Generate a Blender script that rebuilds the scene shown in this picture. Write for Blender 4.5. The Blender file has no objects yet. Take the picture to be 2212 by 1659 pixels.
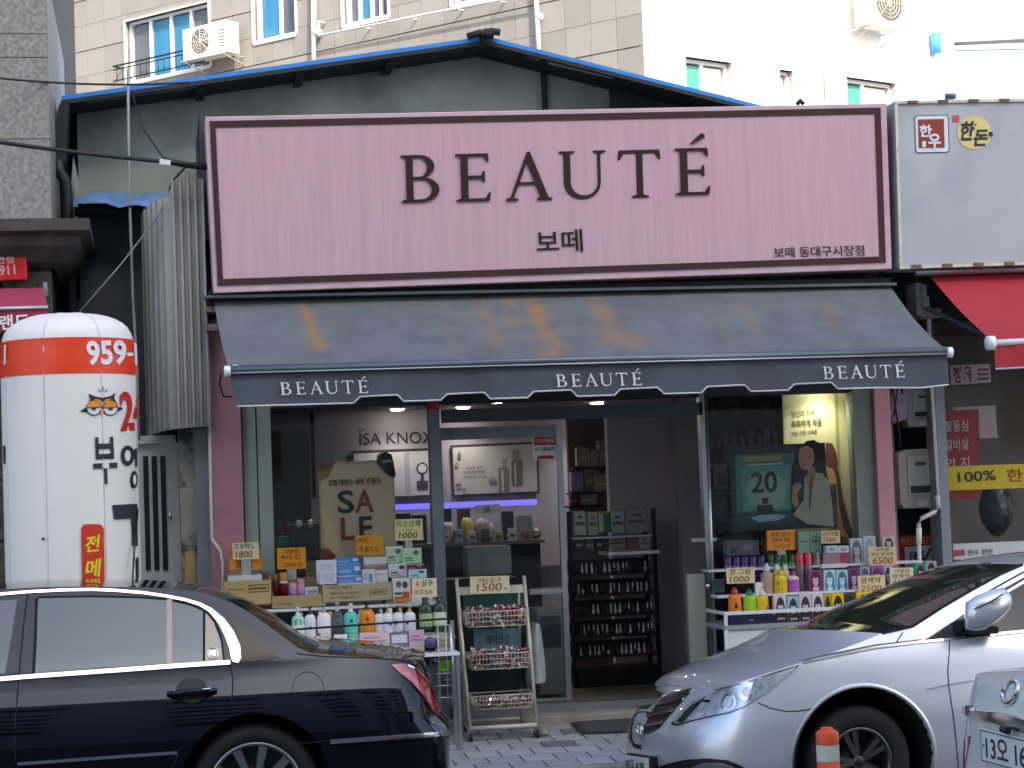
import bpy, bmesh, math, random
from math import sin, cos, radians, pi
from mathutils import Vector as V
from mathutils.geometry import tessellate_polygon
random.seed(11)
SC = bpy.context.scene
COL = SC.collection

# ------------------------------------------------------------------ camera
# The photograph was surveyed in a 2212 x 1659 grid; at() turns a grid point into the real
# point where that sight line meets a given real plane, so measured edges land at their true place.
FPX = 2212 * 70 / 36
YAW, PITCH, ROLL = radians(10.4), radians(3.014), radians(2.1)
CAM = V((0, -14.4, 1.68))
FW = V((sin(YAW) * cos(PITCH), cos(YAW) * cos(PITCH), sin(PITCH)))
R0 = V((cos(YAW), -sin(YAW), 0))
U0 = R0.cross(FW)
RT = R0 * cos(ROLL) - U0 * sin(ROLL)
UP = R0 * sin(ROLL) + U0 * cos(ROLL)
cam = bpy.data.cameras.new('camera')
cam.lens, cam.sensor_width, cam.sensor_fit = 70, 36, 'HORIZONTAL'
cam.clip_start, cam.clip_end = 0.1, 2000
co = bpy.data.objects.new('camera', cam)
COL.objects.link(co)
m = co.matrix_world.copy()
for i, a in enumerate((RT, UP, -FW, CAM)):
    for j in range(3):
        m[j][i] = a[j]
co.matrix_world = m
SC.camera = co

# ------------------------------------------------------------------ light
SUN_EL = radians(38)
SH = V((0.22, -0.9755, 0)).normalized()
SUN = SH * cos(SUN_EL) + V((0, 0, sin(SUN_EL)))
world = bpy.data.worlds.new('World')
SC.world = world
world.use_nodes = True
wt = world.node_tree
bg = wt.nodes['Background']
sky = wt.nodes.new('ShaderNodeTexSky')
sky.sky_type = 'NISHITA'
sky.sun_disc = False
sky.sun_elevation = SUN_EL
sky.sun_rotation = math.atan2(SH.x, SH.y)
sky.air_density, sky.dust_density, sky.ozone_density = 1.0, 3.4, 0.7
wt.links.new(sky.outputs[0], bg.inputs[0])
bg.inputs[1].default_value = 0.15
sl = bpy.data.lights.new('sun', 'SUN')
sl.energy, sl.angle, sl.color = 2.3, radians(0.5), (1, 0.95, 0.87)
so = bpy.data.objects.new('sun', sl)
so.rotation_euler = SUN.to_track_quat('Z', 'Y').to_euler()
so.location = (0, -30, 40)
COL.objects.link(so)
vs = SC.view_settings
vs.view_transform, vs.look, vs.gamma, vs.use_curve_mapping = 'Standard', 'None', 1, False
vs.exposure = 1.82
SC.cycles.max_bounces, SC.cycles.diffuse_bounces, SC.cycles.transparent_max_bounces = 8, 4, 12
SC.cycles.sample_clamp_indirect = 6

# ------------------------------------------------------------------ geometry of sight lines
def ray(px, py):
    return FW + RT * ((px - 1106) / FPX) + UP * ((829.5 - py) / FPX)
def at(px, py, Y):
    d = ray(px, py)
    return CAM + d * ((Y - CAM.y) / d.y)
def atz(px, py, z):
    d = ray(px, py)
    return CAM + d * ((z - CAM.z) / d.z)
def atp(px, py, p0, n):
    d = ray(px, py)
    return CAM + d * ((p0 - CAM).dot(n) / d.dot(n))
SLOPE = .057   # the paving falls toward the street
def gnd(y):
    return SLOPE * min(y, 0)
def atg(px, py):
    return atp(px, py, V((0, 0, 0)), V((0, SLOPE, -1)))
def pix(p):
    q = V(p) - CAM
    w = q.dot(FW)
    return 1106 + FPX * q.dot(RT) / w, 829.5 - FPX * q.dot(UP) / w
def onY(Y):
    return lambda px, py: at(px, py, Y)
def rc(x0, y0, x1, y1, s=0.032, l=0.034):
    return [(x0, y0), (x1, y0 - s * (x1 - x0)), (x1 + l * (y1 - y0), y1 - s * (x1 - x0)), (x0 + l * (y1 - y0), y1)]

# ------------------------------------------------------------------ materials
def lin(h):
    h = h.lstrip('#')
    out = []
    for i in (0, 2, 4):
        c = int(h[i:i + 2], 16) / 255
        out.append(c / 12.92 if c <= 0.04045 else ((c + 0.055) / 1.055) ** 2.4)
    return out
MATS = {}
def mat(name, hx, rough=0.6, metal=0.0, var=0.10, sc=5.0, bump=0.0, bsc=60.0, coat=0.0, ior=1.45, stretch=(1, 1, 1), emit=0.0, dirt=None, tint=None):
    if name in MATS:
        return MATS[name]
    mt = bpy.data.materials.new(name)
    mt.use_nodes = True
    nt = mt.node_tree
    p = nt.nodes['Principled BSDF']
    c = lin(hx) if isinstance(hx, str) else list(hx)
    p.inputs['Base Color'].default_value = (*c, 1)
    p.inputs['Roughness'].default_value = rough
    p.inputs['Metallic'].default_value = metal
    p.inputs['IOR'].default_value = ior
    p.inputs['Coat Weight'].default_value = coat
    if tint:
        p.inputs['Specular Tint'].default_value = (*tint, 1)
    p.inputs['Coat Roughness'].default_value = 0.03
    if emit:
        p.inputs['Emission Color'].default_value = (*c, 1)
        p.inputs['Emission Strength'].default_value = emit
    tc = nt.nodes.new('ShaderNodeTexCoord')
    mp = nt.nodes.new('ShaderNodeMapping')
    mp.inputs['Scale'].default_value = stretch
    nt.links.new(tc.outputs['Object'], mp.inputs[0])
    if var:
        n = nt.nodes.new('ShaderNodeTexNoise')
        n.inputs['Scale'].default_value = sc
        n.inputs['Detail'].default_value = 6
        nt.links.new(mp.outputs[0], n.inputs['Vector'])
        r = nt.nodes.new('ShaderNodeValToRGB')
        r.color_ramp.elements[0].position, r.color_ramp.elements[1].position = 0.3, 0.7
        r.color_ramp.elements[0].color = (*[x * (1 - var) for x in c], 1)
        r.color_ramp.elements[1].color = (*[min(0.95, x * (1 + var)) for x in c], 1)
        nt.links.new(n.outputs[0], r.inputs[0])
        last = r.outputs[0]
        if dirt:
            n2 = nt.nodes.new('ShaderNodeTexNoise')
            n2.inputs['Scale'].default_value = dirt[1]
            n2.inputs['Detail'].default_value = 8
            nt.links.new(mp.outputs[0], n2.inputs['Vector'])
            r2 = nt.nodes.new('ShaderNodeValToRGB')
            r2.color_ramp.elements[0].position, r2.color_ramp.elements[1].position = dirt[2], dirt[3]
            mx = nt.nodes.new('ShaderNodeMix')
            mx.data_type = 'RGBA'
            nt.links.new(n2.outputs[0], r2.inputs[0])
            nt.links.new(r2.outputs[0], mx.inputs[0])
            nt.links.new(last, mx.inputs[6])
            mx.inputs[7].default_value = (*lin(dirt[0]), 1)
            last = mx.outputs[2]
        nt.links.new(last, p.inputs['Base Color'])
    if bump:
        n = nt.nodes.new('ShaderNodeTexNoise')
        n.inputs['Scale'].default_value = bsc
        n.inputs['Detail'].default_value = 5
        nt.links.new(mp.outputs[0], n.inputs['Vector'])
        b = nt.nodes.new('ShaderNodeBump')
        b.inputs['Strength'].default_value = bump
        b.inputs['Distance'].default_value = 0.02
        nt.links.new(n.outputs[0], b.inputs['Height'])
        nt.links.new(b.outputs[0], p.inputs['Normal'])
    MATS[name] = mt
    return mt
def flat(hx, rough=0.6):
    return mat('print_' + hx, hx, rough, var=0.04, sc=20)
def glassmat(name, tint=(0.95, 0.97, 0.97), ior=1.28):
    if name in MATS:
        return MATS[name]
    mt = bpy.data.materials.new(name)
    mt.use_nodes = True
    nt = mt.node_tree
    nt.nodes.clear()
    o = nt.nodes.new('ShaderNodeOutputMaterial')
    mx = nt.nodes.new('ShaderNodeMixShader')
    t = nt.nodes.new('ShaderNodeBsdfTransparent')
    g = nt.nodes.new('ShaderNodeBsdfGlossy')
    f = nt.nodes.new('ShaderNodeFresnel')
    t.inputs[0].default_value = (*tint, 1)
    g.inputs['Roughness'].default_value = 0.01
    f.inputs[0].default_value = ior
    nt.links.new(f.outputs[0], mx.inputs[0])
    nt.links.new(t.outputs[0], mx.inputs[1])
    nt.links.new(g.outputs[0], mx.inputs[2])
    nt.links.new(mx.outputs[0], o.inputs[0])
    MATS[name] = mt
    return mt

# ------------------------------------------------------------------ objects
WO = {}
def props(o, label=None, cat=None, group=None, kind=None):
    for k, v in (('label', label), ('category', cat), ('group', group), ('kind', kind)):
        if v:
            o[k] = v
    return o
def thing(name, loc, label, cat, group=None):
    o = bpy.data.objects.new(name, None)
    o.empty_display_size = 0.1
    o.location = loc
    WO[o] = V(loc)
    COL.objects.link(o)
    return props(o, label, cat, group)
def link(name, me, parent, origin, **kw):
    o = bpy.data.objects.new(name, me)
    WO[o] = V(origin)
    o.location = V(origin) - (WO[parent] if parent else V((0, 0, 0)))
    if parent:
        o.parent = parent
        KIDS.setdefault(parent, []).append(o)
    COL.objects.link(o)
    return props(o, **kw)
KIDS = {}
def children(o):
    return list(KIDS.get(o, []))
def dup(o, delta, parent=None, label=None, group=None):
    c = o.copy()
    COL.objects.link(c)
    WO[c] = WO[o] + V(delta)
    if parent:
        c.parent = parent
        c.location = WO[c] - WO[parent]
        KIDS.setdefault(parent, []).append(c)
    else:
        c.location = WO[c]
    if label:
        c['label'] = label
    if group:
        c['group'] = group
    for k in children(o):
        dup(k, delta, c)
    return c

class B:
    """collects shapes, done() links them as one mesh object"""
    def __init__(s):
        s.v, s.f, s.mi, s.sm = [], [], [], []
    def add(s, vs, fs, mi=0, sm=False):
        n = len(s.v)
        s.v += [tuple(x) for x in vs]
        for f in fs:
            s.f.append([i + n for i in f])
            s.mi.append(mi)
            s.sm.append(sm)
        return s
    def box(s, a, b, mi=0):
        (x0, y0, z0), (x1, y1, z1) = a, b
        vs = [(x0, y0, z0), (x1, y0, z0), (x1, y1, z0), (x0, y1, z0), (x0, y0, z1), (x1, y0, z1), (x1, y1, z1), (x0, y1, z1)]
        return s.add(vs, [(0, 3, 2, 1), (4, 5, 6, 7), (0, 1, 5, 4), (1, 2, 6, 5), (2, 3, 7, 6), (3, 0, 4, 7)], mi)
    def obox(s, c, ax, ay, az, mi=0):
        """oriented box: centre, three half-axis vectors"""
        c, ax, ay, az = V(c), V(ax), V(ay), V(az)
        vs = [c + ax * i + ay * j + az * k for k in (-1, 1) for i, j in ((-1, -1), (1, -1), (1, 1), (-1, 1))]
        return s.add(vs, [(0, 3, 2, 1), (4, 5, 6, 7), (0, 1, 5, 4), (1, 2, 6, 5), (2, 3, 7, 6), (3, 0, 4, 7)], mi)
    def prism(s, pts, ext, mi=0, mi_side=None):
        pts = [V(p) for p in pts]
        ext = V(ext)
        n = len(pts)
        tri = [list(t) for t in tessellate_polygon([pts])]
        s.add(pts, tri, mi)
        s.add([p + ext for p in pts], tri, mi if mi_side is None else mi_side)
        s.add(pts + [p + ext for p in pts], [(i, (i + 1) % n, n + (i + 1) % n, n + i) for i in range(n)], mi if mi_side is None else mi_side)
        return s
    def sheet(s, pts, mi=0):
        pts = [V(p) for p in pts]
        return s.add(pts, [list(t) for t in tessellate_polygon([pts])], mi)
    def grid(s, rows, mi=0, sm=True, close=False):
        n = len(rows[0])
        vs = [p for r in rows for p in r]
        fs = []
        for i in range(len(rows) - 1):
            for j in range(n if close else n - 1):
                k = (j + 1) % n
                fs.append((i * n + j, i * n + k, (i + 1) * n + k, (i + 1) * n + j))
        return s.add(vs, fs, mi, sm)
    def tube(s, pts, r, n=8, mi=0, caps=True):
        pts = [V(p) for p in pts]
        rows = []
        for i, p in enumerate(pts):
            d = (pts[min(i + 1, len(pts) - 1)] - pts[max(i - 1, 0)]).normalized()
            a = d.cross(V((0, 0, 1)) if abs(d.z) < 0.9 else V((1, 0, 0))).normalized()
            b = d.cross(a)
            rr = r[i] if isinstance(r, (list, tuple)) else r
            rows.append([p + (a * cos(2 * pi * k / n) + b * sin(2 * pi * k / n)) * rr for k in range(n)])
        s.grid(rows, mi, True, True)
        if caps:
            s.add(rows[0], [list(range(n))], mi)
            s.add(rows[-1], [list(range(n))], mi)
        return s
    def lathe(s, prof, c, n=16, axis='z', mi=0, sy=1.0, sm=True):
        rows = []
        for r, h in prof:
            row = []
            for k in range(n):
                a = 2 * pi * k / n
                if axis == 'z':
                    row.append((c[0] + r * cos(a), c[1] + r * sin(a) * sy, c[2] + h))
                elif axis == 'y':
                    row.append((c[0] + r * cos(a), c[1] + h, c[2] + r * sin(a)))
                else:
                    row.append((c[0] + h, c[1] + r * cos(a), c[2] + r * sin(a)))
            rows.append(row)
        return s.grid(rows, mi, sm, True)
    def done(s, name, mats, parent=None, fix=True, bevel=0, origin=None, **kw):
        me = bpy.data.meshes.new(name)
        xs = [V(p) for p in s.v]
        lo = V([min(p[i] for p in xs) for i in range(3)])
        hi = V([max(p[i] for p in xs) for i in range(3)])
        og = V(origin) if origin is not None else V(((lo.x + hi.x) / 2, (lo.y + hi.y) / 2, lo.z))
        me.from_pydata([p - og for p in xs], [], s.f)
        me.polygons.foreach_set('material_index', s.mi)
        me.polygons.foreach_set('use_smooth', s.sm)
        for m in (mats if isinstance(mats, (list, tuple)) else [mats]):
            me.materials.append(m)
        if fix or bevel:
            bm = bmesh.new()
            bm.from_mesh(me)
            if fix:
                bmesh.ops.remove_doubles(bm, verts=bm.verts, dist=1e-5)
                bmesh.ops.recalc_face_normals(bm, faces=bm.faces)
            if bevel:
                es = [e for e in bm.edges if len(e.link_faces) == 2 and e.calc_face_angle(0) > 0.6]
                bmesh.ops.bevel(bm, geom=es, offset=bevel, segments=2, affect='EDGES', profile=0.5)
            bm.to_mesh(me)
            bm.free()
        return link(name, me, parent, og, **kw)

def slab(name, pts, Y, th, mt, parent=None, bevel=0, **kw):
    """a flat-fronted piece: outline surveyed on the plane y=Y, real thickness th behind it"""
    return B().prism([at(x, y, Y) for x, y in pts], (0, th, 0)).done(name, mt, parent, bevel=bevel, **kw)
def wrect(x0, y0, x1, y1, Y):
    xm, ym = (x0 + x1) / 2, (y0 + y1) / 2
    return at(x0, ym, Y).x, at(x1, ym, Y).x, at(xm, y1, Y).z, at(xm, y0, Y).z
def wbox(name, x0, y0, x1, y1, Y, dep, mt, parent=None, bevel=0.0, **kw):
    a, b, z0, z1 = wrect(x0, y0, x1, y1, Y)
    return B().box((a, Y, z0), (b, Y + dep, z1)).done(name, mt, parent, bevel=bevel, **kw)

# ------------------------------------------------------------------ lettering
TXT = {}
def glyphs(s, bold=0.0, shear=0.0):
    k = (s, bold, shear)
    if k in TXT:
        return TXT[k]
    cu = bpy.data.curves.new('lettering', 'FONT')
    cu.body, cu.resolution_u, cu.offset, cu.shear = s, 3, bold, shear
    o = bpy.data.objects.new('lettering', cu)
    me = o.to_mesh()
    vs = [(v.co.x, v.co.y) for v in me.vertices]
    fs = [list(p.vertices) for p in me.polygons]
    o.to_mesh_clear()
    bpy.data.objects.remove(o)
    bpy.data.curves.remove(cu)
    x0, x1 = min(v[0] for v in vs), max(v[0] for v in vs)
    y0, y1 = min(v[1] for v in vs), max(v[1] for v in vs)
    TXT[k] = ([((x - x0) / (x1 - x0), (y - y0) / (y1 - y0)) for x, y in vs], fs)
    return TXT[k]
def bil(q, u, v):
    """u right, v up in the quad TL TR BR BL"""
    t = [q[0][i] + (q[1][i] - q[0][i]) * u for i in (0, 1)]
    b = [q[3][i] + (q[2][i] - q[3][i]) * u for i in (0, 1)]
    return b[0] + (t[0] - b[0]) * v, b[1] + (t[1] - b[1]) * v
def letter(b, s, q, f, mi=0, bold=0.0, shear=0.0):
    vs, fs = glyphs(s, bold, shear)
    return b.add([f(*bil(q, u, v)) for u, v in vs], fs, mi)
def arc(cx, cy, rx, ry, a0, a1, n=10):
    return [(cx + rx * cos(radians(a0 + (a1 - a0) * i / n)), cy + ry * sin(radians(a0 + (a1 - a0) * i / n))) for i in range(n + 1)]
SER = {
    'E': ([[(0, 0), (.65, 0), (.68, .18), (.64, .18), (.57, .06), (.24, .06), (.24, .47), (.50, .47), (.53, .40), (.57, .40), (.57, .63), (.53, .63), (.50, .54), (.24, .54), (.24, .94), (.55, .94), (.61, .83), (.65, .83), (.64, 1), (0, 1), (0, .965), (.10, .93), (.10, .07), (0, .035)]], .68),
    'B': ([[(0, 0), (.40, 0)] + arc(.40, .265, .36, .265, -90, 72) + arc(.37, .76, .30, .24, -62, 90) + [(0, 1), (0, .965), (.10, .93), (.10, .07), (0, .035)],
           [(.24, .06), (.40, .06)] + arc(.40, .27, .21, .21, -90, 90) + [(.24, .48)],
           [(.24, .54), (.36, .54)] + arc(.36, .74, .165, .2, -90, 90) + [(.24, .94)]], .76),
    'A': ([[(0, 0), (.26, 0), (.26, .035), (.165, .06), (.275, .33), (.635, .33), (.735, .06), (.66, .035), (.66, 0), (.98, 0), (.98, .035), (.90, .06), (.53, 1.02), (.47, 1.02), (.10, .07), (0, .035)],
           [(.30, .385), (.615, .385), (.455, .80)]], .98),
    'U': ([[(0, 1), (.30, 1), (.30, .965), (.215, .935), (.215, .34)] + arc(.475, .33, .26, .265, 180, 360) + [(.735, .935), (.66, .965), (.66, 1), (.90, 1), (.90, .965), (.795, .935), (.795, .33)] + arc(.44, .33, .355, .345, 360, 180) + [(.085, .935), (0, .965)]], .90),
    'T': ([[(.02, 1), (.86, 1), (.88, .80), (.84, .80), (.76, .93), (.51, .93), (.51, .07), (.62, .035), (.62, 0), (.27, 0), (.27, .035), (.38, .07), (.38, .93), (.12, .93), (.04, .80), (0, .80)]], .88),
    "'": ([[(.30, 1.09), (.335, 1.08), (.60, 1.23), (.585, 1.29), (.52, 1.31)]], .68),
}
def serif(b, ch, q, f, mi=0):
    loops, w = SER[ch]
    vs = [p for l in loops for p in l]
    tri = tessellate_polygon([[V((x, y, 0)) for x, y in l] for l in loops])
    return b.add([f(*bil(q, x / w, y)) for x, y in vs], [list(t) for t in tri], mi)
# letter boxes of the word as measured on the big sign: x0, x1, top, bottom
WORD = [('B', 865, 947, 335, 438), ('E', 983, 1058, 332, 436), ('A', 1090, 1190, 330, 434), ('U', 1207, 1308, 326, 430), ('T', 1334, 1426, 324, 428), ('E', 1457, 1532, 320, 422), ("'", 1457, 1532, 320, 422)]
def word(b, dst, f, mi=0):
    """the six letters squeezed from the sign's box into the quad dst"""
    for ch, x0, x1, t, bt in WORD:
        q = []
        for x, y in ((x0, 0), (x1, 0), (x1, 1), (x0, 1)):
            q.append(bil(dst, (x - 865) / 667, 1 - y))
        serif(b, ch, q, f, mi)
    return b
def poly(b, pts, f, mi=0):
    return b.sheet([f(x, y) for x, y in pts], mi)
def ell(cx, cy, rx, ry, n=18):
    return [(cx + rx * cos(2 * pi * k / n), cy + ry * sin(2 * pi * k / n)) for k in range(n)]

ORD = ['first', 'second', 'third', 'fourth', 'fifth', 'sixth', 'seventh', 'eighth', 'ninth', 'tenth', 'eleventh', 'twelfth']
def polyc(b, pts, f, mi=0, step=5):
    """a printed shape cut finely enough to wrap a curved surface"""
    bm = bmesh.new()
    vs = [bm.verts.new((x, y, 0)) for x, y in pts]
    for t in tessellate_polygon([[V((x, y, 0)) for x, y in pts]]):
        try: bm.faces.new([vs[i] for i in t])
        except ValueError: pass
    x0, x1 = min(p[0] for p in pts), max(p[0] for p in pts)
    k = math.ceil(x0 / step + 1e-6)
    while k * step < x1:
        bmesh.ops.bisect_plane(bm, geom=bm.verts[:] + bm.edges[:] + bm.faces[:], plane_co=(k * step, 0, 0), plane_no=(1, 0, 0), dist=1e-5)
        k += 1
    bm.verts.index_update()
    b.add([f(v.co.x, v.co.y) for v in bm.verts], [[v.index for v in q.verts] for q in bm.faces], mi)
    bm.free()
    return b

# ------------------------------------------------------------------ ground
M_road = mat('asphalt', '46474a', 0.85, var=.25, sc=30, bump=.3, bsc=150)
M_conc = mat('concrete', '8d8d8a', 0.9, var=.15, sc=4, bump=.15, bsc=80, dirt=('5b5a56', 3, .5, .75))
M_paver = [mat('paver_grey', '858a8e', 0.85, var=.12, sc=9, bump=.2, bsc=120), mat('paver_light', '8f9498', 0.85, var=.12, sc=9, bump=.2, bsc=120), mat('paver_dark', '5f646c', 0.85, var=.12, sc=9, bump=.2, bsc=120)]
B().box((-300, -300, -.4), (300, 300, -.191)).done('ground', M_conc, kind='structure')
B().box((-60, -16, -.19), (60, -1.95, -.15)).done('road', M_road, kind='structure')
B().box((-60, -1.945, -.19), (60, -1.78, -.099)).done('kerb', M_conc, kind='structure', bevel=.015)
def bed(x0, x1, y0, y1, dz):
    return B().prism([V((x0, y0, -.19)), V((x0, y1, -.19)), V((x0, y1, dz)), V((x0, 0, dz)), V((x0, y0, gnd(y0) + dz))], (x1 - x0, 0, 0))
walk = bed(-60, 60, -1.775, .3, -.014).done('sidewalk', mat('mortar', '4c4e50', .95), kind='structure')
def pavers():
    w, d, g = .225, .215, .005
    b = B()
    b.box((-w / 2 + g, -d / 2 + g, -.012), (w / 2 - g, d / 2 - g, 0))
    first = {}
    r = 0
    y = -1.775 + d / 2
    while y < -.05:
        x = .55 + (w / 2 if r % 2 else 0)
        while x < 6.6:
            k = 2 if (r, round(x / w)) in ((5, 13), (6, 8), (2, 16), (3, 12)) or random.random() < .02 else (1 if random.random() < .35 else 0)
            if k not in first:
                first[k] = b.done('paver', M_paver[k], walk, bevel=.004, origin=(0, 0, 0)).data
                o = [c for c in children(walk)][-1]
                WO[o] = V((x, y, gnd(y)))
                o.location = WO[o] - WO[walk]
            else:
                o = link('paver', first[k], walk, (x, y, gnd(y)))
            o.location.z += random.uniform(-.0015, .0015)
            o.rotation_euler = (math.atan(SLOPE), 0, random.gauss(0, .006))
            x += w
        y += d
        r += 1
pavers()
# plain paving continues on both sides of the surveyed stretch
bed(-40, .42, -1.774, .29, -.002).done('sidewalk_west', M_paver[0], kind='structure')
bed(6.75, 40, -1.774, .29, -.002).done('sidewalk_east', M_paver[0], kind='structure')

# ------------------------------------------------------------------ block across the street (behind the camera, shades the shop)
M_far = mat('rendered_wall', 'c9c5bd', .9, var=.1, sc=.6)
t = thing('office_block', (5, -26, 0), 'tall plain office block across the street from the shops', 'building')
B().box((-9, -34, -.15), (19, -21, 23.4)).done('wall', M_far, t)
M_fg = mat('far_glass', '1c2630', .05, var=0)
wb = B().box((-1, -.03, 0), (1, .03, 1.7))
first = None
for fl in range(6):
    for k in range(7):
        p = (-6.5 + k * 3.9, -20.98, 2 + fl * 3.5)
        if first is None:
            first = wb.done('window', M_fg, t, origin=(0, 0, 0))
            WO[first] = V(p)
            first.location = WO[first] - WO[t]
        else:
            link('window', first.data, t, p)

# ------------------------------------------------------------------ apartment block behind
M_stone = [mat('apartment_stone', '837e77', .8, var=.04, sc=3, bump=.06, bsc=40), mat('apartment_stone_b', '807b74', .8, var=.04, sc=3, bump=.06, bsc=40), mat('apartment_stone_c', '86817a', .8, var=.04, sc=3, bump=.06, bsc=40)]
M_joint = mat('apartment_joint', '67625a', .9)
M_white = mat('white_render', 'e6e4df', .8, var=.03, sc=2)
M_frame = mat('white_window_frame', 'dddde0', .4, var=.02)
M_blue = mat('blue_curtain_glass', '2f6f92', .06, var=.25, sc=.8, stretch=(1, 1, .1))
M_greyg = mat('grey_window_glass', '55585e', .06, var=.2, sc=1)
M_greeng = mat('green_window_glass', '3f8a78', .08, var=.2, sc=1)
AC = CAM + ray(1391, 110) * 31
aL = V((-sin(radians(43)), cos(radians(43)), 0))
aR = V((sin(radians(63)), cos(radians(63)), 0))
nL = V((-aL.y, aL.x, 0))
if nL.y > 0: nL = -nL
nR = V((aR.y, -aR.x, 0))
def sz(px, py, d=aL, n=nL):
    p = atp(px, py, AC, n)
    return (p - AC).dot(d), p.z
def wp(s, z, out=0.0, d=aL, n=nL):
    p = AC + d * s + n * out
    return V((p.x, p.y, z))
def wslab(s0, s1, z0, z1, o0, o1, mt, name, parent, d=aL, n=nL, **kw):
    b = B().prism([wp(s0, z0, o1, d, n), wp(s1, z0, o1, d, n), wp(s1, z1, o1, d, n), wp(s0, z1, o1, d, n)], n * (o0 - o1))
    return b.done(name, mt, parent, **kw)
apt = thing('apartment_building', (AC.x, AC.y, 0), 'beige stone-clad apartment block with white end wall behind the blue-edged roof', 'building')
sE, zT = sz(60, -40)
zT = max(zT, sz(1391, -30)[1]) + .3
sR = sz(2034, 150, aR, nR)[0]
B().prism([wp(.4, -.1, -.3), wp(sE + 4, -.1, -.3), wp(sE + 4, -.1, -.3) - nL * 6, wp(sR - .02, -.1, -.3, aR, nR), wp(.4, -.1, -.3, aR, nR)], (0, 0, zT + 5)).done('core_wall', M_joint, apt)
zb = sz(60, 260)[1]
wins = []
def rect_of(x0, y0, x1, y1):
    a, b_ = sz(x0, y0), sz(x1, y1)
    c, d_ = sz(x1, y0), sz(x0, y1)
    return min(a[0], b_[0]), max(a[0], b_[0]), min(b_[1], d_[1]) , max(a[1], c[1])
def srect(x0, x1, ytop_at_x0, ybot_at_x0):
    s1, zt = sz(x0, ytop_at_x0)
    s0 = sz(x1, ytop_at_x0)[0]
    return [s0, s1, sz(x0, ybot_at_x0)[1], zt]
WL = [srect(271, 452, 48, 180), srect(545, 636, -60, 92), srect(738, 836, -70, 56), srect(973, 1059, -80, 12)]
cells = [(0, sE + 4, -.1, zT + 5)]
for h in WL:
    cells = [q for r in cells for q in (lambda r, h: [r] if h[0] >= r[1] or h[1] <= r[0] else [c for c in ((r[0], h[0], r[2], r[3]), (h[1], r[1], r[2], r[3]), (max(r[0], h[0]), min(r[1], h[1]), r[2], h[2]), (max(r[0], h[0]), min(r[1], h[1]), h[3], r[3])) if c[1] > c[0] and c[3] > c[2]])(r, h)]
bk = B()
for q in cells:
    bk.prism([wp(q[0], q[2], -.036), wp(q[1], q[2], -.036), wp(q[1], q[3], -.036), wp(q[0], q[3], -.036)], nL * -.25)
bk.done('backing_wall', M_joint, apt, fix=False)
# cladding panels
pw = abs(sz(205, 100)[0] - sz(168, 100)[0])
ph = sz(102, 75)[1] - sz(102, 129)[1]
z0r = sz(102, 75)[1]
def sub(r, h):
    s0, s1, a, b_ = r
    if h[0] >= s1 or h[1] <= s0 or h[2] >= b_ or h[3] <= a:
        return [r]
    out = []
    if h[0] > s0: out.append((s0, h[0], a, b_))
    if h[1] < s1: out.append((h[1], s1, a, b_))
    m0, m1 = max(s0, h[0]), min(s1, h[1])
    if h[3] < b_: out.append((m0, m1, h[3], b_))
    if h[2] > a: out.append((m0, m1, a, h[2]))
    return out
k = 0
while k * pw < sE:
    j = -24
    while j < 5:
        za, zc = z0r + j * ph, z0r + (j + 1) * ph
        mid = wp((k + .5) * pw, zc)
        px, py = pix(mid)
        roofy = 205 - (px - 140) * .148 if px < 1050 else 70 + (px - 1050) * .27
        if (py < roofy + 25 or (px < 185 and py < 720)) and pix(wp((k + .5) * pw, za))[1] > -40:
            rs = [(k * pw + .004, (k + 1) * pw - .004, za + .004, zc - (.016 if j % 2 == 0 else .003))]
            for h in WL:
                rs = [q for r in rs for q in sub(r, h)]
            for q in rs:
                if q[1] - q[0] > .02 and q[3] - q[2] > .02:
                    wslab(q[0], q[1], q[2], q[3], -.03, random.uniform(-.001, .004), random.choice(M_stone), 'stone_panel', apt)
        j += 1
    k += 1
def window(r, panes, d=aL, n=nL, dep=-.16, fr=.05, name='window'):
    s0, s1, z0, z1 = r
    b = B()
    for a in ((s0, s0 + fr, z0, z1), (s1 - fr, s1, z0, z1), (s0 + fr, s1 - fr, z0, z0 + fr), (s0 + fr, s1 - fr, z1 - fr, z1)):
        b.prism([wp(a[0], a[2], dep + .06, d, n), wp(a[1], a[2], dep + .06, d, n), wp(a[1], a[3], dep + .06, d, n), wp(a[0], a[3], dep + .06, d, n)], n * -.1)
    w = b.done(name, M_frame, apt)
    for u0, u1, mt in panes:
        a0, a1 = s0 + fr + (s1 - s0 - 2 * fr) * u0, s0 + fr + (s1 - s0 - 2 * fr) * u1
        wslab(a0 + .035, a1 - .035, z0 + fr + .03, z1 - fr - .03, dep - .02, dep + .012, mt, 'pane', w, d, n)
        if u1 < .99:
            wslab(a1 - .034, a1 + .034, z0 + fr, z1 - fr, dep - .02, dep + .05, M_frame, 'mullion', w, d, n)
    # plaster reveal round the opening
    b = B()
    o = .03
    for a in ((s0 - o, s0, z0 - o, z1 + o), (s1, s1 + o, z0 - o, z1 + o), (s0, s1, z0 - o * 2.2, z0), (s0, s1, z1, z1 + o)):
        b.prism([wp(a[0], a[2], .03, d, n), wp(a[1], a[2], .03, d, n), wp(a[1], a[3], .03, d, n), wp(a[0], a[3], .03, d, n)], n * -.25)
    b.done('surround', M_white, w)
    return w
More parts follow.
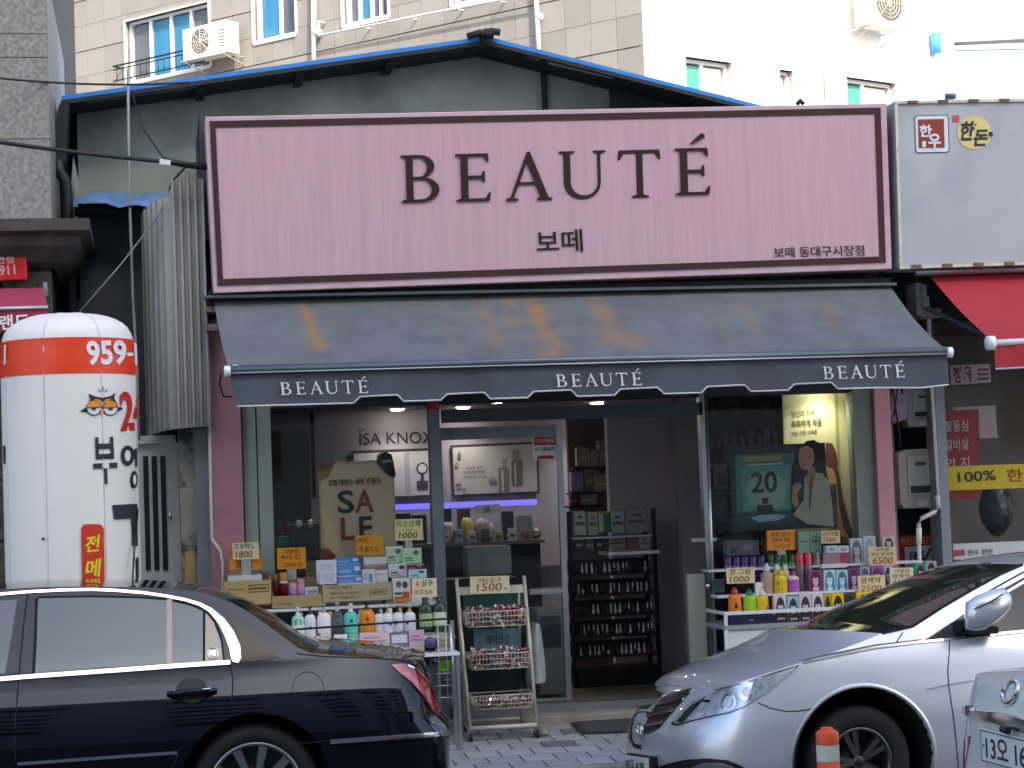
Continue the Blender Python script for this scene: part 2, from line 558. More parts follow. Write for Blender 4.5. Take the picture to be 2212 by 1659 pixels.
# s runs away from the corner, so u=0 is the photo's right side
w0 = window(WL[0], [(0, .25, M_greyg), (.25, .5, M_blue), (.5, .76, M_blue), (.76, 1, M_greyg)])
window(WL[1], [(0, .45, M_greyg), (.45, 1, M_blue)], fr=.06)
window(WL[2], [(0, .22, M_greyg), (.22, .45, M_greyg), (.45, .75, M_blue), (.75, 1, M_greyg)], fr=.06)
window(WL[3], [(0, .5, M_blue), (.5, 1, M_blue)], fr=.06)
# balcony railing under the wide window
s0, s1 = WL[0][0], WL[0][1]
zr0, zr1 = sz(275, 178)[1], sz(275, 146)[1]
M_iron = mat('dark_iron', '2b3330', .5, .6)
rl = B().tube([wp(s0 - .1, zr1, .25), wp(s1 + .1, zr1, .25), wp(s1 + .1, zr1, .0)], .018, 6).tube([wp(s0 - .1, zr1 - .07, .25), wp(s1 + .1, zr1 - .07, .25)], .012, 6).tube([wp(s0 - .1, zr0, .25), wp(s1 + .1, zr0, .25)], .014, 6).done('balcony_rail', M_iron, apt)
bar = None
for i in range(15):
    s = s0 + (s1 - s0) * i / 14
    if bar is None:
        bar = B().tube([wp(s, zr0, .25), wp(s, zr1 - .07, .25)], .009, 5).done('bar', M_iron, rl)
        bs = s
    else:
        dup(bar, wp(s, 0) - wp(bs, 0), rl)
# end wall and its windows
holes = []
def rrect(x0, x1, yt, yb):
    a, zt = sz(x0, yt, aR, nR)
    return [a, sz(x1, yt, aR, nR)[0], sz(x0, yb, aR, nR)[1], zt]
WR = [rrect(1478, 1578, 122, 222), rrect(1681, 1711, 150, 205), rrect(1826, 1932, 166, 236)]
cells = [(0, sR, -.1, zT + 5)]
for h in WR:
    cells = [q for r in cells for q in sub(r, h)]
b = B()
for q in cells:
    b.prism([wp(q[0], q[2], 0, aR, nR), wp(q[1], q[2], 0, aR, nR), wp(q[1], q[3], 0, aR, nR), wp(q[0], q[3], 0, aR, nR)], nR * -.25)
b.done('end_wall', M_white, apt, fix=False)
window(WR[0], [(0, .45, M_greeng), (.45, 1, mat('blind', 'c9c2b6', .8))], aR, nR, fr=.06)
window(WR[1], [(0, 1, mat('blind', 'c9c2b6', .8))], aR, nR, fr=.05)
window(WR[2], [(0, .42, M_greeng), (.42, 1, mat('blind', 'c9c2b6', .8))], aR, nR, fr=.06)
M_pipe = mat('white_pipe', 'e2e0dc', .5, var=.03)
def atL(x, y, out):
    s, z = sz(x, y)
    return wp(s, z, out)
pp = thing('drain_pipe', atL(686, 120, .1), 'white vertical drain pipe left of the third apartment window', 'pipe', 'white pipes on the apartment wall')
B().tube([atL(686, 140, .1), atL(686, -60, .1)], .045, 8).done('pipe_run', M_pipe, pp)
B().tube([atL(686, 72, .1), atL(700, 72, .1)], .06, 8).done('clamp', M_pipe, pp)
pp = thing('drain_pipe', atL(1168, 110, .1), 'white vertical drain pipe on the apartment wall, nearest its corner', 'pipe', 'white pipes on the apartment wall')
B().tube([atL(1172, 120, .1), atL(1164, -60, .1)], .04, 8).done('pipe_run', M_pipe, pp)
B().tube([atL(1168, 38, .1), atL(1178, 37, .1)], .05, 8).done('clamp', M_pipe, pp)
pp = thing('gas_pipe', atL(900, 30, .15), 'thin white gas pipe sloping along under the small apartment windows', 'pipe', 'white pipes on the apartment wall')
B().tube([atL(703, 50, .02), atL(703, 50, .18), atL(703, 81, .18), atL(1107, 1, .18), atL(1180, -14, .18)], .022, 6).done('pipe_run', M_pipe, pp)
b = B()
for x, y in ((800, 62), (900, 42), (1000, 23), (1090, 5)):
    b.tube([atL(x, y, .18), atL(x + 1, y, 0)], .012, 5)
b.done('bracket', M_pipe, pp)

def aircon(name, x0, x1, yt, yb, lab, d, n, s2):
    def c(px, py, out):
        p, z = sz(px, py, d, n)
        return wp(p, z, out, d, n)
    p0, z1 = sz(x0, yt, d, n)
    p1 = sz(x1, yt, d, n)[0]
    z0 = sz(x0, yb, d, n)[1]
    pa, pb = min(p0, p1), max(p0, p1)
    M_ac = mat('air_conditioner_casing', 'd8d2c4', .5, var=.06)
    t = thing('air_conditioner', wp((pa + pb) / 2, z0, .25, d, n), lab, 'air conditioner', 'air conditioner units on the apartment walls')
    zb_ = z0 + (z1 - z0) * .22
    B().prism([wp(pa, zb_, .5, d, n), wp(pb, zb_, .5, d, n), wp(pb, z1, .5, d, n), wp(pa, z1, .5, d, n)], n * -.34).done('casing', M_ac, t, bevel=.015)
    b = B()
    cx, cz, r = pa + (pb - pa) * .58, (zb_ + z1) / 2, (z1 - zb_) * .40
    ring = []
    for q in range(20):
        a = 2 * pi * q / 20
        ring.append(wp(cx + r * cos(a), cz + r * sin(a), .503, d, n))
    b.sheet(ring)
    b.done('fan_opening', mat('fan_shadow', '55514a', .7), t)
    b = B()
    for q in range(5):
        rr = r * (q + 1) / 5
        b.tube([wp(cx + rr * cos(a), cz + rr * sin(a), .512, d, n) for a in [2 * pi * e / 18 for e in range(19)]], .005, 4, caps=False)
    for e in range(4):
        a = pi * e / 4
        b.tube([wp(cx - r * cos(a), cz - r * sin(a), .518, d, n), wp(cx + r * cos(a), cz + r * sin(a), .518, d, n)], .005, 4)
    b.done('fan_guard', M_ac, t)
    b = B()
    for e in range(6):
        z = zb_ + (z1 - zb_) * (.2 + .1 * e)
        b.prism([wp(pa + .03, z, .506, d, n), wp(pa + (pb - pa) * .16, z, .506, d, n), wp(pa + (pb - pa) * .16, z + .015, .506, d, n), wp(pa + .03, z + .015, .506, d, n)], n * -.004)
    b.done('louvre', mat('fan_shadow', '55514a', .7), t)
    b = B()
    for pz in (pa + .06, pb - .06):
        b.tube([wp(pz, zb_ - .02, 0, d, n), wp(pz, zb_ - .02, .55, d, n), wp(pz, z0, 0, d, n)], .015, 5)
    b.tube([wp(pa, zb_ - .02, .55, d, n), wp(pb, zb_ - .02, .55, d, n)], .015, 5)
    b.done('bracket', M_pipe, t)
    return t
aircon('air_conditioner', 436, 530, 74, 160, 'white air conditioner unit on bracket beside the balcony railing', aL, nL, 0)
aircon('air_conditioner', 1826, 1900, -40, 92, 'cream air conditioner unit high on the white end wall', aR, nR, 0)
def atR(x, y, out):
    s, z = sz(x, y, aR, nR)
    return wp(s, z, out, aR, nR)
B().tube([atR(2010, 74, .1), atR(2013, 118, .1)], .09, 8).done('blue_pipe', mat('blue_plastic', '3f8fd6', .5), label='short bright blue pipe on the white end wall', cat='pipe')
pp = B().tube([atR(1776, 20, .03), atR(1779, 216, .03)], .018, 6).done('conduit', mat('grey_conduit', 'a8a49c', .6), label='thin grey vertical conduit on the white end wall', cat='pipe')

# ------------------------------------------------------------------ old house with the blue roof
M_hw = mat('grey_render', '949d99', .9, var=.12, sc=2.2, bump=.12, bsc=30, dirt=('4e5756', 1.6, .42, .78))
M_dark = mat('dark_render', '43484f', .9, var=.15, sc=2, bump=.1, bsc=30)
M_bluer = mat('blue_sheet_roof', '2f7cc8', .4, .0, var=.08, sc=3)
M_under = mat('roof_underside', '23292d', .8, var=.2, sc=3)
M_board = mat('weathered_fascia', '6f7b7b', .7, var=.2, sc=6)
HY = 1.1
house = thing('old_house', at(700, 900, HY + 3) * 1 - V((0, 0, at(700, 900, HY + 3).z)), 'low grey rendered house with blue sheet roof behind the pink sign', 'house')
gl, gr = at(166, 240, HY), at(1640, 250, HY)
gap, gel = at(1050, 96, HY), at(150, 228, HY)
gright = at(1625, 238, HY)
SHOPL, SHOPT = at(445, 1100, 0).x, at(1200, 866, 0).z + .40
B().prism([V((gl.x, HY, 0)), V((SHOPL - .12, HY, 0)), V((SHOPL - .12, HY, SHOPT)), V((gr.x, HY, SHOPT)), V((gr.x, HY, gright.z - .06)), V((gap.x, HY, gap.z - .05)), V((gl.x, HY, gel.z - .02))], (0, 6, 0)).done('gable_wall', M_hw, house)
# roof: two sheets with overhang toward the street
RYf = HY - .45
el, ap, er = at(133, 207, RYf), at(1050, 78, RYf), at(1680, 236, RYf)
ap.z += 0
for nm, a, c in (('roof_slope', el, ap), ('roof_slope', ap, er)):
    B().prism([a, c, c + V((0, 0, -.032)), a + V((0, 0, -.032))], (0, 7, 0)).done(nm, M_bluer, house)
    dn = V((0, 0, -.034))
    B().prism([a + dn, c + dn, c + dn + V((0, 0, -.03)), a + dn + V((0, 0, -.03))], (0, 6.9, 0)).done('roof_deck', M_under, house)
# ridge cap
B().tube([ap + V((0, -.02, .0)), ap + V((0, 7, .0))], .06, 8).done('ridge_cap', M_under, house)
b = B()
for x0, y0, x1, y1 in ((1010, 79, 1062, 74), (1040, 76, 1080, 70)):
    b.tube([at(x0, y0, RYf - .05), at((x0 + x1) / 2, (y0 + y1) / 2 - 6, RYf - .05), at(x1, y1, RYf - .05)], .028, 6)
b.done('ridge_tiles', M_under, house)
# fascia boards hanging under the verge
def strip(name, p0, p1, h, Y, mt, par, th=.02):
    (x0, y0), (x1, y1) = p0, p1
    return slab(name, [(x0, y0), (x1, y1), (x1, y1 + h), (x0, y0 + h)], Y, th, mt, par)
strip('fascia_board', (185, 212), (427, 178), 10, RYf + .05, M_board, house)
strip('fascia_board', (720, 132), (930, 106), 5, RYf + .05, M_board, house)
strip('fascia_board', (1080, 94), (1165, 122), 8, RYf + .05, M_board, house)
strip('fascia_board', (1185, 128), (1325, 160), 10, RYf + .05, M_board, house)
b = B()
for x, y in ((425, 182), (640, 152), (835, 126), (1300, 150)):
    b.prism([at(x, y, RYf + .1), at(x + 18, y - 1, RYf + .1), at(x + 18, y + 16, RYf + .1), at(x, y + 18, RYf + .1)], (0, 5, 0))
b.done('purlin_end', M_under, house)
# dark corrugated soffit beyond the gable on the right
q = [at(1310, 165, RYf + .2), at(1625, 238, RYf + .2), at(1625, 238, HY + 2.5), at(1310, 165, HY + 2.5)]
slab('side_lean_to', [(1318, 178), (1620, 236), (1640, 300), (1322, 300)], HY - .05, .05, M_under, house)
b = B()
for i in range(8):
    x = 1420 + i * 22
    b.tube([at(x, 200 + i * 5, HY - .07), at(x + 60, 232, HY - .07)], .018, 5)
b.done('soffit_rib', mat('soffit_steel', '39404a', .5, .4), house)
B().tube([at(1172, 128, HY - .04), at(1178, 236, HY - .04)], .025, 6).done('wall_conduit', M_under, house)
# eaves gutter and downpipe
M_gut = mat('dark_gutter', '20262b', .5, .2, var=.15)
g = thing('gutter', at(135, 300, RYf), 'dark bent roof gutter with downpipe at the left end of the grey house', 'gutter')
B().prism([at(137, 207, RYf), at(150, 214, RYf), at(140, 345, RYf), at(116, 352, RYf), at(119, 270, RYf), at(126, 232, RYf)], (0, 1.2, 0)).done('gutter_box', M_gut, g)
B().tube([at(124, 345, RYf - .02), at(128, 372, RYf - .02), at(140, 388, RYf - .02), at(144, 410, RYf - .02), at(150, 560, RYf - .02), at(156, 690, RYf - .02), at(170, 1300, RYf - .02), at(176, 1580, RYf - .02)], .042, 8).done('downpipe', M_gut, g)
b = B()
b.tube([at(114, 560, RYf + .05), at(166, 565, RYf + .05)], .018, 5)
b.done('pipe_clip', M_gut, g)
# lower wall of the passage under a torn blue tarpaulin
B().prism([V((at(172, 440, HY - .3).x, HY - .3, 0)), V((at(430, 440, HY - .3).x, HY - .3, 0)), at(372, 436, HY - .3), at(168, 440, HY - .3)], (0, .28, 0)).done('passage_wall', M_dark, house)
M_tarp = mat('blue_tarpaulin', '5f86b8', .5, var=.25, sc=9, bump=.3, bsc=20)
rows = []
top = [(160, 428), (190, 417), (240, 414), (300, 419), (345, 416), (372, 421)]
bot = [(158, 446), (185, 434), (232, 440), (255, 449), (290, 441), (330, 448), (372, 438)]
for k in range(5):
    v = k / 4
    row = []
    for i in range(25):
        u = i / 24
        def pl(L):
            f = u * (len(L) - 1)
            j = min(int(f), len(L) - 2)
            return [L[j][c] + (L[j + 1][c] - L[j][c]) * (f - j) for c in (0, 1)]
        a, c = pl(top), pl(bot)
        Y = HY - .25 - .45 * v + random.uniform(-.03, .03)
        row.append(at(a[0] + (c[0] - a[0]) * v, a[1] + (c[1] - a[1]) * v + random.uniform(-2, 2), Y))
    rows.append(row)
B().grid(rows).done('tarpaulin', M_tarp, fix=False, label='torn blue tarpaulin laid over the passage beside the shop', cat='tarpaulin')
b = B()
b.prism([at(160, 447, HY - .5), at(255, 452, HY - .5), at(255, 462, HY - .5), at(160, 462, HY - .5)], (0, .15, 0))
b.prism([at(300, 441, HY - .5), at(372, 440, HY - .5), at(372, 462, HY - .5), at(292, 447, HY - .5)], (0, .15, 0))
b.done('awning_batten', M_under, house)

# corrugated metal screen, flat toward the street then bending back into the passage
M_corr = mat('galvanised_sheet', '949593', .6, .05, var=.12, sc=4, stretch=(1, 1, .2), dirt=('6d6a5e', 2.5, .55, .8))
def corr():
    pl = []
    A_, Bx = at(446, 640, -.22), at(374, 640, -.22)
    # plan path: along the street, then curving back
    n = 60
    path = []
    W = A_.x - Bx.x
    for i in range(n + 1):
        u = i / n
        if u < .45:
            path.append((A_.x - W * u / .45, -.22))
        else:
            v = (u - .45) / .55
            a = v * radians(62)
            path.append((Bx.x - .20 * sin(a), -.22 + 1.1 * (1 - cos(a)) + .25 * v))
    rows_t, rows_b = [], []
    per = 6
    for i, (x, y) in enumerate(path):
        j = min(i, n - 1)
        dx, dy = path[j + 1][0] - path[j][0], path[j + 1][1] - path[j][1]
        L = math.hypot(dx, dy) or 1
        nx, ny = dy / L, -dx / L
        if ny > 0: nx, ny = -nx, -ny
        ph_ = i % per
        off = .035 if ph_ in (0, 1, 2) else 0
        x2, y2 = x + nx * off, y + ny * off
        tpx = 385 if i < n * .45 else 385 + 60 * (i / n - .45)
        zt = at(400, 388, -.22).z if i < n * .45 else at(374, 448, .3).z
        zb_ = at(430, 921, -.22).z - .03 * (i / n)
        rows_t.append(V((x2, y2, zt)))
        rows_b.append(V((x2, y2, zb_)))
    b = B()
    b.grid([rows_t, rows_b], sm=False)
    return b
corr().done('corrugated_screen', M_corr, fix=False, label='grey corrugated metal screen curving back beside the left edge of the sign', cat='metal screen')

# aluminium passage door
M_alu = mat('white_aluminium', 'c3c8c8', .4, .1, var=.05)
DY = .35
d = thing('passage_door', V((at(340, 1300, DY).x, DY, 0)), 'white aluminium door with dark vertical slots left of the pink pillar', 'door')
def drop(x, y, Y, z=0):
    p = at(x, y, Y)
    return V((p.x, Y, z))
def frame(name, x0, x1, yt, Y, th, mt, par, zb=0.0, lean=.034):
    a, c = at(x0, yt, Y), at(x1, yt - .03 * (x1 - x0), Y)
    return B().box((a.x, Y, zb), (c.x, Y + th, (a.z + c.z) / 2)).done(name, mt, par)
frame('door_leaf', 296, 372, 955, DY + .02, .04, M_alu, d)
b = B()
a, c, z0, z1 = wrect(286, 941, 379, 958, DY)
b.box((a, DY - .02, z0), (c, DY + .06, z1))
p = at(376, 960, DY)
b.box((p.x - .03, DY - .02, 0), (p.x + .03, DY + .06, z0))
p = at(262, 960, DY)
b.box((p.x - .03, DY - .02, 0), (p.x + .03, DY + .06, z0))
b.done('door_frame', M_alu, d)
for i in range(3):
    x = 306 + i * 18.5
    a, c, z0, z1 = wrect(x + 6, 985, x + 17, 1232, DY)
    B().box((a, DY + .008, z0), (c, DY + .019, z1)).done('slot', mat('dark_slot', '14161a', .3), d)
B().tube([at(366, 1108, DY - .03), at(369, 1122, DY - .03)], .012, 6).done('handle', mat('chrome', 'd8dadd', .12, 1.0, var=0), d)
# weathered concrete post and steel post
cp = thing('concrete_post', drop(408, 1300, -.02), 'weathered concrete post between passage door and pink pillar', 'post')
b = B()
a, c, z0, z1 = wrect(386, 928, 424, 1000, -.02)
b.box((a, -.02, 0), (c, .35, z1))
b.done('shaft', mat('old_concrete', '97948c', .95, var=.2, sc=6, bump=.3, bsc=25, dirt=('4a4842', 5, .5, .62)), cp)
a, c, z0, z1 = wrect(416, 1190, 434, 1270, -.03)
B().box((a - .05, -.028, z0 - .25), (c - .04, -.02, z1)).done('wooden_patch', mat('raw_wood', 'b39a63', .8, var=.15), cp)
a, c, z0, z1 = wrect(420, 925, 452, 1000, -.06)
B().box((a, -.06, 0), (c - .01, .2, z1)).done('steel_post', mat('grey_post_paint', '8f9498', .5, .2), label='plain grey steel post close against the pink pillar', cat='post')

# ------------------------------------------------------------------ the shop
M_pink = mat('pink_paint', 'b98592', .6, var=.06, sc=3, bump=.04, bsc=60, dirt=('8a6670', 2.2, .55, .9))
M_grn = mat('sage_aluminium', '99a8a3', .5, .15, var=.06, sc=2)
M_post = mat('grey_aluminium', '7d868f', .45, .3, var=.06)
M_fascia = mat('dark_fascia', '33383f', .7)
M_lilac = mat('interior_wall', '8f8791', .8, var=.05, sc=1)
M_floor = mat('shop_floor', '6c6659', .4, var=.1, sc=3)
M_glass = glassmat('shop_glass')
M_white_b = mat('white_board', 'cfd3d6', .5, var=.03)
M_black = mat('black_metal', '15171b', .4, .3)
M_steel = mat('steel', 'a9adb2', .3, .8, var=.05)
FZ = .1   # shop floor above the paving
shop = thing('cosmetics_shop', (at(1200, 1500, 0).x, 0, 0), 'cosmetics shop front with pink pillars under a grey awning', 'shop')
def col(name, x0, x1, yt, Y0, Y1, mt, par, zb=-.012, yl=1100, ztop=None, **kw):
    a, c = at(x0, yl, Y0), at(x1, yl, Y0)
    zt = at((x0 + x1) / 2, yt, Y0).z if ztop is None else ztop
    return B().box((a.x, Y0, zb), (c.x, Y1, zt)).done(name, mt, par, **kw)
col('pillar', 453, 526, 690, -.14, .15, M_pink, shop, bevel=.006)
pl2 = col('pillar', 1899, 1934, 820, -.10, .15, M_pink, shop, bevel=.006)
col('window_post', 529, 557, 840, -.05, .1, M_grn, shop)
col('window_post', 560, 590, 840, -.03, .1, M_grn, shop)
col('mullion', 934, 956, 840, -.04, .08, M_post, shop)
col('door_post', 1521, 1533, 830, -.04, .05, M_steel, shop)
col('window_post', 1853, 1897, 815, -.05, .1, mat('grey_green_post', '6f7a78', .5, .1), shop)
col('pillar_edge', 1898, 1906, 815, -.06, .1, mat('grey_green_post', '6f7a78', .5, .1), shop)
xa, xb = at(590, 1100, 0).x, at(1853, 1100, 0).x
xp = at(1523, 1100, 0).x
xm = at(945, 1100, 0).x
zc = at(1200, 866, 0).z
B().box((at(453, 1100, 0).x, .0, zc), (at(1934, 1100, 0).x, .12, zc + 1.2)).done('fascia', M_fascia, shop)
B().box((at(453, 1100, 0).x, -.2, zc + 1.2), (at(1934, 1100, 0).x, .9, zc + 2.1)).done('upper_wall', M_fascia, shop)
zt0, zt1 = at(1200, 906, 0).z, at(1200, 878, 0).z
B().box((xm + .06, -.04, zt0), (xp, .06, zt1)).done('transom', mat('dark_transom', '4a525c', .5, .2), shop)
a, c, z0, z1 = wrect(925, 862, 942, 885, -.05)
B().box((a, -.055, z0), (c, -.041, z1)).done('red_tag', mat('red_plastic', 'b3241a', .4), shop)
B().box((xa, -.06, 0), (xm, .02, .42)).done('window_base', M_post, shop)
B().box((xp, -.06, 0), (xb, .02, .42)).done('window_base', M_post, shop)
B().box((xa, .01, .42), (xm - .03, .022, zc)).done('glass_pane', M_glass, shop)
B().box((xp + .03, .01, .42), (xb, .022, zc)).done('glass_pane', M_glass, shop)
# threshold, steps
B().box((xm, -.30, -.03), (xp + .2, -.06, .045)).done('threshold', mat('worn_stone', '8e8c84', .8, var=.15, sc=6, bump=.1), shop, bevel=.008)
B().box((xm + .1, -.06, 0), (xp, .06, FZ + .004)).done('door_track', M_steel, shop)
# room
RY = 3.7
x0s, x1s = at(455, 1100, 0).x + .02, at(1932, 1100, 0).x - .02
B().box((x0s, .1, 0), (x1s, RY, FZ)).done('floor', M_floor, shop)
B().box((x0s - .4, RY, 0), (x1s, RY + .1, zc + .2)).done('back_wall', M_lilac, shop)
B().box((x0s - .1, .15, 0), (x0s, RY, zc + .2)).done('side_wall', M_lilac, shop)
B().box((x1s, .15, 0), (x1s + .1, RY, zc + .2)).done('side_wall', M_lilac, shop)
ceil = B().box((x0s - .1, .13, zc + .12), (x1s + .1, RY + .1, zc + .25)).done('ceiling', mat('dark_ceiling', '5f5a5c', .8), shop)
M_lamp = mat('downlight', 'fff4e0', .5, var=0, emit=14)
k = 0
RWL = at(1752, 870, .5)
for x, y, e in ((645, 902, 2), (858, 884, 5), (1000, 880, 5), (1075, 868, 4), (1290, 870, 9), (1630, 880, 6), (1420, 860, 3)):
    d = ray(x, y)
    p = CAM + d * ((zc + .118 - CAM.z) / d.z)
    if not .3 < p.y < RY - .2:
        p.y = (.7, 1.6, 2.2, 1.2, 2.9, 1.5, 2.4)[k]
        p.x = at(x, y, p.y).x
        p.z = zc + .118
    if k == 5:  # this lamp is moved forward of the yellow banner to brighten it
        p = V((RWL.x, .17, zc + .118))
    lt = thing('ceiling_lamp', p, ['faint round ceiling lamp at the far left of the shop window', 'round ceiling lamp left of the grey window mullion', 'round ceiling lamp just right of the grey window mullion', 'round ceiling lamp above the open sliding door', 'round ceiling lamp over the entrance', 'round ceiling lamp moved to the right window front to light the banner', 'round ceiling lamp deep over the nail polish rack'][k], 'lamp', 'round lamps in the shop ceiling')
    B().lathe([(0, -.012), (.05, -.012), (.062, -.004), (.062, .0)], p, 14).done('lens', M_lamp, lt)
    l = bpy.data.lights.new('downlight', 'SPOT')
    l.energy, l.spot_size, l.spot_blend, l.shadow_soft_size, l.color = 4.5 * e / 3, radians(120), .8, .06, (1, .93, .85)
    lo = bpy.data.objects.new('lamp_light', l)
    lo.location = (0, 0, -.03)
    lo.parent = lt
    COL.objects.link(lo)
    k += 1
# partition wall and pillar seen through the door
w = thing('partition', V((at(1400, 1400, 1.9).x, 1.9, FZ)), 'plain pale partition wall behind the nail polish rack', 'wall')
col('panel', 1318, 1478, 880, 1.9, 2.0, mat('pale_partition', 'c4bbc3', .7, var=.04), w, FZ, ztop=zc + .1)
col('return', 1470, 1516, 880, .9, 1.0, mat('partition_return', '7d777d', .7, var=.04), w, FZ, ztop=zc + .1)

# glass sliding door (left leaf, slid half open)
sd = thing('sliding_door', V((at(1080, 1500, .09).x, .09, FZ)), 'grey framed glass sliding door standing left of the open entrance', 'door')
DYs = .09
xr0, xr1 = at(1212, 1200, DYs).x, at(1224, 1200, DYs).x
zt, zb0, zb1 = at(1100, 920, DYs).z, at(1200, 1508, DYs).z, at(1200, 1534, DYs).z
B().box((xr0, DYs, FZ + .01), (xr1, DYs + .04, zt)).done('stile', M_steel, sd)
B().box((xm + .02, DYs, FZ + .01), (xm + .06, DYs + .04, zt)).done('stile', M_post, sd)
B().box((xm + .06, DYs, zt - .09), (xr0, DYs + .04, zt)).done('rail', M_post, sd)
B().box((xm + .06, DYs, FZ + .01), (xr0, DYs + .04, zb0)).done('rail', M_post, sd)
zm = at(1200, 1276, DYs).z
B().box((xr0 - .25, DYs - .02, zm - .02), (xr0 - .002, DYs + .06, zm + .02)).done('push_bar', M_steel, sd)
B().box((xm + .06, DYs + .014, zb0), (xr0, DYs + .024, zt - .09)).done('glass_pane', M_glass, sd)
# sticker on the door
st = B()
f = onY(DYs + .008)
poly(st, rc(1150, 939, 1203, 994, .02), f, 0)
f = onY(DYs + .006)
poly(st, rc(1153, 943, 1200, 962, .02), f, 1)
poly(st, [(1158, 992), (1164, 984), (1194, 983), (1199, 991)], f, 1)
f = onY(DYs + .004)
letter(st, 'CCTV작동중', rc(1156, 948, 1197, 957, .02), f, 0, .01)
letter(st, 'KT 텔레캅', rc(1156, 966, 1199, 975, .02), f, 2, .015)
st.done('window_sticker', [flat('c7c9cc'), flat('a01f2c'), flat('2a2c33')], fix=False, label='red and white security sticker on the sliding door glass', cat='sticker')

# the big pink sign
SY = -.55
M_sign = mat('pink_sign_panel', 'b3939f', .5, var=.07, sc=9, stretch=(7, 1, .3), bump=.05, bsc=14, dirt=('a88895', 2.3, .45, .9))
M_maroon = mat('maroon_trim', '30121a', .7)
M_signf = mat('pink_sign_edge', 'b699a6', .45)
sg = thing('shop_sign', V((at(1190, 620, SY).x, SY, at(1190, 620, SY).z)), 'large pink sign board with maroon border and BEAUTÉ lettering', 'sign')
OUT = [(443, 252), (1915, 223), (1927, 581), (462, 633)]
def inset(q, l, t_, r, b_):
    return [bil(q, l, 1 - t_), bil(q, 1 - r, 1 - t_), bil(q, 1 - r, b_), bil(q, l, b_)]
slab('box', OUT, SY, .32, M_signf, sg, bevel=.006)
Q1 = inset(OUT, .0062, .025, .0088, .042)
Q2 = inset(OUT, .0145, .062, .0175, .078)
B().sheet([at(x, y, SY - .004) for x, y in Q2]).done('panel', M_sign, sg, fix=False)
b = B()
for i in range(4):
    j = (i + 1) % 4
    b.prism([at(*Q1[i], SY - .012), at(*Q1[j], SY - .012), at(*Q2[j], SY - .012), at(*Q2[i], SY - .012)], (0, .0118, 0))
b.done('border', M_maroon, sg)
FQ = onY(SY - .012)
for ch, x0, x1, tp, bt in WORD[:6]:
    dy = -.027 * (x1 - x0)
    q = [(x0, tp + 1), (x1, tp + 1 + dy), (x1 + 3, bt + dy), (x0 + 3, bt)]
    b = B()
    serif(b, ch, q, FQ)
    if ch == 'E' and x0 > 1400:
        serif(b, "'", q, FQ)
    # raised cut letters
    b2 = B()
    b2.add(b.v, b.f)
    o = b2.done('letter', mat('sign_lettering', '220d13', .8), sg, fix=False)
    md = o.modifiers.new('depth', 'SOLIDIFY')
    md.thickness, md.offset = .006, 1
M_let = mat('sign_lettering', '220d13', .8)
b = B()
letter(b, '보떼', [(1157, 499), (1257, 494), (1260, 544), (1160, 547)], FQ, 0, .012)
b.done('lettering', M_let, sg, fix=False)
b = B()
letter(b, '보떼 동대구시장점', [(1671, 534), (1866, 529), (1868, 552), (1673, 557)], FQ, 0, .008)
b.done('lettering', M_let, sg, fix=False)
B().box((at(452, 640, SY + .1).x, SY + .14, at(1200, 640, SY + .1).z), (at(1925, 590, SY + .1).x, -.12, at(1200, 612, SY + .1).z)).done('support_beam', M_black, sg)
b = B()
for x, y in ((1045, 70), (1728, 222)):
    pass
b.tube([at(1722, 226, SY + .1), at(1728, 217, SY + .1), at(1736, 226, SY + .1)], .02, 5).done('bolt', M_black, sg)

# awning
AYr, AYf = -.42, -1.55
M_canvas = bpy.data.materials.new('grey_canvas')
M_canvas.use_nodes = True
nt = M_canvas.node_tree
pb = nt.nodes['Principled BSDF']
pb.inputs['Roughness'].default_value = .75
at_n = nt.nodes.new('ShaderNodeVertexColor'); at_n.layer_name = 'rust'
tc = nt.nodes.new('ShaderNodeTexCoord')
nz = nt.nodes.new('ShaderNodeTexNoise'); nz.inputs['Scale'].default_value = 4; nz.inputs['Detail'].default_value = 10; nz.inputs['Roughness'].default_value = .62
nt.links.new(tc.outputs['Object'], nz.inputs['Vector'])
rp = nt.nodes.new('ShaderNodeValToRGB')
rp.color_ramp.elements[0].position, rp.color_ramp.elements[1].position = .3, .72
rp.color_ramp.elements[0].color, rp.color_ramp.elements[1].color = (*lin('4e5258'), 1), (*lin('5f6468'), 1)
nt.links.new(nz.outputs[0], rp.inputs[0])
ma = nt.nodes.new('ShaderNodeMath'); ma.operation = 'MULTIPLY'
r2 = nt.nodes.new('ShaderNodeValToRGB')
r2.color_ramp.elements[0].position, r2.color_ramp.elements[1].position = .30, .56
nt.links.new(nz.outputs[0], r2.inputs[0])
nt.links.new(at_n.outputs[0], ma.inputs[0]); nt.links.new(r2.outputs[0], ma.inputs[1])
mx = nt.nodes.new('ShaderNodeMix'); mx.data_type = 'RGBA'
nt.links.new(ma.outputs[0], mx.inputs[0]); nt.links.new(rp.outputs[0], mx.inputs[6]); mx.inputs[7].default_value = (*lin('85602f'), 1)
nt.links.new(mx.outputs[2], pb.inputs['Base Color'])
aw = thing('awning', V((at(1200, 700, -.9).x, -.9, at(1200, 800, -.9).z)), 'wide grey canvas awning with rust stains above the shop front', 'awning')
TLp, TRp, BRp, BLp = (462, 652), (1919, 612), (2046, 757), (494, 799)
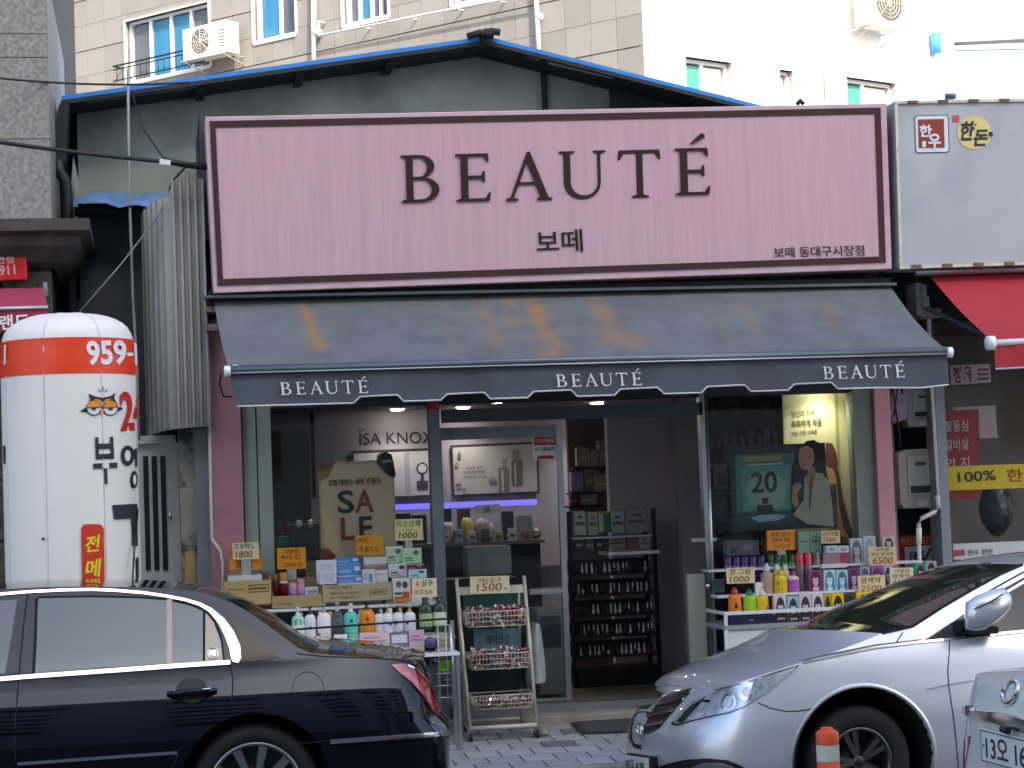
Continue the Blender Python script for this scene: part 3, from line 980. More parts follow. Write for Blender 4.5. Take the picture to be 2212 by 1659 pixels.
# rust streaks: centre line top x,y -> bottom x,y, half width, strength
RUST = [(1095, 640, 1110, 690, 22, .3), (1180, 690, 1215, 775, 20, .9), (1300, 680, 1330, 720, 30, .5), (1060, 690, 1070, 725, 12, .5), (670, 700, 690, 740, 12, .8), (640, 640, 1000, 668, 90, .12), (655, 655, 690, 735, 14, .75), (1035, 640, 1075, 730, 16, .4), (1150, 640, 1205, 775, 30, 1.0), (1290, 650, 1365, 728, 24, .5), (1590, 640, 1640, 700, 14, .22), (1775, 640, 1810, 690, 12, .28), (1550, 680, 1580, 720, 9, .15), (740, 690, 745, 700, 6, .25), (950, 690, 985, 730, 12, .12)]
rows, cols_ = [], []
NU, NV = 150, 18
for j in range(NV + 1):
    v = j / NV
    row = []
    for i in range(NU + 1):
        u = i / NU
        Y = AYr + (AYf - AYr) * v
        px, py = bil([TLp, TRp, BRp, BLp], u, 1 - v)
        sag = .035 * sin(pi * v) + .006 * sin(u * 40) * sin(pi * v)
        p = at(px, py, Y)
        row.append(p + V((0, .3 * sag, -sag)))
        k = 0
        for x0, y0, x1, y1, hw, st_ in RUST:
            tt = max(0, min(1, (py - y0) / (y1 - y0)))
            st_ = min(1, st_ * 1.35)
            dx = (px - (x0 + (x1 - x0) * tt)) / (hw * (.55 + .8 * tt))
            dy = max(0, y0 - py, py - y1) / 14
            k = max(k, st_ * math.exp(-dx * dx - dy * dy) * (.45 + .55 * abs(sin(3.0 * tt + 1.1))))
        cols_.append(k)
    rows.append(row)
cv = B().grid(rows).done('canopy', M_canvas, aw, fix=False)
ca = cv.data.color_attributes.new('rust', 'FLOAT_COLOR', 'POINT')
for i, k in enumerate(cols_):
    ca.data[i].color = (k, k, k, 1)
# valance with cut-out lower edge
edge = [(513, 877), (600, 878), (700, 876), (764, 873)]
M_val = mat('valance_canvas', '434a54', .75, var=.1, sc=4)
def vy(x):
    return 877 - (x - 513) * (877 - 833) / (2050 - 513)
ed = [(513, 878)]
x = 764
ed.append((752, vy(752) + 1))
k = 0
notch = 96
while x < 1860:
    ed += [(x, vy(x) + 1), (x + 14, vy(x) - 13), (x + notch - 2, vy(x + notch) - 14), (x + notch + 12, vy(x + notch) + 0), (x + notch + 88, vy(x + notch + 88) + 0)]
    x += notch + 91.5
ed += [(1990, 838), (2050, 831)]
topv = [(2046, 770), (495, 806)]
def sag_(px):
    return AYf + .012 * sin(px * .02) + .008 * sin(px * .051)
outl = []
for i in range(len(ed) - 1):
    n = max(1, int((ed[i + 1][0] - ed[i][0]) / 18))
    for j in range(n):
        outl.append((ed[i][0] + (ed[i + 1][0] - ed[i][0]) * j / n, ed[i][1] + (ed[i + 1][1] - ed[i][1]) * j / n))
outl.append(ed[-1])
vt, vb = [], []
for px, py in outl:
    u = (px - 513) / (2050 - 513)
    tx = 495 + u * (2046 - 495)
    ty = 803 + u * (760 - 803)
    Y = sag_(px)
    vt.append((tx, ty, AYf)); vb.append((px, py, Y))
rows = []
for j in range(7):
    v = j / 6
    rows.append([at(a[0] + (c[0] - a[0]) * v, a[1] + (c[1] - a[1]) * v, a[2] + (c[2] - a[2]) * v - .004) for a, c in zip(vt, vb)])
va = B().grid(rows).done('valance', M_val, aw, fix=False)
b = B()
b.tube([at(px, py, sag_(px) - .006) for px, py in outl], .006, 5)
b.done('hem', mat('pale_hem', 'b9bcc0', .7), va)
for q in ([(604, 826), (793, 821), (796, 849), (607, 853)], [(1200, 809), (1384, 804), (1387, 832), (1203, 836)], [(1777, 792), (1952, 787), (1955, 815), (1780, 819)]):
    b = B()
    word(b, q, lambda x, y: at(x, y, sag_(x) - .022))
    b.done('lettering', mat('white_lettering', 'c9cdd4', .6), va, fix=False)
M_bar = mat('awning_bar', '5a626c', .35, .5)
B().tube([at(494, 799, AYf - .01), at(2047, 757, AYf - .01)], .028, 10).done('front_bar', M_bar, aw)
B().tube([at(496, 806, AYf - .03), at(2047, 764, AYf - .03)], .007, 6).done('bead', M_steel, aw)
for x, y in ((491, 802), (2050, 761)):
    B().lathe([(0, -.02), (.036, -.02), (.036, .02), (0, .02)], at(x, y, AYf - .01), 12, 'x').done('end_cap', M_frame, aw)
B().tube([at(445, 651, AYr + .05), at(1922, 607, AYr + .05)], .035, 10).done('roller', M_black, aw)
B().box((at(440, 650, AYr).x, AYr - .10, at(1190, 633, AYr).z), (at(1926, 610, AYr).x, AYr + .1, at(1190, 627, AYr).z)).done('hood', M_bar, aw)
for xe, xs in ((520, 505), (1880, 1995)):
    e = at(xe, 720, -.1)
    el_ = at(xs - 10, 800, -.9) + V((.25 if xe < 900 else -.25, 0, 0))
    B().tube([V((e.x, -.15, at(xe, 700, -.15).z)), el_, at(xs, 795, AYf + .04)], .022, 8).done('folding_arm', M_frame, aw)
b = B()
for dz in (660, 700):
    a, c, z0, z1 = wrect(443, dz, 470, dz + 14, -.3)
    b.box((a, -.32, z0), (c, -.12, z1))
b.done('wall_bracket', mat('rusty_bracket', '8b7a70', .7, var=.3, sc=12), aw)
B().tube([at(478, 806, AYf + .05), at(474, 830, -1.2), at(482, 856, -1.1), at(500, 858, -1.0)], .006, 5).done('cable', M_black, aw)

# thin white conduit on the left pink pillar
cn = B().tube([at(449, 700, -.16), at(456, 1100, -.16), at(458, 1235, -.16), at(466, 1262, -.16)][:1] + [at(456, 1100, -.16), at(457, 1160, -.16), at(460, 1168, -.16)] + [at(476, 1190, -.2), at(481, 1215, -.2), at(482, 1260, -.2), at(484, 1500, -.2)], .012, 6)
cn.done('conduit', M_pipe, label='thin white conduit bending down the left pink pillar', cat='pipe')

# ------------------------------------------------------------------ butcher shop on the right
bs = thing('butcher_shop', V((at(2200, 1400, 0).x, 0, 0)), 'butcher shop front with meter recess at the right edge', 'shop')
xr = 14.0
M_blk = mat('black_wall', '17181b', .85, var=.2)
x_a, x_b = at(1936, 1100, 0).x, at(2036, 1100, 0).x
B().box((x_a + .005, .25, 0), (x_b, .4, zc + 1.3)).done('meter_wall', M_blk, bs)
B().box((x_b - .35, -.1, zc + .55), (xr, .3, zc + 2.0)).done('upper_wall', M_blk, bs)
col('corner_post', 2032, 2052, 780, -.12, .1, M_post, bs)
x_c = at(2054, 1100, 0).x
B().box((x_c, .02, .9), (xr, .035, zc + .6)).done('glass_pane', M_glass, bs)
B().box((x_c, -.01, 0), (xr, .03, at(2130, 1172, 0).z)).done('window_board', mat('white_vinyl', 'b9bfc2', .5, var=.04), bs)
B().box((x_c, 2.6, 0), (xr, 2.7, zc + .6)).done('back_wall', mat('butcher_wall', '77706f', .8), bs)
B().box((x_c, .1, zc + .6), (xr, 2.7, zc + .7)).done('ceiling', mat('dark_ceiling', '5f5a5c', .8), bs)
B().box((x_c, .1, 0), (xr, 2.6, .1)).done('floor', M_floor, bs)
B().box((x_b, .12, 0), (x_b + .05, 2.6, zc + .6)).done('side_wall', mat('butcher_wall', '77706f', .8), bs)
# sign box
ns = thing('neighbour_sign', at(2080, 577, SY), 'large pale grey sign box with rusty edge clips and two meat emblems', 'sign')
NQ = [(1934, 217), (2420, 208), (2431, 563), (1945, 579)]
slab('box', NQ, SY - .02, .35, mat('pale_sign_face', '9da2aa', .5, var=.05, sc=1.5, dirt=('848e9a', 2, .5, .9)), ns, bevel=.01)
M_rust = mat('rust', '6f5233', .8, var=.4, sc=30)
M_clip = mat('aged_trim', 'b8b7a8', .5, .2, var=.2, sc=20)
for nm, p, q, th in (('edge_trim', (1934, 219), (2420, 210), 5), ('edge_trim', (1944, 575), (2431, 559), 6)):
    slab(nm, [p, q, (q[0], q[1] + th), (p[0], p[1] + th)], SY - .035, .014, M_clip, ns)
slab('edge_trim', [(1933, 222), (1939, 222), (1950, 576), (1944, 576)], SY - .033, .012, M_clip, ns)
clip = None
for i in range(7):
    for x, y in ((1972 + i * 66, 219.5 - i * 1.2), (1980 + i * 67, 575 - i * 2.1)):
        p = at(x, y, SY - .042)
        if clip is None:
            clip = B().box((p.x - .04, p.y, p.z - .012), (p.x + .04, p.y + .006, p.z + .012)).done('rust_clip', M_rust, ns)
            c0 = p
        else:
            dup(clip, p - c0, ns)
f = onY(SY - .024)
f2, f3, f4 = onY(SY - .027), onY(SY - .030), onY(SY - .033)
b = B()
def rrectp(x0, y0, x1, y1, r, s=.02, l=.03):
    pts = []
    for cx, cy, a in ((x1 - r, y0 + r, -90), (x1 - r, y1 - r, 0), (x0 + r, y1 - r, 90), (x0 + r, y0 + r, 180)):
        for k in range(5):
            t = radians(a + 22.5 * k)
            x, y = cx + r * cos(t), cy + r * sin(t)
            pts.append((x + l * (y - y0), y - s * (x - x0)))
    return pts
poly(b, rrectp(1975, 249, 2049, 331, 7), f, 0)
poly(b, rrectp(1977, 251, 2047, 329, 6), f2, 1)
poly(b, rc(1983, 258, 2039, 320, .02, .03), f3, 2)
letter(b, '한', rc(1986, 270, 2013, 296, .02, .03), f4, 1, .03)
letter(b, '우', rc(2005, 289, 2032, 322, .02, .03), f4, 1, .03)
poly(b, rc(1992, 305, 2000, 318, .02, .03), f4, 1)
b.done('emblem', [flat('34425f'), flat('c2ccd8'), flat('7c2a1e')], ns, fix=False)
b = B()
poly(b, ell(2105, 287, 37, 36, 28), f, 0)
poly(b, rrectp(2057, 249, 2072, 264, 3), f, 1)
letter(b, '한', rc(2074, 262, 2106, 304, .02, .03), f2, 2, .035, .25)
letter(b, '돈', rc(2102, 280, 2134, 316, .02, .03), f2, 2, .035, .25)
poly(b, ell(2140, 290, 5, 6, 12), f2, 2)
poly(b, [(2092, 270), (2096, 269), (2097, 271), (2093, 272)], f2, 2)
poly(b, rc(2096, 268, 2103, 271), f2, 2)
poly(b, rc(2105, 268, 2110, 271), f2, 2)
b.done('emblem', [flat('c9b878'), flat('b0404e'), flat('1f222e')], ns, fix=False)
b = B()
B().tube([at(2053, 213, SY + .1), at(2053, 204, SY + .1)], .045, 8).done('roof_vent', mat('blue_grey_metal', '4a5a78', .5, .3), label='small dark vent stub standing on the grey sign top', cat='vent')
# red awning
M_redc = mat('red_canvas', '96202a', .75, var=.08, sc=4)
ra = thing('awning', at(2180, 730, -1.3), 'bright red canvas awning with pale front bar at the right edge', 'awning')
rows = []
R4 = [(2009, 597), (2420, 586), (2560, 716), (2144, 737)]
for j in range(9):
    v = j / 8
    Y = -.42 - 1.15 * v
    rows.append([at(*bil(R4, u / 12, 1 - v), Y) + V((0, 0, -.025 * sin(pi * v))) for u in range(13)])
B().grid(rows).done('canopy', M_redc, ra, fix=False)
rows = [[at(2146 + (2562 - 2146) * u / 12 + v * 5, 745 + (724 - 745) * u / 12 + v * 52, -1.575 + .01 * sin(u * 2)) for u in range(13)] for v in (0, .33, .66, 1)]
B().grid(rows).done('valance', M_redc, ra, fix=False)
B().tube([at(2151, 797, -1.58), at(2567, 776, -1.58)], .007, 6).done('hem', mat('pale_hem', 'b9bcc0', .7), ra)
B().tube([at(2143, 741, -1.57), at(2560, 720, -1.57)], .022, 8).done('front_bar', M_frame, ra)
B().lathe([(0, -.03), (.05, -.03), (.05, .02), (0, .02)], at(2141, 741, -1.57), 10, 'x').done('end_cap', M_frame, ra)
B().tube([at(1976, 588, -.45), at(2420, 575, -.45)], .03, 8).done('roller_hood', M_steel, ra)
e0, e1 = at(1990, 660, -.3), at(2150, 742, -1.5)
B().tube([e0, V((e1.x + .3, -.9, e1.z + .05)), e1], .016, 8).done('folding_arm', M_bar, ra)
b = B()
a, c, z0, z1 = wrect(1975, 612, 1988, 682, -.28)
b.box((a, -.32, z0), (c, -.12, z1))
a, c, z0, z1 = wrect(1988, 668, 2030, 686, -.28)
b.box((a, -.30, z0), (c, -.12, z1))
a, c, z0, z1 = wrect(1992, 615, 2000, 664, -.34)
b.box((a, -.36, z0), (c, -.33, z1))
b.done('bracket', mat('worn_steel', '8d8b86', .5, .4, var=.2, sc=15), ra)
# electricity meters
M_met = mat('meter_casing', '9fa09b', .45, var=.06)
def meter(x0, y0, x1, y1, lab):
    Y = .08
    a, c, z0, z1 = wrect(x0, y0, x1, y1, Y)
    t = thing('electricity_meter', V(((a + c) / 2, Y, z0)), lab, 'meter', 'electricity meters in the dark recess')
    h, w = z1 - z0, c - a
    pts = [V((a + w * .1, Y, z0)), V((c - w * .02, Y, z0)), V((c, Y, z0 + h * .1)), V((c, Y, z1 - h * .05)), V((c - w * .25, Y, z1)), V((a + w * .25, Y, z1)), V((a, Y, z1 - h * .06)), V((a, Y, z0 + h * .1))]
    B().prism(pts, (0, .16, 0)).done('casing', M_met, t, bevel=.008)
    B().box((a + w * .22, Y - .012, z0 + h * .22), (c - w * .1, Y - .001, z1 - h * .12)).done('cover', mat('meter_cover', 'acada6', .3, var=.05), t, bevel=.004)
    B().box((a + w * .42, Y - .016, z1 - h * .28), (c - w * .32, Y - .0125, z1 - h * .22)).done('name_plate', mat('meter_plate', '4d4741', .4), t)
    B().box((a + w * .27, Y - .016, z0 + h * .26), (c - w * .14, Y - .0125, z0 + h * .38)).done('display', mat('meter_window', '33363a', .1), t)
    B().box((a + w * .45, Y - .006, z0 + h * .04), (c - w * .3, Y - .0005, z0 + h * .12)).done('seal', mat('seal_paper', 'c7c8c6', .6), t)
meter(1942, 970, 2026, 1098, 'lower grey electricity meter box beside the grey corner post')
meter(1958, 836, 2017, 922, 'upper grey electricity meter box below the awning corner')
cb = B().tube([at(2002, 640, -.1), at(2006, 700, -.1), at(2009, 780, -.1), at(2014, 850, -.1), at(2029, 1080, -.1), at(2030, 1096, -.1), at(2020, 1106, -.1), at(1990, 1120, -.1), at(1985, 1132, -.1), at(1985, 1178, -.1), at(1996, 1500, -.1)], .016, 8)
cb.tube([at(2026, 1070, -.1), at(2029, 1098, -.1)], .022, 8).tube([at(1985, 1140, -.1), at(1985, 1176, -.1)], .022, 8)
cb.done('cable_conduit', M_pipe, label='white conduit looping down in front of the lower meter', cat='pipe')
b = B()
for pts in ([(1958, 700), (1952, 760), (1950, 830), (1948, 850)], [(1905, 800), (1903, 870), (1910, 900), (1922, 905), (1932, 895), (1940, 830)], [(1926, 820), (1934, 880), (1942, 930), (1945, 965)]):
    b.tube([at(x, y, -.02) for x, y in pts], .008, 5)
b.done('cable_bundle', mat('dark_cable', '2a1a20', .6), label='dark hanging cables between the right pink pillar and the meters', cat='cable')
B().prism([at(x, y, .02) for x, y in ((1930, 828), (1962, 830), (1958, 905), (1930, 915), (1921, 900))], (0, .05, 0)).done('fabric_bundle', mat('lilac_cloth', '8f86a0', .8, var=.2, sc=8), label='rolled lilac cloth hanging beside the upper meter', cat='cloth')
# notices round the meters and on the window
b = B()
f = onY(.2)
slabY = .235
poly(b, [(1940, 1157), (2024, 1153), (2026, 1250), (1944, 1252)], onY(.235), 0)
letter(b, '첨단전기구역', [(1946, 1162), (2022, 1158), (2022, 1174), (1946, 1178)], onY(.231), 1, .02)
b.done('notice', [flat('8d2320'), flat('c98a2d')], fix=False, label='red notice with orange lettering under the lower meter', cat='notice')
b = B()
poly(b, [(1954, 1182), (2017, 1177), (2019, 1222), (1956, 1225)], onY(.215), 0)
letter(b, 'SOS', [(1962, 1192), (1998, 1189), (1999, 1207), (1962, 1211)], onY(.212), 1, .03, .2)
poly(b, [(1985, 1222), (2003, 1206), (2014, 1182), (2008, 1183), (1999, 1202), (1982, 1219)], onY(.209), 2)
poly(b, ell(1980.5, 1200, 4.5, 5, 12), onY(.207), 2)
b.done('notice', [flat('aeb4b6'), flat('2a3763'), flat('23262c')], fix=False, label='white SOS notice with black swoosh beside the corner post', cat='notice')
b = B()
poly(b, [(2036, 889), (2112, 884), (2118, 1078), (2046, 1081)], onY(.012), 0)
for s_, y in (('꽃등심', 912), ('갈비살', 952), ('안 지', 992)):
    letter(b, s_, [(2040 + (y - 912) * .035, y - 2), (2091 + (y - 912) * .035, y - 6), (2092 + (y - 912) * .035, y + 19), (2041 + (y - 912) * .035, y + 22)], onY(.009), 1, .015)
b.done('window_poster', [flat('6e1a22'), flat('9c8d8d')], fix=False, label='dark red window poster listing meat cuts in grey lettering', cat='poster')
b = B()
poly(b, [(2042, 1008), (2400, 995), (2402, 1047), (2045, 1060)], onY(.005), 0)
letter(b, '100%', [(2068, 1021), (2150, 1014), (2152, 1038), (2070, 1042)], onY(.002), 1, .02)
letter(b, '한우 한돈', [(2174, 1013), (2330, 1007), (2332, 1036), (2176, 1042)], onY(.002), 2, .02)
b.done('window_banner', [flat('b3a01c'), flat('24231f'), flat('8a3414')], fix=False, label='yellow window banner reading 100% above the silver car', cat='banner')
b = B()
poly(b, [(2057, 1189), (2084, 1187), (2085, 1200), (2058, 1202)], onY(-.014), 0)
letter(b, '한우 한돈', [(2090, 1188), (2146, 1185), (2146, 1198), (2090, 1201)], onY(-.014), 1, .01)
letter(b, '특수부위', [(2056, 1209), (2140, 1205), (2140, 1225), (2056, 1229)], onY(-.014), 1, .03)
b.done('lettering', [flat('a33b49'), flat('2c2e36')], bs, fix=False)
b = B()
poly(b, [(2052, 790), (2138, 786), (2140, 826), (2054, 832)], onY(.014), 0)
letter(b, '정육', [(2058, 792), (2100, 790), (2101, 826), (2059, 828)], onY(.011), 1, .03)
letter(b, '5', [(2072, 800), (2092, 799), (2093, 822), (2073, 823)], onY(.008), 0, .03)
for y in (796, 806, 816):
    poly(b, rc(2112, y, 2136, y + 5), onY(.011), 1)
b.done('window_sticker', [flat('8a7f85'), flat('54222c')], fix=False, label='pale sticker strip with dark red stripes under the red awning', cat='sticker')
b = B()
poly(b, [(2060, 880), (2150, 876), (2154, 940), (2160, 944), (2116, 948), (2114, 884), (2060, 886)], onY(.018), 0)
b.done('window_decal', [flat('857d7c')], fix=False, label='pale bent tape frame behind the red meat poster', cat='sticker')
B().lathe([(0, 0), (.05, .02), (.13, .12), (.15, .25), (.11, .38), (.05, .46), (.06, .5), (.02, .52)], at(2155, 1160, .6), 12, sy=.7).done('foil_bag', mat('crumpled_foil', '545a66', .25, .6, var=.6, sc=14, bump=.8, bsc=18), label='crumpled dark foil bag behind the butcher window', cat='bag')

# ------------------------------------------------------------------ granite building on the left
M_gran = mat('grey_granite', '7c7b78', .55, var=.38, sc=34, bump=.05, bsc=60)
M_gran2 = mat('dark_rough_stone', '4b4743', .9, var=.45, sc=14, bump=.9, bsc=14)
M_corn = mat('weathered_cornice', '3e3b39', .8, var=.3, sc=9)
GY = -.25
gb = thing('granite_building', V((at(40, 900, GY).x, GY, 0)), 'grey speckled granite building with dark cornice at the left edge', 'building')
gx = at(106, 300, GY).x
gxl = -9
ztop = at(40, -60, GY).z
zcor = at(40, 473, GY).z
B().box((gxl, GY + .03, 0), (gx - .02, GY + 7, ztop + 3)).done('wall', M_corn, gb)
def zat(y): return at(50, y, GY).z
rowsz = [zcor, zat(300), zat(124), zat(73), zat(-70)]
for i in range(4):
    x = gx
    wpan = 1.35 if i % 2 else 1.0
    while x > -3.4:
        x2 = x - wpan
        B().box((x2 + .003, GY, rowsz[i] + .003), (x - .003, GY + .045, rowsz[i + 1] - .003)).done('granite_panel', M_gran, gb)
        if x == gx:
            B().box((gx - .002, GY + .001, rowsz[i] + .003), (gx + .006, GY + 3, rowsz[i + 1] - .003)).done('side_panel', M_gran, gb)
        x = x2
c = at(155, 474, GY - .3)
pr = [(0, 0), (0, -.09), (-.12, -.13), (-.16, -.2), (-.3, -.28), (-.3, 0)]
prof = [V((gxl, GY - .38 + .0, c.z))]
rows = []
for dy, dz in ((-.36, 0), (-.36, -.08), (-.27, -.11), (-.25, -.17), (-.12, -.27), (-.02, -.30)):
    rows.append([V((gxl, GY + dy, c.z + dz)), V((gx + (-dy) * .75, GY + dy, c.z + dz)), V((gx + (-dy) * .75, GY + 2.5, c.z + dz))])
rows.insert(0, [V((gxl, GY + .3, c.z + .001)), V((gx, GY + .3, c.z + .001)), V((gx, GY + 2.5, c.z + .001))])
B().grid(rows, sm=False).done('cornice', M_corn, gb, fix=False)
zl = c.z - .31
x = gx
for i, (w_, h_) in enumerate(((.35, .5), (.5, .45), (.42, .52))):
    z = zl
    while z > .05:
        hh = min(h_ * random.uniform(.8, 1.2), z - .02)
        B().box((x - w_ + .006, GY - random.uniform(0, .03), z - hh + .006), (x - .006, GY + .06, z - .006)).done('rough_stone', M_gran2, gb, bevel=.015)
        z -= hh
    x -= w_
rs_ = thing('shop_sign', at(25, 606, GY - .1), 'small red shop sign with white digits on the granite building', 'sign')
slab('panel', [(-120, 536), (56, 530), (59, 604), (-118, 612)], GY - .16, .12, mat('red_sign', 'b3141c', .4, var=.05), rs_, bevel=.008)
b = B()
letter(b, '전현점', [(-30, 552), (28, 549), (30, 568), (-28, 572)], onY(GY - .165), 0, .02)
letter(b, '911', [(-3, 574), (32, 571), (34, 592), (-1, 596)], onY(GY - .165), 0, .02)
letter(b, '959', [(-46, 577), (-12, 574), (-10, 597), (-44, 600)], onY(GY - .165), 0, .02)
b.done('lettering', flat('cf9aa2'), rs_, fix=False)
la = thing('awning', at(40, 700, GY - .8), 'dark pink awning with white lettering behind the inflatable column', 'awning')
rows = [[at(x, y, Y) for x in (-260, -100, 0, a)] for (a, y, Y) in ((94, 622, GY - .3), (98, 642, GY - .6), (103, 662, GY - .9))]
rows = [[at(-260, y0 + 12, Y), at(-80, y0 + 5, Y), at(a, y0, Y)] for (a, y0, Y) in ((94, 621, GY - .3), (98, 640, GY - .6), (103, 661, GY - .9))]
M_wine = mat('wine_canvas', '8c2f46', .7, var=.12, sc=4)
B().grid(rows, sm=False).done('canopy', M_wine, la, fix=False)
B().grid([[at(-260, y0 + 12, GY - .91), at(-80, y0 + 5, GY - .91), at(a, y0, GY - .91)] for a, y0 in ((103, 666), (106, 712))], sm=False).done('valance', mat('wine_valance', '7d1f36', .7), la, fix=False)
B().tube([at(-260, 674, GY - .92), at(104, 663, GY - .92)], .012, 6).done('front_bar', M_steel, la)
B().box(at(94, 640, GY - .3), at(106, 618, GY - .05)).done('end_bracket', M_steel, la)
b = B()
letter(b, '브랜드', [(-36, 684), (62, 676), (64, 708), (-34, 716)], onY(GY - .92), 0, .02)
b.done('lettering', flat('d3c9cd'), la, fix=False)

# ------------------------------------------------------------------ inflatable advertising column
BY = -1.15
xl, xr_ = at(6, 1000, BY).x, at(299, 1000, BY).x
bc, br = V(((xl + xr_) / 2, BY, 0)), (xr_ - xl) / 2
ztop_ = at(150, 678, BY).z
zsh = at(150, 733, BY).z
bal = thing('inflatable_column', bc, 'white and orange inflatable advertising column with an owl print', 'inflatable')
prof = [(br * .96, gnd(BY)), (br * .97, .02), (br * 1.0, .5), (br * 1.0, 1.3), (br, zsh - .25), (br * .985, zsh - .08), (br * .965, zsh)]
for k in range(1, 9):
    a = k / 8 * pi / 2
    prof.append((br * .955 * cos(a) ** .8 if k < 8 else 0, zsh + (ztop_ - zsh) * sin(a)))
M_bal = mat('white_inflatable', 'd8d6d3', .5, var=.03, sc=1.5, bump=.25, bsc=5, stretch=(1, 1, .35), dirt=('a9aab2', 2.2, .62, .95))
M_org = mat('orange_inflatable', 'd33a12', .45, var=.04)
b = B()
n = 72
rows = []
for r, h in prof:
    row = []
    for k in range(n):
        a = 2 * pi * k / n
        w_ = 1 + (.006 * sin(a * 18) if h > zsh - .01 else 0)
        row.append((bc.x + r * w_ * cos(a), bc.y + r * w_ * sin(a), h))
    rows.append(row)
b.grid(rows, 0, True, True)
b.done('tube_body', M_bal, bal, fix=False)
def cyl(px, py, off=.004):
    d = ray(px, py)
    o = CAM - bc
    R = br + off
    px = max(px, 7)
    A_ = d.x ** 2 + d.y ** 2
    Bq = 2 * (d.x * o.x + d.y * o.y)
    C = o.x ** 2 + o.y ** 2 - R * R
    D = Bq * Bq - 4 * A_ * C
    t = (-Bq - math.sqrt(max(D, 0))) / (2 * A_)
    return CAM + d * t
# orange band all the way round
zb0_, zb1_ = cyl(150, 806).z, zsh - .02
rows = []
for z in (zb0_, zb0_ + (zb1_ - zb0_) * .5, zb1_ - .08, zb1_):
    r = br + .004 if z < zsh - .1 else br * .983 + .004
    rows.append([(bc.x + r * cos(2 * pi * k / n), bc.y + r * sin(2 * pi * k / n), z) for k in range(n)])
b = B(); b.grid(rows, 0, True, True)
b.done('colour_band', M_org, bal, fix=False)
c2 = lambda x, y: cyl(x, y, .008)
c3 = lambda x, y: cyl(x, y, .011)
c4 = lambda x, y: cyl(x, y, .014)
c5 = lambda x, y: cyl(x, y, .017)
b = B()
letter(b, '959', [(185, 736), (272, 734), (275, 787), (190, 790)], c2, 0, .03)
letter(b, '-', [(275, 762), (288, 762), (288, 769), (275, 769)], c2, 0, .03)
poly(b, [(289, 740), (295, 742), (297, 788), (292, 789)], c2, 0)
poly(b, [(9, 746), (13, 744), (12, 786), (8, 788)], c2, 0)
b.done('lettering', flat('dadbe2'), bal, fix=False)
# sewn seams
for a in (-1.9, -1.05, -.2, 2.2, 3.6):
    b = B()
    b.tube([(bc.x + (r + .001) * cos(a), bc.y + (r + .001) * sin(a), h) for r, h in prof[1:15]], .004, 5)
    b.done('seam', mat('seam_tape', 'bfc1ca', .6), bal)
# owl print
b = B()
K, O, W_ = 0, 1, 2
polyc(b, [(172, 889), (185, 880), (200, 881), (204, 889), (188, 890)], c2, K)
polyc(b, [(250, 881), (262, 879), (266, 884), (252, 889)], c2, K)
polyc(b, [(191, 850), (205, 856), (222, 859), (240, 855), (250, 848), (247, 860), (254, 872), (245, 869), (238, 862), (222, 866), (205, 864), (197, 872), (190, 876), (195, 863)], c2, K)
for cx in (203, 239):
    polyc(b, ell(cx, 881, 16.5, 16.5, 24), c2, K)
    polyc(b, ell(cx, 881, 14.5, 14.5, 24), c3, W_)
    polyc(b, [(cx + 14.5 * cos(radians(a)), 880 - 14.5 * sin(radians(a))) for a in range(0, 181, 15)], c4, O)
    polyc(b, [(cx - 14, 880), (cx + 14, 879), (cx + 14, 881), (cx - 14, 882)], c5, K)
    polyc(b, ell(cx, 883.5, 5, 3, 12), c5, K)
polyc(b, [(216, 884), (226, 884), (221, 896)], c5, O)
polyc(b, [(203, 862), (216, 863), (220, 873), (212, 868)], c5, O)
polyc(b, [(240, 861), (228, 863), (223, 872), (231, 868)], c5, O)
for q in ([(221, 845), (222, 834), (224, 836), (223, 846)], [(219, 845), (210, 838), (214, 844), (218, 847)], [(226, 846), (233, 840), (232, 844), (227, 848)]):
    polyc(b, q, c2, K)
b.done('owl_print', [flat('22222e'), flat('d8861c'), flat('d6d8dd')], bal, fix=False)
b = B()
b2_ = B()
letter(b, '24', [(258, 846), (318, 843), (322, 928), (262, 932)], lambda x, y: c2(min(x, 297.5), y), 0, .03)
b.done('lettering', flat('b8281a'), bal, fix=False)
b = B()
letter(b, '부', [(199, 945), (251, 943), (256, 1044), (203, 1047)], c2, 0, .018)
polyc(b, ell(276, 984, 14.5, 22, 24), c2, 0)
polyc(b, ell(276, 984, 6.5, 12, 20), c3, 1)
polyc(b, [(289, 970), (297, 968), (297, 1008), (293, 1008), (293, 990), (289, 990)], c2, 0)
polyc(b, ell(290, 1036, 8, 19, 20), c2, 0)
polyc(b, ell(291, 1036, 3.5, 11, 16), c3, 1)
polyc(b, [(243, 1091), (297, 1088), (298, 1180), (287, 1180), (284, 1120), (247, 1122)], c2, 0)
polyc(b, [(294, 1205), (300, 1203), (300, 1256), (295, 1256)], c2, 0)
polyc(b, [(6, 963), (10, 962), (10, 1002), (7, 1002)], c2, 0)
b.done('lettering', [flat('23222f'), M_bal], bal, fix=False)
b = B()
pts = rrectp(175, 1132, 224, 1310, 12, .0, .02)
bm_pts = []
polyc(b, pts, c2, 0)
letter(b, '전', [(184, 1159), (216, 1154), (218, 1190), (184, 1194)], c3, 1, .025, .15)
letter(b, '메', [(184, 1210), (219, 1206), (221, 1244), (184, 1248)], c3, 1, .025, .15)
b.done('print_panel', [flat('bd2c18'), flat('d2c419')], bal, fix=False)
b = B(); polyc(b, ell(93, 1164, 3.5, 3.5, 10), c2, 0)
b.done('stain', flat('4a1f3a'), bal, fix=False)
B().tube([c4(298, 1100), cyl(290, 1190, .04), cyl(286, 1256, .06), cyl(283, 1330, .1)], .006, 5).done('guy_cord', M_black, bal)

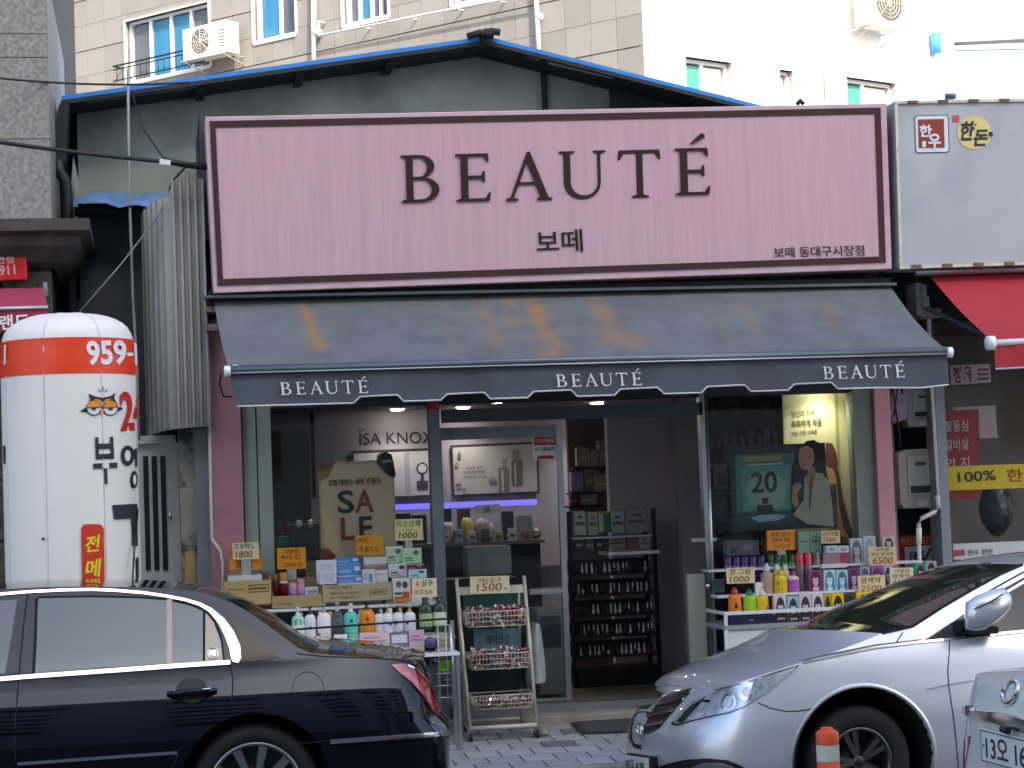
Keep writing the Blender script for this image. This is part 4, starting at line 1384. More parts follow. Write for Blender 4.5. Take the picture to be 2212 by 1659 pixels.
# ------------------------------------------------------------------ overhead lines and guy wires
M_wire = mat('black_cable', '1d1f22', .6)
def cat_line(name, p, q, sag, r, lab, n=14):
    pts = []
    for i in range(n + 1):
        u = i / n
        w_ = p + (q - p) * u
        pts.append(w_ - V((0, 0, 4 * sag * u * (1 - u))))
    return B().tube(pts, r, 6).done(name, M_wire, label=lab, cat='cable')
p, q = at(-150, 284, -1.2), at(446, 357, -.4)
cat_line('power_cable', p, q, .02, .015, 'thick black cable crossing from the left edge to the sign corner')
cat_line('telephone_cable', at(-150, 150, -.8), at(410, 178, .5), .05, .008, 'thin dark cable running left from the blue roof edge')
g_ = B().tube([at(276, 150, .5), at(279, 400, .45), at(287, 640, .3), at(296, 800, .1), at(300, 950, .0)], .012, 6)
g_.done('hanging_cable', mat('grey_cable', '80868a', .6), label='grey cable hanging straight down in front of the grey house', cat='cable')
B().tube([at(372, 395, -.2), at(340, 470, -.2), at(262, 570, -.3), at(170, 676, -.4)], .005, 5).done('guy_wire', mat('grey_cable', '80868a', .6), label='thin grey wire slanting from the metal screen to the column', cat='wire')
B().tube([at(283, 195, .5), at(310, 280, .4), at(345, 330, .0), at(355, 345, -.3)], .007, 5).done('slack_wire', M_wire, label='slack black wire dropping from the blue roof to the thick cable', cat='wire')
b = B()
b.tube([at(355, 346, -.5), at(390, 354, -.45), at(446, 362, -.42)], .024, 6)
b.tube([at(402, 360, -.45), at(372, 392, -.22), at(366, 410, -.2)], .008, 5)
b.done('cable_splice', M_wire, label='bundled black splice of the thick cable at the sign corner', cat='cable')
slab('cable_tag', [(345, 343), (369, 346), (368, 357), (344, 354)], -.6, .01, flat('c6cad0'), label='small white tag hanging from the thick black cable', cat='tag')
for y, s_, r in ((102, -12, .035), (117, -9, .01)):
    p, q = atR(2036, y, .3), at(2560, y - 30 if r > .02 else y - 20, 6)
    B().tube([p, q], r, 6).done('power_line', M_wire, label='thick dark line leaving the white end wall to the right' if r > .02 else 'thin line leaving the white end wall below the thick one', cat='cable')

# ------------------------------------------------------------------ goods: builders
def ctr(x0, y0, x1, y1, Y):
    a, c, z0, z1 = wrect(x0, y0, x1, y1, Y)
    return (a + c) / 2, (c - a) / 2, z0, z1
def bottle(x0, y0, x1, y1, Y, body, cap, lab, cat='bottle', style='pump', band=None, group=None, squash=.75, name='bottle', logo=None):
    cx, r, z0, z1 = ctr(x0, y0, x1, y1, Y)
    h = z1 - z0
    t = thing(name, V((cx, Y, z0)), lab, cat, group)
    c = (cx, Y, z0)
    mb = mat('plastic_' + body, body, .3, var=.03)
    mc = mat('plastic_' + cap, cap, .35, var=.03)
    if style == 'pump':
        pr = [(0, .002), (r * .9, 0), (r, h * .02), (r, h * .58), (r * .93, h * .66), (r * .62, h * .735), (r * .34, h * .75)]
        cp = [(r * .36, h * .75), (r * .36, h * .82), (r * .2, h * .83), (r * .14, h * .93), (r * .34, h * .94), (r * .34, h), (0, h)]
    elif style == 'flip':
        pr = [(0, .002), (r * .92, 0), (r, h * .03), (r, h * .62), (r * .9, h * .74), (r * .55, h * .79)]
        cp = [(r * .5, h * .79), (r * .48, h * .99), (0, h)]
    elif style == 'can':
        pr = [(0, .001), (r, 0), (r, h * .68), (r * .96, h * .69)]
        cp = [(r * .97, h * .69), (r * .97, h * .97), (r * .8, h), (0, h)]
    else:  # squeeze bottle, square shoulders
        pr = [(0, .002), (r * .95, 0), (r, h * .03), (r, h * .6), (r * .95, h * .66), (r * .5, h * .74), (r * .4, h * .76)]
        cp = [(r * .52, h * .76), (r * .5, h * .9), (r * .25, h * .93), (r * .2, h), (0, h)]
    B().lathe(pr, c, 16, sy=squash).done('body', mb, t, fix=False)
    k = B().lathe(cp, c, 12)
    if style == 'pump':
        k.box((cx - r * .1, Y - r * .75, z0 + h * .945), (cx + r * .1, Y, z0 + h * .985))
    k.done('cap', mc, t, fix=False)
    if band:
        col_, f0, f1 = band
        n = 16
        rr = r * 1.008
        rows = [[(cx + rr * cos(a), Y + rr * sin(a) * squash, z0 + h * f) for a in [pi + pi * q / n for q in range(n + 1)]] for f in (f0, f1)]
        lb = B().grid(rows, 0)
        if logo:
            rr2 = r * 1.016
            for (u, v, w, hh) in logo:
                q = [(cx + rr2 * u_, Y - rr2 * math.sqrt(max(0, 1 - u_ * u_)) * squash - .001, z0 + h * v_) for u_, v_ in ((u - w, v - hh), (u + w, v - hh), (u + w, v + hh), (u - w, v + hh))]
                lb.add(q, [(0, 1, 2, 3)], 1)
        lb.done('label_print', [flat(col_), flat('2b2d33')], t, fix=False)
    return t
def carton(name, x0, y0, x1, y1, Y, dep, colr, lab, cat='box', prints=(), group=None, rough=.55):
    """closed pack with flat print on its front: prints = (u0,v0,u1,v1,colour) with v up, or text"""
    a, c, z0, z1 = wrect(x0, y0, x1, y1, Y)
    t = thing(name, V(((a + c) / 2, Y, z0)), lab, cat, group)
    B().box((a, Y, z0), (c, Y + dep, z1)).done('pack', mat('card_' + colr, colr, rough, var=.04), t, bevel=.002)
    if prints:
        b, ms = B(), []
        for i, p in enumerate(prints):
            yy = Y - .0012 - .0006 * i
            if p[4] not in ms:
                ms.append(p[4])
            mi = ms.index(p[4])
            u0, v0, u1, v1 = p[:4]
            q = [(a + (c - a) * u0, yy, z0 + (z1 - z0) * v0), (a + (c - a) * u1, yy, z0 + (z1 - z0) * v0), (a + (c - a) * u1, yy, z0 + (z1 - z0) * v1), (a + (c - a) * u0, yy, z0 + (z1 - z0) * v1)]
            if len(p) > 5 and p[5] == 'o':
                cx, cz, rx, rz = (q[0][0] + q[1][0]) / 2, (q[0][2] + q[2][2]) / 2, (q[1][0] - q[0][0]) / 2, (q[2][2] - q[0][2]) / 2
                b.add([(cx + rx * cos(2 * pi * k / 16), yy, cz + rz * sin(2 * pi * k / 16)) for k in range(16)], [list(range(16))], mi)
            elif len(p) > 5:
                vs, fs = glyphs(p[5], .01)
                b.add([(q[0][0] + (q[1][0] - q[0][0]) * u, yy, q[0][2] + (q[2][2] - q[0][2]) * v) for u, v in vs], fs, mi)
            else:
                b.add(q, [(0, 1, 2, 3)], mi)
        b.done('print', [flat(x) for x in ms], t, fix=False)
    return t
def face(hair, skin, bg_, top=None):
    p = [(.03, .02, .97, .98, bg_), (.14, .02, .88, .93, hair, 'o'), (.12, .02, .90, .5, hair), (.3, .0, .72, .2, skin), (.28, .22, .72, .80, skin, 'o'), (.26, .62, .74, .86, hair, 'o'),
         (.36, .50, .46, .53, '2c2024'), (.55, .50, .65, .53, '2c2024'), (.44, .33, .56, .36, 'a04a52')]
    if top:
        p.append((.06, .88, .94, .97, top))
    return p
def card(x0, y0, x1, y1, Y, colr, lines, lab, post=None, group='hand-lettered price cards', s=.03, l=.03):
    t = thing('price_card', at((x0 + x1) / 2, y1, Y), lab, 'price card', group)
    slab('board', rc(x0, y0, x1, y1, s, l), Y, .006, mat('card_' + colr, colr, .6, var=.05, sc=15), t)
    b, ms = B(), []
    for txt, u0, v0, u1, v1, cc in lines:
        if cc not in ms: ms.append(cc)
        q4 = rc(x0, y0, x1, y1, s, l)
        q = [bil(q4, u0, v1), bil(q4, u1, v1), bil(q4, u1, v0), bil(q4, u0, v0)]
        letter(b, txt, q, onY(Y - .0015), ms.index(cc), .008, .12)
    b.done('lettering', [flat(x) for x in ms], t, fix=False)
    if post:
        px0, py0, px1, py1 = post
        wbox('stand', px0, py0, px1, py1, Y + .007, .004, flat('9da2a4'), t)
    return t
def tray(x0, y0, x1, y1, Y, dep, colr, lab, prints=None, back=1.5):
    a, c, z0, z1 = wrect(x0, y0, x1, y1, Y)
    t = thing('carton_tray', V(((a + c) / 2, Y, z0)), lab, 'carton')
    h, th = z1 - z0, .006
    m_ = mat('card_' + colr, colr, .85, var=.08, sc=8)
    B().box((a, Y, z0), (c, Y + th, z1)).done('front_flap', m_, t)
    B().box((a, Y + dep, z0), (c, Y + dep + th, z0 + h * back)).done('back_flap', m_, t)
    for x in (a, c - th):
        B().prism([V((x, Y + th, z0)), V((x, Y + dep, z0)), V((x, Y + dep, z0 + h * back)), V((x, Y + th, z1))], (th, 0, 0)).done('side_flap', m_, t)
    B().box((a + th, Y + th, z0), (c - th, Y + dep, z0 + th)).done('base', m_, t)
    if prints:
        b = B()
        for txt, u0, v0, u1, v1 in prints:
            if txt:
                vs, fs = glyphs(txt, .01)
                b.add([(a + (c - a) * (u0 + (u1 - u0) * u), Y - .0015, z0 + h * (v0 + (v1 - v0) * v)) for u, v in vs], fs)
            else:
                for w0, w1, g0, g1 in ((u0, u1, v0, v0 + .04), (u0, u1, v1 - .04, v1), (u0, u0 + .012, v0, v1), (u1 - .012, u1, v0, v1), (u0 + .03, u1 - .05, v0 + .12, v1 - .12)):
                    b.box((a + (c - a) * w0, Y - .002, z0 + h * g0), (a + (c - a) * w1, Y - .001, z0 + h * g1))
        b.done('print', flat('5a4e3a'), t, fix=False)
    return t

# ------------------------------------------------------------------ left display stand
zs1 = at(650, 1312, -.45).z - .004
zs2 = at(750, 1380, -.75).z - .004
zs3 = at(750, 1440, -.95).z
ds = thing('display_stand', V((at(770, 1400, -.6).x, -.6, 0)), 'stepped sale stand full of bottles and cartons left of the entrance', 'display stand')
xA, xB = at(470, 1300, -.45).x, at(976, 1330, -.75).x
B().box((xA, -.47, zs1 - .02), (xB - .02, -.08, zs1)).done('upper_shelf', M_white_b, ds)
B().box((xA + .1, -.86, zs2 - .02), (xB, -.475, zs2)).done('middle_shelf', M_white_b, ds)
zs4 = at(750, 1417, -.93).z - .003
B().box((xA + .1, -1.06, zs4 - .02), (xB, -.865, zs4)).done('lower_shelf', M_white_b, ds)
for x in (xA + .12, xB - .015):
    for y in (-.1, -.85, -1.05):
        B().box((x - .012, y - .012, gnd(y)), (x + .012, y + .012, zs1 - .02 if y > -.5 else (zs2 + .1 if y > -.9 else zs4 - .021))).done('leg', M_steel, ds)
B().tube([at(600, 1362.5, -.88), at(966, 1336.5, -.88)], .008, 6).done('front_rail', M_black, ds)
c_ = 'c9cdd2'
card(502, 1173, 559, 1209, -.36, 'd9cfa4', [('프로텍노', .05, .62, .85, .95, '2f2b28'), ('1800', .1, .1, .75, .5, '7a2a14')], 'cream price card reading 1800 at the far left carton', (522, 1208, 542, 1246))
card(495, 1186, 565, 1232, -.33, 'd08f1c', [('20', .18, .12, .36, .4, '5a3a10')], 'yellow price card half hidden behind the cream 1800 card')
card(598, 1184, 660, 1230, -.38, 'd68a12', [('대용량', .28, .72, .78, .95, '3a2408'), ('화이트 앤드', .14, .44, .84, .66, '3a2408'), ('3500원', .2, .08, .86, .32, '8a3a10')], 'bright orange price card reading 3500 above the dark red bottle', (620, 1229, 640, 1252))
card(770, 1157, 828, 1199, -.30, 'c98a20', [('여민', .06, .6, .4, .9, '4a3210'), ('액 별초 노', .08, .16, .82, .42, '4a3210')], 'orange price card in front of the sale poster')
card(853, 1122, 913, 1168, -.30, 'd3cb94', [('미스코팩', .05, .62, .92, .93, '2b2a26'), ('* 5장', .28, .42, .6, .54, '5a553a'), ('1000', .12, .1, .8, .38, '6a2a10')], 'cream price card reading 1000 beside the window mullion', (875, 1168, 891, 1188))
card(889, 1250, 943, 1291, -.62, 'd6cba6', [('A', .14, .56, .3, .9, 'b03a20'), ('샴푸', .38, .56, .85, .92, '2f2b28'), ('비트500', .1, .14, .82, .44, '7a3a18')], 'cream price card standing above the dark green bottles')
tray(484, 1254, 586, 1307, -.46, .3, 'b89f6c', 'tan carton with orange rim at the far left of the stand', [(None, .52, .5, .95, .82), ('FRAGILE', .1, .62, .42, .7), ('', 0, 0, 0, 0)][:2], 1.25)
carton('paper_sheet', 492, 1243, 566, 1258, -.42, .2, 'd2d6d4', 'stack of white leaflets lying in the far left carton', 'paper')
tray(588, 1286, 696, 1312, -.47, .2, 'a9926b', 'low tan carton tray under the orange 3500 card', [('천연화장품', .08, .25, .38, .45)], 2.4)
bottle(589, 1239, 605, 1289, -.40, '5a1016', '7a4a1c', 'dark red bottle at the left end of the low tray', style='can', group='dark red bottles in the low tray')
bottle(604, 1236, 622, 1289, -.42, '6a1218', 'c07a20', 'dark red bottle with gold top in the low tray', style='can', band=('c9c2b0', .55, .66))
bottle(625, 1258, 641, 1289, -.42, 'c88cc0', 'd7a0a8', 'pink tube at the left of the pair in the low tray', 'tube', style='can')
bottle(642, 1250, 658, 1289, -.42, 'd093c4', 'c88a8e', 'taller pink tube at the right of the pair in the low tray', 'tube', style='can')
carton('small_pack', 659, 1268, 688, 1288, -.42, .04, 'd3d5dc', 'small white pack with dark lettering beside the pink tubes', 'box', [(.12, .3, .85, .68, '474a66', '앰플팩')])
tray(697, 1261, 847, 1298, -.47, .26, 'b0a07f', 'long tan carton tray with printed front below the blue boxes', [('바디 케어', .1, .72, .42, .92), ('체험 비누세트입니다', .1, .4, .6, .58), ('주소 부산물시장 내', .1, .16, .52, .32), (None, .68, .3, .92, .62)], 1.1)
for i, (x0, y0, x1, y1, dY) in enumerate(((684, 1210, 727, 1259, -.36), (690, 1236, 727, 1262, -.41))):
    carton('soap_box', x0, y0, x1, y1, dY, .05, 'd7dae0', ['tall plain white box at the left of the long tray', 'short white box in front of the tall white one'][i], 'box', [(.15, .2, .85, .85, 'c4c8d0')])
for i, (y0, y1, dY) in enumerate(((1204, 1222, -.28), (1219, 1250, -.34), (1246, 1263, -.40))):
    carton('blue_box', 723 + i * 3, y0, 776 + i * 4, y1, dY, .055, ['3f93c8', '5b93cf', '6293cc'][i], ['rearmost blue and white box in the long tray', 'middle light blue box printed with white waves', 'front blue box low in the long tray'][i], 'box', [(.02, .0, .98, .22, 'd5deea'), (.1, .4, .6, .62, '86b4e0'), (.72, .5, .95, .85, 'cfd9e8', 'o')])
carton('pouch_pack', 786, 1203, 836, 1232, -.30, .04, 'c9cacb', 'silver pouch with brown band at the back of the long tray', 'pack', [(0, .05, 1, .45, '9b8781')])
carton('pouch_pack', 790, 1232, 838, 1260, -.38, .04, 'd5d6d8', 'white pouch in front of the silver brown one', 'pack', [(.1, .62, .95, .75, 'b4b9be')])
carton('cotton_pack', 783, 1230, 810, 1262, -.41, .03, 'd2d2ce', 'white pack with blue bottle print beside the blue boxes', 'pack', [(.1, .3, .4, .8, 'b9bcc2'), (.5, .15, .8, .7, '5d9bb8')])
MP = [(833, 1180, 871, 1216, 'b4c9b4', 'pale green mask pack at the top left of the pack display', '4d6a52'), (839, 1217, 880, 1247, 'd3c8d2', 'pale pink mask pack second down on the left', '3a3540'), (848, 1248, 887, 1300, 'd9d6cd', 'white mask pack with orange foot on the left', '4b4a48'), (870, 1184, 911, 1217, 'a9cfa4', 'green mask pack at the top right of the pack display', '3f6a4a'), (880, 1218, 917, 1232, '5e2026', 'dark red mask pack between green and blue packs', 'b08a90'), (883, 1230, 922, 1249, 'aad4dc', 'light blue mask pack right above the cream card', '2f6a74')]
for i, (x0, y0, x1, y1, cc, lab, k2) in enumerate(MP):
    pr = [(.55, .55, .85, .85, k2, 'o'), (.12, .3, .5, .4, k2), (.12, .15, .6, .2, k2), (.04, .9, .96, .97, 'd8dcdc')]
    if i == 2:
        pr += [(0, 0, 1, .14, 'd38a12'), (.55, .16, .92, .42, 'b8641c'), (.2, .6, .5, .86, '6a6a66', 'o')]
    carton('mask_pack', x0, y0, x1, y1, [-.30, -.36, -.46, -.32, -.38, -.44][i], .03, cc, lab, 'mask pack', pr)
wbox('box_riser', 834, 1290, 935, 1312, -.40, .25, M_white_b, label='white riser block under the mask packs', cat='block')
BT = [(630, 1312, 658, 1380, '8fd0bd', 'cfd6d6', 'pale teal bottle at the left end of the bottle row', ('d0dcd8', .1, .45), [(0, .52, .45, .1)], 'pump'),
      (658, 1310, 682, 1379, 'd9dade', '2c2c30', 'white bottle with black pump next to the pale teal one', ('cfd0d6', .12, .5), [(0, .35, .2, .03)], 'pump'),
      (685, 1303, 715, 1384, 'dfe1e6', '8d9196', 'largest white bottle with red foot band in the row', ('b0283c', .12, .2), None, 'pump'),
      (716, 1301, 742, 1378, '3f464f', 'a0a4aa', 'dark grey bottle with clear cap in the row', ('565f68', .3, .55), [(0, .43, .2, .02)], 'pump'),
      (743, 1304, 773, 1372, '56bdb4', 'd0d4d6', 'bright teal bottle with small black square', ('56bdb4', .1, .6), [(0, .46, .2, .05), (0, .22, .5, .025)], 'pump'),
      (776, 1299, 809, 1370, 'cf8018', '2d2620', 'orange bottle with black pump in the middle of the row', ('cf8018', .1, .6), [(0, .47, .18, .05), (0, .2, .55, .05)], 'pump'),
      (808, 1312, 829, 1366, 'cfd2da', '33343c', 'small white pump bottle right of the orange one', None, None, 'pump'),
      (826, 1310, 849, 1367, 'd3d6dc', 'b79a78', 'white bottle with beige pump, second right of orange', ('c3c8d6', .15, .5), [(.4, .35, .2, .08)], 'pump'),
      (848, 1309, 871, 1364, 'd4d7de', '2f3038', 'white bottle with dark pump, third right of orange', ('c3c8d6', .15, .5), [(-.5, .35, .2, .08)], 'pump'),
      (872, 1308, 898, 1363, 'd2d4da', 'bd9c7c', 'white bottle with beige pump beside the green bottles', ('c3c8d6', .15, .5), [(-.5, .35, .2, .08)], 'pump'),
      (905, 1290, 934, 1360, '24402c', '1c3324', 'left one of the two dark green bottles', ('8aa878', .1, .5), [(0, .16, .4, .05)], 'flip'),
      (935, 1288, 964, 1358, '264530', '1d3626', 'right one of the two dark green bottles', ('b9c7a2', .1, .52), [(0, .4, .8, .03)], 'flip')]
for x0, y0, x1, y1, bo, ca_, lab, bd, lg, stl in BT:
    bottle(x0, y0, x1, y1, -.72, bo, ca_, lab, style=stl, band=bd, logo=lg)
BK = [('d6cfc8', 'c98f86'), ('c6d2cc', '8fb8a8'), ('d8d2d0', 'd7d8da'), ('ccd0d6', 'd49a4a'), ('d0d2d6', '4a1c1e'), ('d4d0cc', 'c8bfae'), ('d8d8d8', '8a8a90')]
bp_ = None
for i in range(12):
    x = 640 + i * 21.5
    bo, ca_ = BK[i % 7]
    cx, r, z0, z1 = ctr(x, 1304 - i * .6, x + 19, 1366 - i * .6, -.58)
    h = zs2 + .2 - zs2
    b = B().lathe([(0, 0), (r, .002), (r, .13), (r * .5, .16), (r * .45, .16)], (cx, -.58, zs2), 10).lathe([(r * .5, .16), (r * .5, .185), (0, .19)], (cx, -.58, zs2), 8, mi=1)
    b.done('bottle', [mat('plastic_' + bo, bo, .3, var=.03), mat('plastic_' + ca_, ca_, .35, var=.03)], fix=False, label=ORD[i] + ' small bottle from the left in the rear row behind the larger bottles', cat='bottle', group='small bottles in the rear row')
# packs standing in the lower front tier
LP = [(661, 1374, 691, 1400, 'd7b6c2', 'small pink pack at the left of the front tier', 'a06a80'), (693, 1366, 716, 1402, 'cdc6bc', 'pale tube pack beside the small pink one', '5a3a34'), (722, 1371, 751, 1402, 'dcdde0', 'white pack with black scribble print', '44464a'), (754, 1370, 775, 1402, '7fae9c', 'green and white narrow pack in the front tier', 'c9d2cc'), (777, 1366, 842, 1402, 'd3b2bd', 'wide pink puff pack with beige sponge showing', 'b0839c'), (843, 1366, 883, 1403, '6a6c74', 'clear black brush pack in the front tier', 'c0c2c8'), (884, 1361, 917, 1403, 'bfa3b4', 'mauve puff pack with round beige sponge', '8a6a90'), (946, 1368, 972, 1420, 'a8a47c', 'yellow green glove pack at the right end', '80805c')]
for x0, y0, x1, y1, cc, lab, k2 in LP:
    pr = [(.08, .55, .92, .9, k2)] if 'brush' in lab else [(.12, .58, .88, .66, k2), (.12, .74, .7, .8, k2)]
    if 'sponge' in lab:
        pr += [(.2, .05, .8, .42, 'c9a270', 'o')]
    carton('puff_pack', x0, y0, x1, y1 + 14, -.93, .03, cc, lab, 'pack', pr, rough=.25)
hb = thing('hair_brush', at(930, 1444, -.98), 'purple round hair brush hanging at the right of the front tier', 'brush')
cx, r, z0, z1 = ctr(917, 1370, 942, 1406, -.98)
B().lathe([(0, -.02), (r * .8, -.018), (r, -.005), (r, .005), (r * .8, .018), (0, .02)], (cx, -.98, (z0 + z1) / 2), 18, 'y').done('head', mat('purple_plastic', '4a4274', .4), hb)
B().tube([at(930, 1406, -.98), at(931, 1440, -.98)], .012, 8).done('handle', mat('purple_plastic', '4a4274', .4), hb)
carton('toy_pack', 950, 1428, 970, 1450, -.97, .02, '9bd022', 'small bright lime pack low at the stand corner', 'pack', [(.2, .3, .8, .7, '7ab018')])
carton('hook_pack', 934, 1412, 946, 1436, -.97, .02, '30323a', 'small black and white pack under the purple brush', 'pack', [(.2, .3, .8, .6, 'c4c4c8')])
carton('hook_pack', 956, 1462, 976, 1500, -.97, .03, '2b2d33', 'dark hanging pack below the lime one', 'pack', [(.2, .8, .8, .9, '9a9a8c')])
B().tube([at(973, 1352, -.95), at(979, 1524, -.95)], .016, 8).done('pole', M_steel, ds)
b = B()
for i in range(7):
    y = 1352 + i * 26
    b.tube([at(940, y, -1.0), at(974, y - 2, -1.0)], .005, 5)
for x in (945, 962):
    b.tube([at(x, 1352, -1.0), at(x + 6, 1524, -1.0)], .005, 5)
b.done('hanging_grid', M_steel, ds)

# ------------------------------------------------------------------ lipstick rack on castors
M_cream = mat('cream_enamel', 'b9b4a2', .45, .1, var=.08, sc=8)
pfl = atg(1020, 1603)
gz = gnd(pfl.y) + .075
YR = pfl.y
xl0, xr0_ = at(1015, 1560, YR).x, at(1159, 1560, YR).x
xt0, xt1 = at(986, 1250, YR + .22).x, at(1132, 1246, YR + .22).x
ztp = at(1060, 1247, YR + .22).z
rk = thing('lipstick_rack', V(((xl0 + xr0_) / 2, YR + .15, gz - .075)), 'cream wire rack of lipsticks on castors beside the entrance', 'rack')
def fp(u, z):
    k = (z - gz) / (ztp - gz)
    return V((xl0 + (xr0_ - xl0) * u + ((xt0 - xl0) * (1 - u) + (xt1 - xr0_) * u) * k, YR + .22 * k, z))
for u in (0, 1):
    B().tube([fp(u, gz), fp(u, ztp)], .013, 8).done('front_post', M_cream, rk)
    B().tube([fp(u, gz) + V((.03 - .06 * u, .42, 0)), fp(u, ztp * .93) + V((.02 - .04 * u, .14, 0))], .010, 8).done('rear_post', M_cream, rk)
    B().tube([fp(u, gz), fp(u, gz) + V((.03 - .06 * u, .42, 0))], .011, 8).done('side_rail', M_cream, rk)
B().tube([fp(0, gz + .015), fp(1, gz + .015)], .017, 8).done('base_rail', M_cream, rk)
B().tube([fp(0, gz + .02) + V((.03, .42, 0)), fp(1, gz + .02) + V((-.03, .42, 0))], .011, 8).done('base_rail', M_cream, rk)
zh = at(1060, 1283, YR + .2).z
zh1 = at(1060, 1266, YR + .2).z
B().prism([fp(0, zh), fp(1, zh), fp(1, zh1), fp(0, zh1)], (0, .018, 0)).done('header_board', M_cream, rk)
LC = [mat('lip_' + c, c, .25, m_) for c, m_ in (('b9bcc4', .8), ('8a2a3a', .1), ('c8ccd2', .3), ('4a3a44', .2), ('a03040', .1), ('b08a5a', .6), ('6a5a7a', .2), ('d8d8de', .1))]
for bi, (yt, yb) in enumerate(((1321, 1353), (1411, 1444), (1499, 1528))):
    z1, z0 = at(1075, yt, YR + .05).z, at(1080, yb, YR + .05).z
    fy = fp(0, z1).y - .10
    x0, x1 = fp(0, z1).x + .03, fp(1, z1).x - .01
    dp = .24
    b = B()
    n = 16
    for z in (z0, z0 + (z1 - z0) * .33, z0 + (z1 - z0) * .66, z1):
        k = .02 * (z1 - z) / (z1 - z0)
        b.tube([V((x0 + k, fy + k, z)), V((x1 - k, fy + k, z)), V((x1 - k, fy + dp, z)), V((x0 + k, fy + dp, z)), V((x0 + k, fy + k, z))], .005 if z == z1 else .0028, 5)
    for i in range(n + 1):
        x = x0 + .02 + (x1 - x0 - .04) * i / n
        b.tube([V((x, fy, z1)), V((x, fy + .02, z0)), V((x, fy + dp, z0))], .0024, 4)
    for j in range(6):
        y = fy + .02 + (dp - .02) * j / 6
        b.tube([V((x0 + .02, y, z0)), V((x1 - .02, y, z0))], .0024, 4)
        for x in (x0, x1):
            b.tube([V((x, y, z1)), V((x + (.02 if x == x0 else -.02), y, z0))], .0024, 4)
    b.done('wire_basket', M_cream, rk)
    # lipsticks heaped in the basket: nobody could count them
    b = B()
    cnt = 330 if bi < 2 else 90
    for i in range(cnt):
        h_ = (z1 - z0) * (1.05 if bi < 2 else .45)
        p = V((random.uniform(x0 + .03, x1 - .03), random.uniform(fy + .03, fy + dp - .03), z0 + .012 + random.random() ** .8 * h_))
        d = V((random.gauss(0, 1), random.gauss(0, .7), random.gauss(.45, .6))).normalized()
        L_ = random.uniform(.022, .036)
        a = d.cross(V((.3, 1, .2))).normalized() * .0075
        c2_ = d.cross(a).normalized() * .0075
        b.obox(p, a, c2_, d * L_, random.randrange(8))
    b.done('lipsticks', LC, rk, fix=False, kind='stuff')
cast = None
for u, dy in ((0, 0), (1, 0), (0, .42), (1, .42)):
    p = fp(u, gz) + V(((.03 - .06 * u) * (dy > 0), dy, 0))
    B().lathe([(0, -.011), (.026, -.011), (.031, -.006), (.031, .006), (.026, .011), (0, .011)], (p.x + .005, p.y, gnd(p.y) + .0315), 14, 'x').done('castor', mat('dark_rubber', '26262a', .7), rk)
    B().box((p.x - .012, p.y - .012, gnd(p.y) + .04), (p.x - .008, p.y + .012, gz)).done('fork', M_steel, rk)
slab('backing_sheet', [(1023, 1359), (1124, 1356), (1124, 1412), (1024, 1412)], YR + .34, .01, mat('teal_print', '6d9aa2', .5, var=.12, sc=6), rk)
b = B()
letter(b, '메이크업', [(1050, 1372), (1100, 1369), (1100, 1391), (1050, 1394)], onY(YR + .337), 0, .02)
b.done('lettering', flat('2f4550'), rk, fix=False)
slab('backing_sheet', [(1000, 1285), (1128, 1280), (1134, 1325), (1006, 1328)], YR + .36, .01, mat('dark_teal_print', '1f4a4a', .5, var=.15, sc=5), rk)
slab('backing_sheet', [(1012, 1447), (1136, 1443), (1140, 1487), (1018, 1490)], YR + .36, .01, mat('deep_green_print', '12282c', .5, var=.15, sc=5), rk)
card(1015, 1246, 1100, 1283, YR + .14, 'c9bd9a', [('다용도 립스틱', .2, .64, .78, .9, '3a352c'), ('1500', .16, .14, .8, .6, '7a3a1c'), ('원', .86, .16, .94, .34, '3a352c')], 'cream price card reading 1500 on top of the lipstick rack')
bgm = mat('milky_plastic', '9aa3a0', .25, var=.15, sc=6, bump=.4, bsc=18)
cx, r, z0, z1 = ctr(1134, 1346, 1176, 1474, YR + .3)
rows = []
for k in range(9):
    v = k / 8
    w_ = r * (.55 + .5 * v ** .5) * (1 if k < 8 else .9)
    rows.append([(cx + w_ * cos(a) * (1 + .06 * sin(5 * a + v * 4)), YR + .3 + .08 * sin(a) * (1 + .2 * sin(3 * a)), z1 - (z1 - z0) * v) for a in [2 * pi * q / 24 for q in range(24)]])
bb_ = B().grid(rows, 0, True, True)
bb_.add(rows[-1], [list(range(24))]).add(rows[0], [list(range(24))])
bb_.done('plastic_bag', bgm, fix=False, label='milky plastic bag hanging at the right side of the lipstick rack', cat='bag')
a, c, z0, z1 = wrect(1158, 1568, 1186, 1592, YR)
p = atg(1172, 1592)
B().lathe([(0, 0), (.05, .003), (.062, .02), (.058, .045), (.035, .062), (0, .066)], (p.x, p.y + .03, gnd(p.y)), 12, sy=.7).done('sandbag', mat('grey_bag_cloth', '7d7d7b', .9, var=.5, sc=25, bump=.6, bsc=30), label='small grey bag lying at the right castor of the rack', cat='bag')
p = atg(1095, 1573)
B().box((p.x - .04, p.y + .05, gnd(p.y) - .005), (p.x + .04, p.y + .11, gnd(p.y) + .022)).done('yellow_wedge', mat('yellow_rubber', 'b3b51e', .6), label='small yellow wedge on the paving under the rack', cat='wedge')
